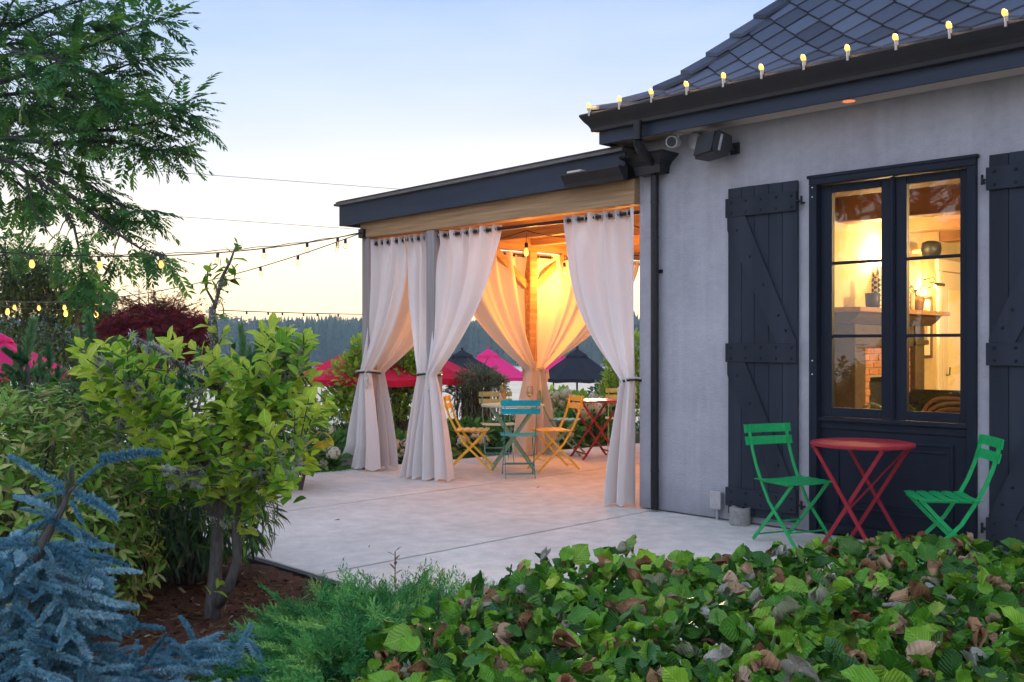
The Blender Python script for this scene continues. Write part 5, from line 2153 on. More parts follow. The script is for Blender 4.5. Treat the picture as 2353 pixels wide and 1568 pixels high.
# ================================================================== plants: leaf colours
LM = {}
LM['hedge'] = leaf_mat('hedge_leaf', [(0, (0.021, 0.081, 0.011)), (.3, (0.052, 0.172, 0.016)), (.55, (0.115, 0.299, 0.021)), (.8, (0.241, 0.437, 0.032)), (.93, (0.057, 0.161, 0.052)), (1, (0.414, 0.483, 0.057))], .20, .34, 0.23, 1)
LM['hedge_dead'] = leaf_mat('browned_leaf', [(0, (.20, .10, .045)), (.4, (.36, .20, .10)), (.7, (.50, .35, .22)), (1, (.34, .13, .05))], .15, .75, 0.09, 1)
LM['hedge_grey'] = leaf_mat('dried_pale_leaf', [(0, (0.264, 0.240, 0.180)), (.5, (0.408, 0.384, 0.336)), (1, (0.240, 0.264, 0.144))], .15, .7, 0.09, 1)
LM['juniper'] = leaf_mat('juniper_scale', [(0, (.035, .16, .05)), (.4, (.09, .31, .08)), (.8, (.20, .46, .115)), (1, (.36, .58, .15))], .25, .65, 0.09)
LM['spruce'] = leaf_mat('blue_needles', [(0, (.09, .23, .305)), (.5, (.165, .35, .43)), (1, (.33, .52, .58))], .12, .6, 0.09)
LM['pine'] = leaf_mat('pine_needles', [(0, (.04, .14, .05)), (.6, (.08, .21, .08)), (1, (.15, .30, .12))], .15, .5, 0.14)
LM['mag'] = leaf_mat('magnolia_leaf', [(0, (.055, .16, .018)), (.35, (.13, .30, .028)), (.7, (.24, .44, .04)), (1, (.38, .55, .06))], .45, .45, 0.14, 1)
LM['mag_new'] = leaf_mat('magnolia_new_leaf', [(0, (.32, .50, .05)), (.5, (.44, .58, .06)), (1, (.54, .62, .10))], .5, .45, 0.14, 1)
LM['mag_yellow'] = leaf_mat('yellow_leaf', [(0, (.42, .40, .04)), (1, (.5, .34, .03))], .45, .45, 0.14, 1)
LM['shrub'] = leaf_mat('shrub_leaf', [(0, (.08, .20, .025)), (.4, (.17, .31, .045)), (.75, (.28, .40, .07)), (.93, (.42, .48, .15)), (1, (.40, .26, .10))], .35, .45, 0.14, 1)
LM['shrub_pale'] = leaf_mat('shrub_pale_leaf', [(0, (.30, .38, .10)), (.6, (.46, .48, .20)), (1, (.48, .34, .15))], .35, .5, 0.14, 1)
LM['dark_narrow'] = leaf_mat('narrow_leaf', [(0, (0.025, 0.056, 0.022)), (.7, (0.049, 0.098, 0.035)), (1, (0.112, 0.182, 0.056))], .25, .35, 0.23)
LM['walnut'] = leaf_mat('walnut_leaflet', [(0, (.025, .105, .030)), (.6, (.055, .18, .035)), (1, (.14, .29, .04))], .36, .5, 0.14)
LM['dark_vine'] = leaf_mat('vine_leaf', [(0, (0.030, 0.068, 0.022)), (.6, (0.060, 0.112, 0.030)), (1, (0.120, 0.150, 0.038))], .35, .5, 0.14)
LM['maple'] = leaf_mat('maple_leaf', [(0, (.15, .025, .04)), (.6, (.28, .04, .06)), (1, (.45, .06, .06))], .4, .5, 0.14)
LM['lime'] = leaf_mat('lime_leaf', [(0, (0.171, 0.342, 0.037)), (.6, (0.310, 0.491, 0.055)), (1, (0.497, 0.624, 0.086))], .45, .45, 0.14)
LM['green'] = leaf_mat('garden_leaf', [(0, (0.045, 0.150, 0.033)), (.5, (0.090, 0.240, 0.045)), (1, (0.180, 0.360, 0.068))], .35, .42, 0.18)
LM['boxwood'] = leaf_mat('boxwood_leaf', [(0, (0.030, 0.090, 0.033)), (.6, (0.060, 0.143, 0.048)), (1, (0.150, 0.240, 0.090))], .25, .45, 0.16)
LM['grey_green'] = leaf_mat('weeping_needles', [(0, (.15, .19, .12)), (.6, (.22, .27, .16)), (1, (.32, .36, .23))], .3, .6, 0.09)
LM['petal'] = leaf_mat('hydrangea_petal', [(0, (.66, .60, .44)), (.6, (.78, .73, .60)), (1, (.70, .72, .48))], .3, .6, 0.09)
LM['lichen'] = leaf_mat('lichen', [(0, (.30, .34, .28)), (.6, (.46, .49, .42)), (1, (.60, .62, .54))], .3, .9, 0.05)
LM['forest'] = leaf_mat('conifer', [(0, (.012, .034, .024)), (.6, (.022, .056, .036)), (1, (.04, .085, .045))], 0, .9, 0.05)
LM['rust'] = leaf_mat('rust_leaf', [(0, (.20, .07, .04)), (1, (.32, .14, .05))], .35, .5, 0.14)

def plant(name, label, cat, p, group=None):
    return thing(name, label, cat, (p[0], p[1], p[2] if len(p) > 2 else 0), group)
def V3(v):
    return np.array([v[0], v[1], v[2]], float)
RV = np.array([S45, S45, 0]); FV = np.array([-S45, S45, 0]); UP = np.array([0, 0, 1.0])
def camdir(r, f, z):
    return RV * r + FV * f + UP * z

# ------------------------------------------------------------------ clipped hedge in front
HP = [(-.50, 1.75), (-.49, 2.6), (-.40, 3.35), (.02, 3.92), (.55, 4.12), (1.3, 4.28), (2.0, 4.34), (3.0, 4.30), (3.1, 1.75)]
def edge_dist(poly, x, y):
    best = 9
    for i in range(len(poly)):
        ax, ay = poly[i - 1]; bx, by = poly[i]
        t = max(0, min(1, ((x - ax) * (bx - ax) + (y - ay) * (by - ay)) / ((bx - ax) ** 2 + (by - ay) ** 2)))
        best = min(best, math.hypot(x - ax - t * (bx - ax), y - ay - t * (by - ay)))
    return best
hedge = plant('hedge', 'low clipped hedge of broad green leaves with many browned curled ones, bottom right', 'hedge', C(1.2, 3, 0))
def build_hedge():
    P, D, N, S = [], [], [], []
    want = 11000
    while len(P) < want:
        r, f = RNG.uniform(-.5, 3.1), RNG.uniform(1.75, 4.4)
        if not inside(HP, r, f):
            continue
        e = edge_dist(HP, r, f)
        h = .585 + .05 * noise.noise(Vector((r * 1.7, f * 1.7, 2))) + .045 * noise.noise(Vector((r * 5, f * 5, 5))) - .13 * math.exp(-(e / .13) ** 2)
        if r < .2:
            h -= .05 * (.2 - r)
        pit = noise.noise(Vector((r * 8, f * 8, 9)))
        u = RNG.uniform()
        depth = abs(RNG.normal()) * .05 if u < .66 else RNG.uniform(.05, .5)
        if u < .66 and pit < -.12:
            depth += .10 + .10 * RNG.uniform()
        if u >= .66 and e > .22:
            depth = RNG.uniform(.06, .26)
        z = h - depth + (.018 if RNG.uniform() < .05 else 0)
        if z < .06:
            continue
        q = C(r, f, z)
        P.append(q)
        if RNG.uniform() < .6:
            d = camdir(RNG.uniform(-.9, .9), RNG.uniform(-1.0, .35), RNG.uniform(-.7, .5))
        else:
            a = RNG.uniform(0, 2 * PI)
            d = np.array([math.cos(a), math.sin(a), RNG.uniform(-.4, 1.0)])
        n = camdir(RNG.uniform(-.8, .8), RNG.uniform(-1.0, .3), RNG.uniform(.1, 1.0))
        if e < .15 and depth > .06:
            n = n + camdir(-.6, -.5, 0)
        D.append(d); N.append(n); S.append(RNG.uniform(.044, .102) if RNG.uniform() < .75 else RNG.uniform(.02, .05))
    m4 = frames(np.array([V3(p) for p in P]), np.array(D), np.array(N), np.array(S))
    u = RNG.uniform(size=len(m4))
    scatter(hedge, 'leaf', ['broad%d' % i for i in range(5)] + ['fold%d' % i for i in range(4)], LM['hedge'], m4[u < .82])
    scatter(hedge, 'leaf', ['curled%d' % i for i in range(4)], LM['hedge_dead'], m4[(u >= .82) & (u < .91)])
    scatter(hedge, 'leaf', ['curled%d' % i for i in range(4)], LM['hedge_grey'], m4[(u >= .91) & (u < .945)])
    scatter(hedge, 'leaf', ['curled0', 'curled1', 'broad2'], LM['hedge'], m4[u >= .945])
    mb = MB()
    for i in range(420):
        r, f = RNG.uniform(-.25, 3.0), RNG.uniform(1.85, 4.2)
        if not inside(HP, r, f):
            continue
        a = C(r, f, -.03); h = RNG.uniform(.40, .56)
        b = C(r + RNG.uniform(-.12, .12), f + RNG.uniform(-.12, .12), h)
        mb.tube([a, a.lerp(b, .5) + Vector((RNG.uniform(-.03, .03), RNG.uniform(-.03, .03), 0)), b], [.008, .006, .003], 5)
    mb.build('stems', M['twig'], hedge, kind='stuff', fix=False)
build_hedge()

# ------------------------------------------------------------------ spreading juniper
jun = plant('juniper', 'bright green spreading juniper mound at the bottom centre beside the hedge', 'shrub', C(-.65, 3.9, 0))
def build_mound(pl, name, cfs, n, keys, mat, size, out=.95, up=.20, nz=.45):
    P, D, N = [], [], []
    w = np.array([a * b for (_, _, a, b, _) in cfs]); w = w / w.sum()
    for i in range(n):
        r0, f0, a, b, h = cfs[RNG.choice(len(cfs), p=w)]
        t = RNG.uniform(0, 2 * PI); q = math.sqrt(RNG.uniform(0, 1))
        x, y = q * math.cos(t), q * math.sin(t)
        z = h * (1 - q ** 2.4) * (1 + .3 * noise.noise(Vector((x * 3 + r0, y * 3 + f0, 1))) + .42 * noise.noise(Vector(((r0 + a * x) * 7, (f0 + b * y) * 7, 4)))) - abs(RNG.normal()) * .04
        p = C(r0 + a * x, f0 + b * y, max(-.02, z))
        P.append(V3(p))
        D.append(camdir(x * out * 1.6, y * out * 1.6, up) + ru(1, k=3)[0] * .5)
        N.append(UP + ru(1, k=3)[0] * nz)
    scatter(pl, name, keys, mat, frames(np.array(P), np.array(D), np.array(N), RNG.uniform(size[0], size[1], n)))
build_mound(jun, 'spray', [(-.70, 4.0, .42, .65, .29), (-.50, 4.5, .45, .45, .22), (-.52, 3.5, .38, .75, .34), (-.14, 4.6, .36, .32, .18)], 2300, ['juniper%d' % i for i in range(4)], LM['juniper'], (.11, .19))
mb = MB()
for i in range(60):
    a = C(RNG.uniform(-.9, -.2), RNG.uniform(3.2, 4.7), -.03)
    mb.tube([a, a + Vector((RNG.uniform(-.2, .2), RNG.uniform(-.2, .2), .18))], [.01, .004], 5)
mb.build('stems', M['twig'], jun, kind='stuff', fix=False)
# small orange shoots pushing through it
for (px, py, s) in ((908, 1330, .17), (975, 1345, .11), (1010, 1350, .10)):
    p = G(px, py + 40, 0.1)
    o = plant('seedling', {908: 'tallest orange-leaved seedling poking out of the juniper', 975: 'short orange-leaved seedling right of the tallest one', 1010: 'short orange-leaved seedling nearest to the hedge'}[px], 'plant', C(*plan(p), 0), 'orange seedlings in the juniper')
    mb = MB(); b = C(*plan(p), .0); mb.tube([b, b + Vector((0, 0, .16 + s))], .003, 5); mb.build('stem', M['twig'], o)
    k = 9
    hs = np.linspace(.14, .16 + s, k)
    pos = np.array([[b.x, b.y, h] for h in hs]); a = np.arange(k) * 2.4
    scatter(o, 'leaf', ['lance0', 'lance1'], LM['rust'], frames(pos, np.stack([np.cos(a), np.sin(a), np.full(k, .8)], 1), np.tile(UP, (k, 1)) + ru(k) * .2, np.full(k, .05)))

# ------------------------------------------------------------------ blue spruces
spr = plant('blue_spruce', 'young blue spruce with nodding leader and drooping branches, bottom left', 'tree', C(-1.40, 3.2, 0))
SF = 3.2
def zx(X, Y, f=SF):           # from the enlarged view of the lower left
    return W(.3698 * X, 988.2 + .3698 * Y, f)
def build_spruce():
    P, D, N, S = [], [], [], []
    def shoot(a, b, up=UP, k=1):
        a, b = Vector(a), Vector(b)
        for i in range(k):
            p, q = a.lerp(b, i / k), a.lerp(b, (i + 1) / k)
            P.append(V3(p)); D.append(V3(q - p)); N.append(up + ru(1)[0] * .15); S.append((q - p).length * 1.08)
    F = [((470, 350), (612, 185), .0, .02), ((606, 190), (965, 100), .02, -.03), ((410, 370), (88, 172), 0, -.05), ((405, 385), (232, 405), -.03, -.10), ((450, 400), (715, 490), .0, -.12),
         ((440, 440), (522, 560), -.05, -.1), ((360, 500), (112, 388), 0, .05), ((350, 540), (147, 480), -.02, -.08), ((340, 560), (170, 578), 0, -.14), ((345, 580), (610, 668), 0, -.1), ((380, 560), (500, 640), -.05, -.12),
         ((290, 650), (-10, 690), .03, .06), ((260, 720), (-30, 700), 0, -.05), ((250, 740), (-10, 850), -.04, -.12), ((255, 715), (525, 800), 0, -.10), ((275, 730), (330, 800), -.05, -.1),
         ((220, 850), (-20, 960), .0, -.1), ((215, 880), (120, 970), -.05, -.1), ((140, 960), (402, 880), 0, -.06), ((270, 960), (592, 905), .02, -.1), ((310, 980), (735, 1062), 0, -.14),
         ((420, 330), (440, 300), 0, .0), ((300, 640), (200, 660), .1, .15), ((420, 400), (360, 330), .08, .15), ((330, 620), (420, 560), .1, .2)]
    for (a, b, da, db) in F:
        pa, pb = zx(*a, SF + da), zx(*b, SF + db)
        L = (pb - pa).length
        shoot(pa, pb, UP, max(1, round(L / .17)))
    # whorls of stiff, spreading branches below, each a flat spray of shoots
    rn = random.Random(5)
    for (h0, reach, nb, f0) in ((.66, .18, 7, 0), (.57, .22, 8, .3), (.48, .26, 9, .1), (.38, .28, 9, .5), (.28, .29, 9, .2), (.17, .30, 9, .4)):
        for i in range(nb):
            a = 2 * PI * (i + f0 + rn.uniform(-.2, .2)) / nb
            hd = Vector(tuple(RV * math.cos(a) + FV * math.sin(a)))
            st = C(-1.53, SF, h0 + rn.uniform(-.03, .03))
            R = reach * rn.uniform(.8, 1.15)
            n = max(2, round(R / .15))
            dr = rn.uniform(.10, .30)
            pts = [st + hd * R * (k / n) + Vector((0, 0, .10 * math.sin(PI * .8 * k / n) - dr * R * 1.6 * (k / n) ** 2)) for k in range(n + 1)]
            sd = hd.cross(Vector((0, 0, 1)))
            for k in range(n):
                shoot(pts[k], pts[k + 1] + (pts[k + 1] - pts[k]) * (.2 if k == n - 1 else .02))
                for s in (-1, 1):
                    for m_ in (.35, .85):
                        if rn.random() < .8:
                            q = pts[k].lerp(pts[k + 1], m_)
                            L = rn.uniform(.10, .17) * (1.1 - .35 * k / n)
                            d = (hd * .75 + sd * s * rn.uniform(.6, .95) + Vector((0, 0, rn.uniform(-.28, .12)))).normalized()
                            e = q + d * L
                            if e.z > .015:
                                shoot(q, e)
    m4 = frames(np.array(P), np.array(D), np.array(N), np.array(S))
    scatter(spr, 'shoot', ['spruce%d' % i for i in range(4)], LM['spruce'], m4)
    mb = MB()
    st = [C(-1.56, SF, -.05), C(-1.545, SF, .3), C(-1.53, SF, .58), zx(222, 860), zx(255, 740), zx(300, 640), zx(345, 560), zx(395, 470), zx(425, 385), zx(470, 345)]
    mb.tube(st, [.03, .027, .020, .017, .016, .014, .012, .010, .008, .005], 9)
    mb.build('trunk', M['bark'], spr)
    tr = np.array([V3(st[i].lerp(st[i + 1], t)) for i in range(3, 9) for t in np.linspace(0, 1, 5)[:-1]])
    scatter(spr, 'shoot', ['spruce0'], LM['grey_green'], frames(tr, np.tile(UP, (len(tr), 1)) + ru(len(tr)) * .15, ru(len(tr)), np.full(len(tr), .075)))
build_spruce()

spr2 = plant('blue_spruce', 'low creeping blue spruce on the mulch between the young spruce and the juniper', 'shrub', C(-1.25, 3.8, 0))
def build_creeper():
    P, D, N, S = [], [], [], []
    rn = random.Random(8)
    for i in range(330):
        r, f = rn.uniform(-1.62, -.72), rn.uniform(3.1, 4.55)
        edge = 4.05 + .42 * (r + 1.5) / .7 + .07 * math.sin(r * 14)
        if f > edge or f < 3.0:
            continue
        hgt = .10 + .09 * math.sin((r + 1.6) * 3.5) * math.sin(max(0, (edge - f)) * 2.6) + rn.uniform(-.02, .05)
        a = rn.uniform(-.5, 1.1)
        d = camdir(math.cos(a), math.sin(a) * .8, rn.uniform(-.1, .45))
        if rn.random() < .4:
            d = camdir(rn.uniform(-.6, 1), rn.uniform(-.8, .3), rn.uniform(0, .7))
        P.append(V3(C(r, f, hgt))); D.append(d); N.append(UP + ru(1)[0] * .2); S.append(rn.uniform(.10, .19))
    scatter(spr2, 'shoot', ['spruce%d' % i for i in range(4)], LM['spruce'], frames(np.array(P), np.array(D), np.array(N), np.array(S)))
    mb = MB()
    for i in range(24):
        a = C(rn.uniform(-1.6, -1.0), rn.uniform(3.2, 3.9), -.02)
        mb.tube([a, a + Vector(tuple(camdir(rn.uniform(.1, .5), rn.uniform(0, .4), .12)))], [.010, .005], 6)
    mb.build('stems', M['twig'], spr2, kind='stuff', fix=False)
build_creeper()

# ------------------------------------------------------------------ rounded leafy shrub at the left edge
shr = plant('garden_shrub', 'dense rounded green shrub with pale-edged pointed leaves at the left edge', 'shrub', C(-2.6, 5.1, 0))
def build_shrub():
    n = 1050
    c = V3(C(-2.68, 5.15, .40)); rad = np.array([.84, .84, .80])
    d = norm(RNG.normal(size=(n * 2, 3)))
    d = d[d[:, 2] > -.55][:n]
    rr = (1 - np.abs(RNG.normal(size=len(d))) * .12) * lumps(d, 2.6, .16, 4)
    p = c + d * rr[:, None] * rad
    P, D, N, S = [], [], [], []
    for q, o in zip(p, d):
        ax = norm(o * .9 + UP * .55 + ru(1)[0] * .35)
        for k in range(RNG.integers(5, 8)):
            a = RNG.uniform(0, 2 * PI)
            u = norm(np.cross(ax, [.3, .2, .9])); v = np.cross(ax, u)
            w = u * math.cos(a) + v * math.sin(a)
            P.append(q + ax * RNG.uniform(-.05, .02)); D.append(ax * .55 + w * .9 - UP * .12); N.append(ax + w * -.2); S.append(RNG.uniform(.05, .085))
    P, D, N, S = map(np.array, (P, D, N, S))
    keep = P[:, 2] > .02
    m4 = frames(P[keep], D[keep], N[keep], S[keep])
    u = RNG.uniform(size=len(m4))
    scatter(shr, 'leaf', ['lance0', 'lance1', 'lance2', 'ovate0'], LM['shrub'], m4[u < .82])
    scatter(shr, 'leaf', ['lance0', 'lance1', 'lance2'], LM['shrub_pale'], m4[u >= .78])
    blob(shr, 'leaf', c, rad * .86, 3000, ['lance1', 'lance2'], LM['shrub'], (.06, .09), shell=.3, floor=.03, seed=3)
    mb = MB()
    for i in range(50):
        a = C(-2.65 + RNG.uniform(-.25, .25), 5.15 + RNG.uniform(-.25, .25), -.03)
        e = Vector(tuple(c + d[i] * rad * .85))
        mb.tube([a, a.lerp(e, .5) + Vector((0, 0, .1)), e], [.012, .008, .004], 5)
    mb.build('stems', M['twig'], shr, kind='stuff', fix=False)
build_shrub()
# stray leggy sprig with brownish leaves at its foot
nar = plant('garden_shrub', 'dark drooping shrub with narrow willow-like leaves behind the leafy tree', 'shrub', C(-2.0, 6.1, 0))
blob(nar, 'leaf', C(-2.05, 6.05, .42), (.62, .62, .42), 2300, ['narrow0', 'narrow1', 'narrow2'], LM['dark_narrow'], (.08, .13), shell=.3, up=-.55, out=.7, floor=.12, seed=2, nrm_up=.5)
blob(nar, 'leaf', C(-1.72, 5.95, .40), (.30, .30, .30), 380, ['narrow0', 'narrow2'], LM['green'], (.08, .12), shell=.25, up=-.6, out=.6, floor=.18, seed=5)
blob(nar, 'leaf', C(-2.5, 6.6, .5), (.6, .6, .45), 900, ['narrow0', 'narrow1'], LM['dark_narrow'], (.08, .13), shell=.3, up=-.5, floor=.1, seed=6)
mb = MB()
for i in range(46):
    a = C(-2.0 + RNG.uniform(-.12, .12), 6.05 + RNG.uniform(-.12, .12), -.03)
    t = RNG.uniform(0, 2 * PI); L = RNG.uniform(.2, .55)
    e = a + Vector((L * math.cos(t), L * math.sin(t), RNG.uniform(.3, .7)))
    mb.tube([a, a.lerp(e, .5) + Vector((0, 0, .12)), e], [.009, .006, .003], 5)
mb.build('stems', M['twig'], nar, kind='stuff', fix=False)

# ------------------------------------------------------------------ leafy tree with lichen in the bed
mag = plant('leafy_tree', 'small lime green broad-leaved tree with lichen on its branches in the mulch bed', 'tree', G(495, 1420, -.03))
def build_mag():
    rn = random.Random(21)
    Fm = 5.2
    trunk = MB()
    def wl2(pts, f0=Fm):
        return [W(x, y, f0 + df) for x, y, df in pts]
    s1 = wl2([(488, 1428, 0), (490, 1380, 0), (496, 1300, 0), (500, 1210, .02), (510, 1120, .03), (520, 1010, .05), (505, 900, .05), (492, 800, .02), (488, 705, 0)])
    s1[0].z = -.06
    trunk.tube(s1, [.050, .040, .033, .030, .028, .026, .023, .021, .018], 12)
    s2 = wl2([(498, 1390, -.02), (525, 1350, -.05), (546, 1290, -.08), (543, 1200, -.08), (549, 1110, -.08), (570, 1000, -.1), (610, 900, -.12), (650, 820, -.1), (655, 770, -.1)])
    trunk.tube(s2, [.032, .027, .024, .023, .022, .019, .016, .013, .009], 10)
    s3 = wl2([(510, 1120, .03), (450, 1030, -.15), (380, 950, -.3), (300, 880, -.35), (220, 820, -.3)])
    trunk.tube(s3, [.028, .024, .019, .014, .008], 8)
    s4 = wl2([(520, 1040, .05), (590, 960, .2), (680, 930, .3), (735, 950, .35)])
    trunk.tube(s4, [.024, .019, .013, .007], 8)
    s5 = wl2([(500, 1200, 0), (455, 1130, .25), (400, 1060, .4), (330, 1000, .5)])
    trunk.tube(s5, [.022, .018, .014, .008], 8)
    s6 = wl2([(515, 1080, .03), (430, 1090, -.35), (370, 1080, -.55)])
    trunk.tube(s6, [.02, .014, .008], 8)
    s7 = wl2([(505, 900, .05), (430, 850, -.1), (360, 800, -.1), (300, 770, -.05)])
    trunk.tube(s7, [.02, .016, .011, .006], 8)
    s8 = wl2([(488, 720, 0), (498, 690, 0), (510, 640, -.02), (530, 600, -.02), (545, 560, 0)])
    trunk.tube(s8, [.014, .011, .009, .007, .004], 7)
    s9 = wl2([(495, 700, 0), (475, 665, .03), (478, 620, .04)])
    trunk.tube(s9, [.008, .006, .004], 6)
    s10 = wl2([(610, 900, -.12), (680, 840, -.15), (700, 790, -.1)])
    trunk.tube(s10, [.014, .010, .006], 7)
    s11 = wl2([(549, 1110, -.08), (620, 1080, -.3), (700, 1070, -.4)])
    trunk.tube(s11, [.016, .011, .005], 7)
    trunk.v = [tuple(Vector(v) + Vector((noise.noise(Vector(v) * 30), noise.noise(Vector(v) * 30 + Vector((7, 0, 0))), 0)) * .006) for v in trunk.v]
    trunk.build('trunk', M['bark'], mag, smooth=True, fix=False)
    limbs = [s1[4:], s2[4:], s3, s4, s5, s6, s7, s10, s11]
    nodes = [p.lerp(q, t) for l in limbs for p, q in zip(l[:-1], l[1:]) for t in (0, .33, .66)]
    out = [(150, 800), (200, 800), (280, 770), (330, 790), (400, 775), (470, 800), (520, 800), (570, 810), (625, 730), (650, 740), (715, 770), (705, 830), (735, 880), (765, 935), (745, 975), (700, 1010), (720, 1060), (690, 1095), (620, 1120), (575, 1180), (520, 1170), (440, 1165), (390, 1130), (335, 1120), (300, 1040), (255, 990), (225, 930), (185, 880)]
    tw = MB()
    TWG = []
    P, D, N, S, NEW = [], [], [], [], []
    def whorl(tip, ax, k, size, new):
        u = norm(np.cross(ax, [.31, .22, .9])); v = np.cross(ax, u)
        a0 = rn.uniform(0, 6)
        for i in range(k):
            a = a0 + i * 2.4
            w = u * math.cos(a) + v * math.sin(a)
            back = (k - 1 - i) * .022
            op = .5 + .55 * (1 - i / k) + rn.uniform(-.1, .15)
            dd = ax * (1.15 - op * .55) + w * op
            P.append(V3(tip) - ax * back); D.append(dd); N.append(ax * .9 - w * .5 + UP * .25); S.append(size * rn.uniform(.75, 1.15) * (.7 if i == k - 1 else 1)); NEW.append(new)
    cnt = 0
    while cnt < 225:
        px, py = rn.uniform(150, 765), rn.uniform(735, 1185)
        if not inside(out, px, py):
            continue
        if noise.noise(Vector((px * .013, py * .016, 4.4))) < -.12 - (.2 if py < 860 else 0):
            continue
        df = rn.triangular(-.62, .55, -.2)
        # rounder at the outline
        tip = W(px, py, Fm + df)
        nd = min(nodes, key=lambda q: (q - tip).length + max(0, q.z - tip.z) * .8)
        v = tip - nd
        if v.length > .55 or v.length < .02:
            if rn.random() < .75:
                continue
        cnt += 1
        ax = norm(V3(v) * .8 / max(.1, v.length) + UP * .85 + ru(1)[0] * .3)
        tipv = Vector(tuple(ax))
        mid = nd.lerp(tip, .55) - tipv * .04
        tw.tube([nd, mid, tip], [.0055, .004, .0025], 5)
        TWG.append((nd, mid, tip))
        h = (tip.z - .4) / 1.1
        whorl(tip, ax, rn.randint(6, 9), rn.uniform(.075, .105), rn.random() < .25 + .45 * h)
        if rn.random() < .55:
            whorl(mid, norm(ax + ru(1)[0] * .5), 4, .08, rn.random() < .2 + .3 * h)
    # top shoots, each placed by the twig that carries it
    for (x, y, dx, dy, k, nw) in ((545, 560, .3, 1, 5, 0), (525, 610, -.6, .8, 5, 0), (545, 640, .9, .4, 5, 0), (500, 610, -.8, .6, 4, 0), (480, 618, -.4, 1, 5, 0), (470, 650, -.9, .5, 4, 0), (510, 660, .4, .5, 4, 0), (520, 720, .8, .5, 4, 0),
                                  (478, 745, -.7, .8, 6, 1), (625, 745, .1, 1, 6, 1), (700, 775, .6, .9, 6, 1), (660, 760, .2, 1, 6, 1), (175, 800, -.5, .9, 6, 1), (240, 790, -.2, 1, 6, 1), (515, 770, .5, .8, 5, 1), (755, 930, .9, .4, 6, 1), (745, 955, .9, .2, 5, 1),
                                  (705, 1055, .8, .3, 6, 1), (690, 1085, .9, 0, 5, 1), (585, 1185, .4, -.3, 4, 1), (505, 1345, .5, .6, 4, 1), (570, 1215, .7, .2, 4, 1)):
        tip = W(x, y, Fm + (0 if y < 800 else -.15))
        ax = norm(RV * dx + UP * dy + ru(1)[0] * .15)
        nd = min([q for l in (s1, s2, s3, s4, s7, s8, s9, s10, s11) for q in l], key=lambda q: (q - tip).length)
        tw.tube([nd, nd.lerp(tip, .5) + Vector((0, 0, -.01)), tip], [.005, .004, .0025], 5)
        whorl(tip, ax, k, .085 if y > 740 else .075, bool(nw))
    tw.build('twigs', M['twig'], mag, kind='stuff', fix=False)
    P, D, N, S, NEW = map(np.array, (P, D, N, S, NEW))
    m4 = frames(P, D, N, S)
    ks = ['ovate0', 'ovate1', 'ovate2']
    scatter(mag, 'leaf', ks, LM['mag'], m4[~NEW])
    scatter(mag, 'leaf', ks, LM['mag_new'], m4[NEW])
    # yellowed sprig
    tip = W(738, 1005, Fm - .1)
    k = 9
    a = np.linspace(0, 2 * PI, k)
    scatter(mag, 'leaf', ks, LM['mag_yellow'], frames(np.array([V3(tip)] * k) + ru(k) * .04, np.stack([np.cos(a), np.sin(a), np.full(k, -.5)], 1), ru(k) + UP, np.full(k, .075)))
    # lichen tufts along limbs
    LV, LT, TI = [], [], []
    def tuft(c, s):
        for _ in range(30):
            d = Vector((rn.gauss(0, 1), rn.gauss(0, 1), rn.gauss(-.2, 1))).normalized()
            L = s * rn.uniform(.3, .8)
            w = d.orthogonal().normalized() * .0024
            j = Vector((rn.uniform(-1, 1), rn.uniform(-1, 1), rn.uniform(-1, 1))) * s * .55
            b = len(LV)
            LV.extend([tuple(c + j - w), tuple(c + j + w), tuple(c + j + d * L)])
            LT.append((b, b + 1, b + 2))
            TI.extend([rn.random()] * 3)
    for l in (s1[5:], s2[3:], s3, s4, s5, s6, s7, s10, s8[:3], s11):
        for p, q in zip(l[:-1], l[1:]):
            n = max(2, int((q - p).length / .014))
            for i in range(n):
                if rn.random() < .75:
                    tuft(p.lerp(q, i / n) + Vector((rn.uniform(-.015, .015), rn.uniform(-.015, .015), rn.uniform(-.02, .015))), rn.uniform(.020, .044))
    for (nd, mid, tip) in TWG:
        if rn.random() < .62:
            for i in range(9):
                t = rn.uniform(.0, .75)
                q = nd.lerp(mid, t * 1.6) if t < .6 else mid.lerp(tip, t - .6)
                tuft(q + Vector((0, 0, -.008)), rn.uniform(.022, .042))
    me = np_mesh('lichen', LV, LT, [LM['lichen']], None, TI)
    tag(obj_from('lichen', me, mag), None, None, None, 'stuff')
build_mag()

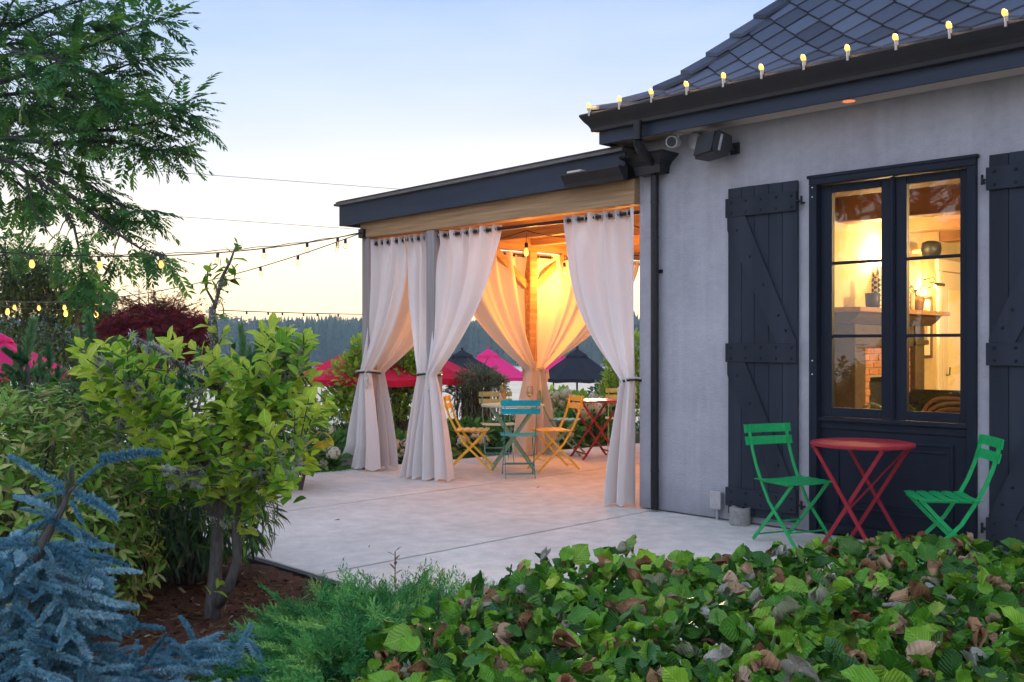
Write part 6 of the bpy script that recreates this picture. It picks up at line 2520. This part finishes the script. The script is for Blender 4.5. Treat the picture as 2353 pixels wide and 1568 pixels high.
# ------------------------------------------------------------------ mugo pines
def mugo(label, f, tips, base):
    c = W(base, 795, f)
    gz = terrain(c.x, c.y)
    root = plant('mugo_pine', label, 'pine', (c.x, c.y, gz), 'mugo pines behind the leafy tree')
    P, D, N, S = [], [], [], []
    mb = MB()
    b0 = Vector((c.x, c.y, gz))
    for (x, y, L) in tips:
        t = W(x, y, f + random.uniform(-.25, .2))
        d = np.array([random.uniform(-.12, .12), random.uniform(-.12, .12), 1.0]) + RV * (x - base) / 400
        d = norm(d)
        st = t - Vector(tuple(d)) * L
        P.append(V3(st)); D.append(d); N.append(ru(1)[0]); S.append(L)
        mb.tube([b0, b0.lerp(st, .55) + Vector((0, 0, -.08)), st], [.03, .02, .012], 6)
        for k in range(4):
            a = random.uniform(0, 2 * PI)
            dd = norm(np.array([math.cos(a), math.sin(a), .55]))
            L2 = L * random.uniform(.55, .8)
            P.append(V3(st) - d * L * random.uniform(.0, .5)); D.append(dd); N.append(ru(1)[0]); S.append(L2)
    scatter(root, 'shoot', ['pine%d' % i for i in range(3)], LM['pine'], frames(np.array(P), np.array(D), np.array(N), np.array(S)))
    xs = [t[0] for t in tips]; ys = [t[1] for t in tips]
    hw = (max(xs) - min(xs)) / 2 * f / FPX
    top = CAM.z - (np.mean(ys) + 110 - 795) * f / FPX
    k = 36
    d = norm(RNG.normal(size=(k, 3))); d[:, 2] = np.abs(d[:, 2])
    p = V3(W(np.mean(xs), 795, f)) * [1, 1, 0] + np.array([0, 0, gz + .1]) + d * np.array([hw * .8, hw * .8, max(.2, top - gz)]) * RNG.uniform(.75, 1, (k, 1))
    scatter(root, 'shoot', ['pine%d' % i for i in range(3)], LM['pine'], frames(p, d * .5 + UP * .8 + ru(k) * .3, ru(k), RNG.uniform(.14, .22, k)))
    mb.build('stems', M['bark'], root, kind='stuff', fix=False)
mugo('mugo pine with one tall candle in front of the pink umbrella', 7.2, [(72, 742, .30), (45, 800, .16), (112, 796, .17), (92, 818, .16), (135, 845, .15), (60, 852, .16), (110, 868, .16), (30, 868, .14)], 80)
mugo('mugo pine between the pink umbrella and the red maple', 8.0, [(205, 728, .30), (176, 764, .2), (244, 788, .22), (228, 812, .2), (190, 806, .2), (266, 838, .2), (300, 850, .18), (240, 860, .18)], 220)
mugo('low mugo pine in front of the red maple', 8.3, [(342, 766, .24), (318, 820, .18), (372, 826, .2), (455, 806, .2), (300, 845, .18), (420, 840, .2), (345, 860, .2), (395, 865, .2), (480, 835, .2)], 375)
mugo('mugo pine right of the leafy tree trunk', 8.6, [(556, 752, .28), (596, 764, .26), (535, 795, .2), (575, 800, .2), (612, 815, .2), (550, 835, .2), (595, 850, .2), (628, 850, .18)], 570)
# ================================================================== trees and garden further off
def branch_net(mb, pts, radii, n=7):
    mb.tube(pts, radii, n)

M['dark_twig'] = surf('dark_twig', (.022, .018, .016), (.05, .042, .036), 30, .85)
# ------------------------------------------------------------------ big tree reaching in from the left
big = plant('walnut_tree', 'large dark green tree with feathery compound leaves reaching in from the left', 'tree', C(-7.6, 11.5, -1.2))
def build_big(root, lines, origin, Zc, seed, fill=None, nfill=0, spread=.50, sub=2, fsz=(.20, .36)):
    rn = random.Random(seed)
    mb = MB()
    P, D, N, S = [], [], [], []
    def fr(p, d, L):
        P.append(V3(p)); D.append(d); N.append(UP + ru(1)[0] * .45); S.append(L)
    for li, pts in enumerate(lines):
        m = len(pts)
        sb_ = (fill or {}).get(li, sub)
        r0 = .030
        mb.tube(pts, [r0 * (1 - .82 * i / (m - 1)) for i in range(m)], 6)
        segs = []
        for i in range(m - 1):
            segs += [pts[i].lerp(pts[i + 1], t) for t in (0, .25, .5, .75)]
        for j, q in enumerate(segs):
            t = j / len(segs)
            if t < .12:
                continue
            i = min(m - 2, j // 4)
            ax = (pts[i + 1] - pts[i]).normalized()
            for s in range(sb_):
                d = (ax * rn.uniform(.2, 1) + Vector((rn.gauss(0, .7), rn.gauss(0, .7), rn.gauss(-.05, .35)))).normalized()
                L = rn.uniform(.25, .8) * spread * (1.15 - .6 * t)
                e = q + d * L + Vector((0, 0, -.12 * L))
                mb.tube([q, q.lerp(e, .5) + Vector((0, 0, .04)), e], [.010, .007, .004], 4)
                for k in range(rn.randint(3, 5)):
                    u = rn.uniform(.6, 1.02)
                    dd = norm(V3(d) + np.array([rn.gauss(0, .6), rn.gauss(0, .6), rn.gauss(-.1, .3)]))
                    fr(q.lerp(e, u), dd, rn.uniform(*fsz))
        for k in range(5):
            ax = (pts[-1] - pts[-2]).normalized()
            fr(pts[-1] - ax * rn.uniform(0, .2), norm(V3(ax) + ru(1)[0] * .6), rn.uniform(.35, .5))
    scatter(root, 'frond', ['frond%d' % i for i in range(5)], LM['walnut'], frames(np.array(P), np.array(D), np.array(N), np.array(S)))
    return mb
def L2(pts, f0, f1):
    n = len(pts)
    return [W(x, y, f0 + (f1 - f0) * i / (n - 1)) for i, (x, y) in enumerate(pts)]
lines = [
    L2([(-330, 330), (-120, 330), (20, 318), (150, 302), (260, 300), (345, 285), (395, 255), (430, 240)], 11.4, 10.4),
    L2([(-200, 250), (0, 190), (120, 150), (230, 95), (320, 60), (375, 45)], 11.4, 10.8),
    L2([(-200, 260), (0, 220), (130, 205), (220, 180), (290, 150), (340, 135)], 11.5, 11.3),
    L2([(20, 318), (120, 330), (230, 325), (300, 330), (360, 345), (395, 345)], 11.0, 10.6),
    L2([(-100, 330), (30, 345), (110, 380), (200, 420), (270, 470), (330, 490)], 11.2, 10.8),
    L2([(-60, 340), (40, 380), (120, 440), (170, 520), (185, 590), (195, 650)], 11.0, 10.4),
    L2([(110, 410), (190, 470), (260, 530), (320, 570), (375, 590)], 10.9, 10.3),
    L2([(-150, 150), (0, 80), (100, 30), (220, -10), (330, -60)], 11.6, 11.2),
    L2([(-150, 200), (-20, 110), (90, 90), (180, 60), (250, 50)], 11.8, 12.4),
    L2([(-200, 300), (-60, 250), (60, 260), (150, 250), (240, 250)], 11.9, 12.4),
    L2([(-200, 330), (-60, 360), (40, 420), (90, 470)], 11.6, 11.3),
    L2([(-200, 300), (-60, 180), (20, 20), (80, -80)], 11.4, 11.0),
    L2([(60, 210), (160, 220), (250, 235), (330, 245)], 11.0, 10.7),
    L2([(30, 120), (100, 130), (170, 150), (240, 190)], 10.9, 10.5),
    L2([(-330, 330), (-420, 150), (-380, -50), (-300, -200)], 11.4, 11.0),
    L2([(-350, 330), (-520, 200), (-640, 150), (-760, 180)], 11.4, 11.0),
    L2([(-330, 300), (-450, 50), (-600, -150)], 11.4, 12.5),
]
mbt = build_big(big, lines, None, 11, 3, {5: 1, 6: 1, 4: 2, 9: 4, 8: 4})
tb = C(-7.6, 11.5, -1.25)
mbt.tube([tb, C(-7.5, 11.5, .6), C(-7.4, 11.4, 2.2), W(-330, 330, 11.4)], [.24, .19, .17, .13], 12)
mbt.tube([C(-7.4, 11.4, 2.2), W(-200, 330, 11.2), W(-100, 330, 11.1)], [.10, .08, .055], 8)
mbt.tube([W(-330, 330, 11.4), W(-200, 250, 11.4)], [.11, .06], 8)
# bare twigs
for pts in ([(60, 400), (70, 450), (85, 500), (120, 545), (148, 560)], [(85, 500), (110, 520), (122, 515)], [(185, 600), (188, 640), (196, 690)], [(186, 640), (205, 648)]):
    mbt.tube(L2(pts, 10.7, 10.6), [.014, .010, .008, .006, .004][:len(pts)], 5)
mbt.build('trunk', M['dark_twig'], big, fix=False)

# same kind of tree behind the camera to the left; it stands mirrored in the window panes
big2 = plant('walnut_tree', 'feathery-leaved tree standing left of the view, seen only mirrored in the window', 'tree', C(-7.4, 2.6, 0))
rn_ = random.Random(14)
ln = []
ctr = C(-7.4, 2.6, 0)
for k in range(15):
    a = k * 2.4
    h = 1.9 + .20 * k
    e = Vector((math.cos(a), math.sin(a), 0))
    ln.append([ctr + Vector((0, 0, h)), ctr + e * .8 + Vector((0, 0, h + .5)), ctr + e * 1.6 + Vector((0, 0, h + .8)), ctr + e * 2.3 + Vector((0, 0, h + .7))])
mbt = build_big(big2, ln, None, 11, 5, sub=4)
mbt.tube([ctr + Vector((0, 0, -.1)), ctr + Vector((.05, 0, 2)), ctr + Vector((0, .1, 5))], [.16, .12, .05], 10)
mbt.build('trunk', M['twig'], big2, fix=False)

for (bx, by, lb) in ((8.8, -4.8, 'unseen feathery-leaved tree added right of the view to shade the wall'), (9.6, -10.5, 'unseen feathery-leaved tree added behind the viewpoint on the right to shade the wall')):
    shade_tree = plant('walnut_tree', lb, 'tree', (bx, by, 0))  # out of view, added to block sky light from the right end of the wall
    ln = []
    ctr = Vector((bx, by, 0))
    for k in range(12):
        a = k * 2.4
        h = 2.0 + .26 * k
        e = Vector((math.cos(a), math.sin(a), 0))
        ln.append([ctr + Vector((0, 0, h)), ctr + e * .8 + Vector((0, 0, h + .5)), ctr + e * 1.5 + Vector((0, 0, h + .8)), ctr + e * 2.1 + Vector((0, 0, h + .7))])
    mbt = build_big(shade_tree, ln, None, 11, 7 + int(bx), sub=5)
    mbt.tube([ctr + Vector((0, 0, -.1)), ctr + Vector((.05, 0, 2)), ctr + Vector((0, .1, 5))], [.16, .12, .05], 10)
    mbt.build('trunk', M['twig'], shade_tree, fix=False)

# ------------------------------------------------------------------ vine arbor with lit bulbs
c = W(95, 720, 17.0); gz = terrain(c.x, c.y)
arb = plant('vine_arbor', 'dark vine-covered arbor glowing from warm bulbs at the left edge', 'arbor', (c.x, c.y, gz))
mb = MB()
for (x, df) in ((-60, 0), (60, .3), (180, 0), (250, .6)):
    p = W(x, 795, 17.0 + df)
    mb.tube([(p.x, p.y, gz), (p.x, p.y, 2.3)], .06, 8)
for (x0, x1, df) in ((-80, 270, 0), (-80, 270, .7)):
    mb.tube([W(x0, 795, 17.0 + df) + Vector((0, 0, .85)), W(x1, 795, 17.0 + df) + Vector((0, 0, .85))], .05, 6)
mb.build('frame', M['bark'], arb, fix=False)
for (x, y, rx, rz, n, sd) in ((20, 640, .85, .55, 2600, 1), (-90, 680, .9, .9, 1800, 2), (90, 640, .55, .40, 1200, 3), (150, 690, .5, .35, 900, 4), (215, 690, .38, .30, 700, 5), (40, 760, .8, .5, 1500, 6), (150, 790, .6, .6, 1500, 7), (240, 770, .35, .4, 700, 8), (-60, 820, .9, .6, 900, 9)):
    q = W(x, y, 17.2)
    blob(arb, 'leaf', q, (rx * 1.26, rx * 1.0, rz * 1.26), int(n * 1.7), ['tiny', 'lance0', 'narrow1'], LM['dark_vine'], (.06, .12), shell=.4, up=-.3, lump=.4, seed=sd, single=False)
# drooping outer sprays like the tree's
P = []; D = []
for (x, y) in ((60, 575), (110, 580), (30, 570), (130, 600), (165, 640), (190, 660), (230, 690), (100, 610), (0, 560)):
    for k in range(12):
        P.append(V3(W(x + random.gauss(0, 16), y + random.gauss(0, 14), 16.6 + random.uniform(-.3, .3)))); D.append(norm(camdir(random.gauss(.1, .7), random.gauss(0, .5), random.gauss(-.05, .5))))
scatter(arb, 'frond', ['frond%d' % i for i in range(5)], LM['walnut'], frames(np.array(P), np.array(D), np.tile(UP, (len(P), 1)) + ru(len(P)) * .4, RNG.uniform(.25, .42, len(P))))
ab = thing('light_string', 'two low lit bulbs hanging inside the vine arbor', 'string lights', W(185, 712, 15.9), 'bulb strings over the garden')
mb = MB(); mb.tube(sag(W(-20, 700, 16.0), W(245, 706, 15.8), .06, 20), .006, 5); mb.build('cable', M['cable'], ab)
for (x, y) in ((151, 712), (221, 714), (18, 708)):
    hang_bulb(ab, W(x, y, 15.9), True, .5, 1.15, (1, .55, .16))
for (x, y) in ((50, 735), (155, 730)):
    pass

# ------------------------------------------------------------------ red maple
c = W(345, 760, 11.6); gz = terrain(c.x, c.y)
map_ = plant('red_maple', 'dark red lace-leaf maple mound in front of the evening sky', 'tree', (c.x, c.y, gz))
for (x, y, rx, rz, n, sd) in ((345, 765, .62, .34, 2600, 1), (280, 790, .42, .34, 1500, 2), (415, 770, .42, .33, 1700, 3), (350, 840, .7, .35, 1800, 4), (460, 765, .16, .2, 260, 5)):
    blob(map_, 'leaf', W(x, y, 11.7), (rx, rx * .8, rz), n, ['star0', 'star1'], LM['maple'], (.055, .085), shell=.28, up=-.35, lump=.22, seed=sd, nrm_up=1)
P, D = [], []
mb = MB()
tr0 = Vector((c.x, c.y, gz))
for k in range(30):
    x = random.uniform(255, 470); y = random.uniform(655, 712)
    a = W(random.uniform(310, 400), 745, 11.7); e = W(x, y, 11.7 + random.uniform(-.3, .3))
    mb.tube([a, a.lerp(e, .5) + Vector((0, 0, .06)), e], [.010, .007, .003], 4)
    for j in range(22):
        P.append(V3(a.lerp(e, random.uniform(.45, 1.05))) + ru(1)[0] * .05); D.append(norm(ru(1)[0] + UP * -.2))
scatter(map_, 'leaf', ['star0', 'star1'], LM['rust'], frames(np.array(P), np.array(D), UP + ru(len(P)) * .5, RNG.uniform(.03, .055, len(P))))
for k in range(7):
    a = k * .9
    mb.tube([tr0, tr0 + Vector((.15 * math.cos(a), .15 * math.sin(a), .9)), tr0 + Vector((.4 * math.cos(a), .4 * math.sin(a), 1.45))], [.05, .035, .015], 6)
mb.build('trunk', M['twig'], map_, fix=False)

# ------------------------------------------------------------------ lime tree behind the corner post
c = W(905, 960, 13.6); gz = terrain(c.x, c.y)
lt = plant('lime_tree', 'airy yellow-green garden tree behind the corner post of the pergola', 'tree', (c.x, c.y, gz))
for (x, y, rx, rz, n, sd, df) in ((810, 870, .30, .34, 800, 1, 0), (790, 920, .26, .24, 600, 2, -.1), (830, 815, .16, .25, 320, 3, 0), (925, 850, .34, .28, 700, 4, .2), (960, 835, .18, .2, 320, 5, .1), (905, 800, .22, .2, 320, 6, .2), (945, 900, .28, .22, 520, 7, 0), (890, 915, .22, .18, 300, 8, .2), (985, 890, .16, .14, 220, 9, .3), (905, 955, .2, .12, 220, 10, 0)):
    blob(lt, 'leaf', W(x, y, 13.5 + df), (rx, rx, rz), n, ['lance0', 'lance1', 'ovate1'], LM['lime'], (.07, .115), shell=.45, up=.35, lump=.35, seed=sd)
mb = MB()
b0 = Vector((c.x, c.y, gz))
for (x, y) in ((810, 870), (840, 820), (925, 850), (960, 835), (905, 800), (945, 900), (795, 915), (985, 890)):
    e = W(x, y, 13.5)
    mb.tube([b0, b0.lerp(e, .5) + Vector((0, 0, .05)), e, e + (e - b0) * .15], [.045, .03, .016, .006], 7)
mb.build('trunk', M['bark'], lt, fix=False)

# ------------------------------------------------------------------ weeping conifer, bright shrub, box hedge
c = W(1095, 960, 13.9); gz = terrain(c.x, c.y)
wc = plant('weeping_spruce', 'grey-green weeping spruce hanging over behind the yellow chair', 'tree', (c.x, c.y, gz))
P, D, N, S = [], [], [], []
for k in range(950):
    a = random.uniform(0, 2 * PI); q = math.sqrt(random.random())
    x = q * math.cos(a); y = q * math.sin(a)
    px = 1098 + 58 * x
    top = 852 + 26 * q * q + random.uniform(-8, 8)
    if random.random() < .55:
        z = top + random.uniform(-4, 26)
        d = camdir(x * .9, y * .9, random.uniform(-.2, .5))
    else:
        z = top + random.uniform(10, 150)
        d = camdir(x * .25 + random.gauss(0, .15), y * .3, -1)
    P.append(V3(W(px, z, 13.9 + .42 * y))); D.append(d); N.append(ru(1)[0] + camdir(0, -.6, .4)); S.append(random.uniform(.09, .15))
scatter(wc, 'shoot', ['farspruce%d' % i for i in range(3)], LM['grey_green'], frames(np.array(P), np.array(D), np.array(N), np.array(S)))
mb = MB()
for k in range(34):
    a = random.uniform(0, 2 * PI); q = random.uniform(.2, .9)
    t = W(1098 + 55 * q * math.cos(a), 862, 13.9 + .4 * q * math.sin(a))
    mb.tube([Vector((t.x, t.y, gz)), t], [.018, .008], 5)
mb.tube([Vector((c.x, c.y, gz)), W(1098, 860, 13.9)], [.09, .05], 8)
mb.build('trunk', M['twig'], wc, fix=False)

c = W(1432, 900, 15.6); gz = terrain(c.x, c.y)
br = plant('bright_shrub', 'bright lime feathery shrub beside the house corner behind the right curtain', 'shrub', (c.x, c.y, gz))
for (x, y, rx, rz, n, sd) in ((1440, 880, .34, .42, 1900, 1), (1425, 820, .22, .28, 800, 2), (1410, 905, .24, .2, 600, 3), (1450, 800, .24, .25, 600, 4), (1415, 790, .08, .12, 120, 5), (1460, 930, .3, .25, 500, 6)):
    blob(br, 'leaf', W(x, y, 15.6), (rx, rx, rz), n, ['lance0', 'lance2', 'tiny'], LM['lime'], (.06, .095), shell=.3, up=.5, lump=.3, seed=sd)
mb = MB(); mb.tube([Vector((c.x, c.y, gz)), W(1440, 850, 15.6)], [.05, .02], 7); mb.build('trunk', M['twig'], br, fix=False)
c = W(1400, 905, 17); gz = terrain(c.x, c.y)
dk = plant('dark_shrub', 'dark green shrub just left of the bright feathery one', 'shrub', (c.x, c.y, gz))
blob(dk, 'leaf', W(1400, 915, 16.6), (.34, .34, .30), 900, ['ovate0', 'ovate1'], LM['boxwood'], (.06, .09), shell=.3, seed=1)
blob(dk, 'leaf', W(1385, 960, 16.6), (.4, .4, .35), 700, ['ovate0', 'ovate1'], LM['boxwood'], (.06, .09), shell=.3, seed=2)

def bush(name, label, cat, x, y, f, rx, rz, n, keys, mat, size, group=None, shell=.28, up=.3, sd=0, sq=1.0, stems=True):
    q = W(x, y, f)
    gz = terrain(q.x, q.y)
    o = plant(name, label, cat, (q.x, q.y, gz), group)
    blob(o, 'leaf', q, (rx, rx, rz), n, keys, mat, size, shell=shell, up=up, seed=sd, sq=sq, floor=gz)
    if stems:
        mb = MB()
        for k in range(7):
            a = k * .9
            mb.tube([Vector((q.x, q.y, gz)), q + Vector((rx * .5 * math.cos(a), rx * .5 * math.sin(a), 0))], [.012, .006], 5)
        mb.build('stems', M['twig'], o, kind='stuff', fix=False)
    return o, q
bush('garden_shrub', 'dark shrub behind the left edge shrub and the first pine', 'shrub', 60, 985, 8.6, .75, .38, 1300, ['ovate0', 'lance1'], LM['dark_vine'], (.06, .10), sd=11)
bush('garden_shrub', 'low dark shrub under the pink umbrella behind the first pine', 'shrub', 70, 905, 10.2, 1.0, .28, 1500, ['ovate0', 'lance1'], LM['dark_vine'], (.06, .10), sd=15)
bush('garden_shrub', 'dark shrub behind the second pine and the leafy tree', 'shrub', 270, 960, 9.4, .75, .42, 1500, ['ovate0', 'lance1'], LM['dark_vine'], (.06, .10), sd=12)
bush('garden_shrub', 'dark shrub filling the gap behind the middle of the leafy tree', 'shrub', 455, 950, 9.8, .75, .45, 1500, ['ovate0', 'lance1'], LM['green'], (.06, .10), sd=13)
bush('garden_shrub', 'green shrub behind the right side of the leafy tree', 'shrub', 610, 985, 9.9, .55, .40, 1200, ['ovate0', 'lance1'], LM['green'], (.06, .10), sd=14)
bush('box_hedge', 'low clipped box hedge beyond the hydrangeas left of the corner curtain', 'hedge', 787, 972, 19, .36, .16, 900, ['tiny'], LM['boxwood'], (.05, .08), sq=.55, sd=3)
bush('garden_shrub', 'rounded blue-green shrub in front of the box hedge', 'shrub', 795, 1008, 15.5, .28, .24, 700, ['tiny', 'ovate0'], LM['boxwood'], (.05, .08), sd=4)
bush('garden_shrub', 'lime green shrub between the two front posts', 'shrub', 945, 968, 15.2, .38, .18, 800, ['ovate0', 'ovate1'], LM['lime'], (.07, .11), sd=5)
bush('garden_shrub', 'mid green shrub low between the two front posts', 'shrub', 915, 1010, 14.4, .42, .25, 1000, ['ovate0', 'ovate1'], LM['green'], (.07, .11), sd=6)
bush('garden_shrub', 'dark green shrub at the patio edge under the yellow sprig', 'shrub', 735, 1045, 11.6, .30, .26, 900, ['ovate0', 'lance1'], LM['green'], (.06, .09), sd=7)
bush('garden_shrub', 'dark spiky evergreen beside the leafy tree at the patio edge', 'shrub', 690, 1010, 9.6, .24, .32, 900, ['narrow0', 'narrow1'], LM['boxwood'], (.07, .11), sd=8)

# ------------------------------------------------------------------ hydrangeas along the patio edge
HG = 'white hydrangeas along the far edge of the patio'
def hydrangea(label, x, y, f, rx, rz, n, heads, hs, mat='green', sd=0):
    o, q = bush('hydrangea', label, 'hydrangea', x, y, f, rx, rz, n, ['ovate0', 'ovate1', 'ovate2'], LM[mat], (.09, .15), HG, sd=sd)
    P = [V3(W(hx, hy, f - rx * .75)) for hx, hy in heads]
    k = len(P)
    scatter(o, 'flower_head', ['head%d' % i for i in range(3)], LM['petal'], frames(np.array(P), camdir(1, 0, 0) + ru(k) * .3, UP + camdir(0, -.3, 0) + ru(k) * .3, RNG.uniform(hs * .85, hs * 1.2, k)))
hydrangea('white hydrangea left of the corner curtain at the patio edge', 800, 1050, 12.0, .40, .26, 800, [(826, 1053), (845, 1070), (775, 1062), (838, 1042)], .17, sd=1)
hydrangea('white hydrangea with a round bloom far left of the corner curtain', 735, 1075, 11.3, .30, .20, 500, [(743, 1066), (752, 985), (765, 1040)], .15, sd=2)
hydrangea('white hydrangea between the corner and middle curtains with three blooms', 905, 1050, 12.6, .42, .26, 900, [(908, 1023), (935, 1021), (922, 1045), (895, 1035)], .18, sd=3)
hydrangea('white hydrangea behind the first yellow chair', 1080, 1020, 13.2, .44, .28, 1000, [(1062, 1015), (1107, 1012), (1053, 1048), (1095, 1000)], .19, sd=4)
hydrangea('leafy hydrangea behind the pale table', 1180, 1010, 14.2, .42, .28, 800, [(1188, 958), (1203, 980)], .13, sd=5)
hydrangea('tall hydrangea with cream plumes left of the small red table', 1292, 950, 16.2, .50, .34, 1100, [(1275, 910), (1300, 905), (1262, 922), (1290, 930), (1315, 918), (1322, 935), (1268, 945), (1310, 952)], .22, 'lime', sd=6)
hydrangea('hydrangea with a big cream bloom under the small red table', 1345, 990, 15.2, .50, .36, 1200, [(1338, 945), (1352, 960), (1318, 985), (1330, 930), (1360, 935), (1375, 940)], .22, sd=7)
hydrangea('hydrangea with small blooms near the house end of the patio', 1395, 975, 15.8, .42, .36, 900, [(1403, 982), (1376, 985), (1365, 915), (1385, 920), (1402, 925)], .17, sd=8)
hydrangea('dark leaved hydrangea at the patio edge right of the orange curtains', 1265, 1010, 14.4, .45, .26, 900, [(1240, 1000), (1310, 1000)], .10, sd=9)

# ------------------------------------------------------------------ far conifer forest
forest_m = LM['forest']
def conifer_tmpl(key, seed, rows=7, sides=9):
    rn = random.Random(seed)
    V, T = [], []
    for i in range(rows):
        t0 = i / rows
        z0 = .08 + .80 * t0; z1 = min(1.0, z0 + .92 / rows * 1.9)
        R = .20 * (1 - t0) ** .8 + .012
        b = len(V)
        V.append((0, 0, z1))
        ro = rn.uniform(0, 6)
        for k in range(sides):
            a = ro + 2 * PI * k / sides
            r = R * (rn.uniform(.85, 1.2) if k % 2 else rn.uniform(.45, .7))
            V.append((r * math.cos(a), r * math.sin(a), z0 + rn.uniform(-.03, .03)))
        for k in range(sides):
            T.append((b, b + 1 + k, b + 1 + (k + 1) % sides))
    b = len(V)
    V += [(-.02, 0, 0), (.02, 0, 0), (0, .02, 0), (0, 0, .3)]
    T += [(b, b + 1, b + 3), (b + 1, b + 2, b + 3), (b + 2, b, b + 3)]
    TEMPL[key] = (np.array(V), np.array(T, np.int32), 1.0)
def round_tmpl(key, seed):
    rn = random.Random(seed)
    V, T = [], []
    for i in range(120):
        d = Vector((rn.gauss(0, 1), rn.gauss(0, 1), rn.gauss(0, 1))).normalized()
        p = Vector((d.x * .26, d.y * .26, .58 + d.z * .40)) * rn.uniform(.8, 1.05)
        u = d.orthogonal().normalized(); u = Matrix.Rotation(rn.uniform(0, 6), 3, d) @ u; v = d.cross(u)
        b = len(V); s = rn.uniform(.05, .09)
        V += [p + u * s, p - u * s * .5 + v * s, p - u * s * .5 - v * s]
        T.append((b, b + 1, b + 2))
    TEMPL[key] = (np.array([tuple(v) for v in V]), np.array(T, np.int32), 1.0)
for i in range(5):
    conifer_tmpl('conifer%d' % i, i)
round_tmpl('broadtree0', 1); round_tmpl('broadtree1', 2)
fo = plant('forest', 'dark conifer forest on the far side of the field fading into haze', 'forest', C(0, 300, terrain(*C(0, 300, 0)[:2])))
fo['kind'] = 'stuff'
M4 = []
def put_tree(r, f, h):
    p = C(r, f, 0)
    z = terrain(p.x, p.y) - .3
    m = np.eye(4)
    a = random.uniform(0, 6)
    w = h * random.uniform(.85, 1.25)
    m[:3, 0] = [w * math.cos(a), w * math.sin(a), 0]; m[:3, 1] = [-w * math.sin(a), w * math.cos(a), 0]; m[:3, 2] = [0, 0, h]
    m[:3, 3] = [p.x, p.y, z]
    M4.append(m)
k = 0
while k < 3400:
    f = 232 + 190 * random.random() ** 1.2
    t = random.uniform(-.62, .36)
    h = random.uniform(8.5, 12.5)
    nz = noise.noise(Vector((t * 14, f * .012, 3)))
    h *= 1 + .18 * nz
    lim = 1.0
    if t > .028:
        lim = .80 + .25 * sstep((t - .08) / .04) - .25 * math.exp(-((t - .067) / .012) ** 2)
    put_tree(t * f, f, h * lim)
    k += 1
M4 = np.array(M4)
u = RNG.uniform(size=len(M4))
scatter(fo, 'trees', ['conifer%d' % i for i in range(5)], forest_m, M4[u < .86], single=False)
scatter(fo, 'trees', ['broadtree0', 'broadtree1'], forest_m, M4[u >= .86], single=False)

# grasses and low growth between the plants beyond the patio
gr = plant('ground_cover', 'low mixed greenery covering the beds beyond the patio', 'plants', C(-2, 13, -1))
gr['kind'] = 'stuff'
P = []
while len(P) < 9000:
    r, f = RNG.uniform(-7.5, 2.6), RNG.uniform(7.6, 19)
    q = C(r, f, 0)
    if q.x > -4.35 - .0 and q.y > -3.6:
        continue
    if q.y < -3.6 and f < 7.6:
        continue
    P.append([q.x, q.y, terrain(q.x, q.y) + RNG.uniform(0, .16)])
P = np.array(P); k = len(P)
scatter(gr, 'leaf', ['tiny', 'narrow0', 'ovate0'], LM['boxwood'], frames(P, ru(k) * [1, 1, .3] + UP * .6, UP + ru(k) * .5, RNG.uniform(.08, .17, k)), single=False)

finish_leaves()

# ------------------------------------------------------------------ air
hz, n, l, p = new_mat('haze_air')
n.remove(p)
pv = n.new('ShaderNodeVolumePrincipled')
pv.inputs['Color'].default_value = (.62, .82, 1, 1)
pv.inputs['Density'].default_value = .0007
pv.inputs['Anisotropy'].default_value = .2
l.new(pv.outputs[0], n['Material Output'].inputs['Volume'])
hz.cycles.homogeneous_volume = True
mb = MB()
vs = []
for z in (-5, 18):
    for (r, f) in ((-490, -60), (490, -60), (490, 490), (-490, 490)):
        vs.append(C(r, f, z))
mb.add(vs, [(0, 3, 2, 1), (4, 5, 6, 7), (0, 1, 5, 4), (1, 2, 6, 5), (2, 3, 7, 6), (3, 0, 4, 7)])
tag(mb.build('haze', hz), None, None, None, 'stuff')
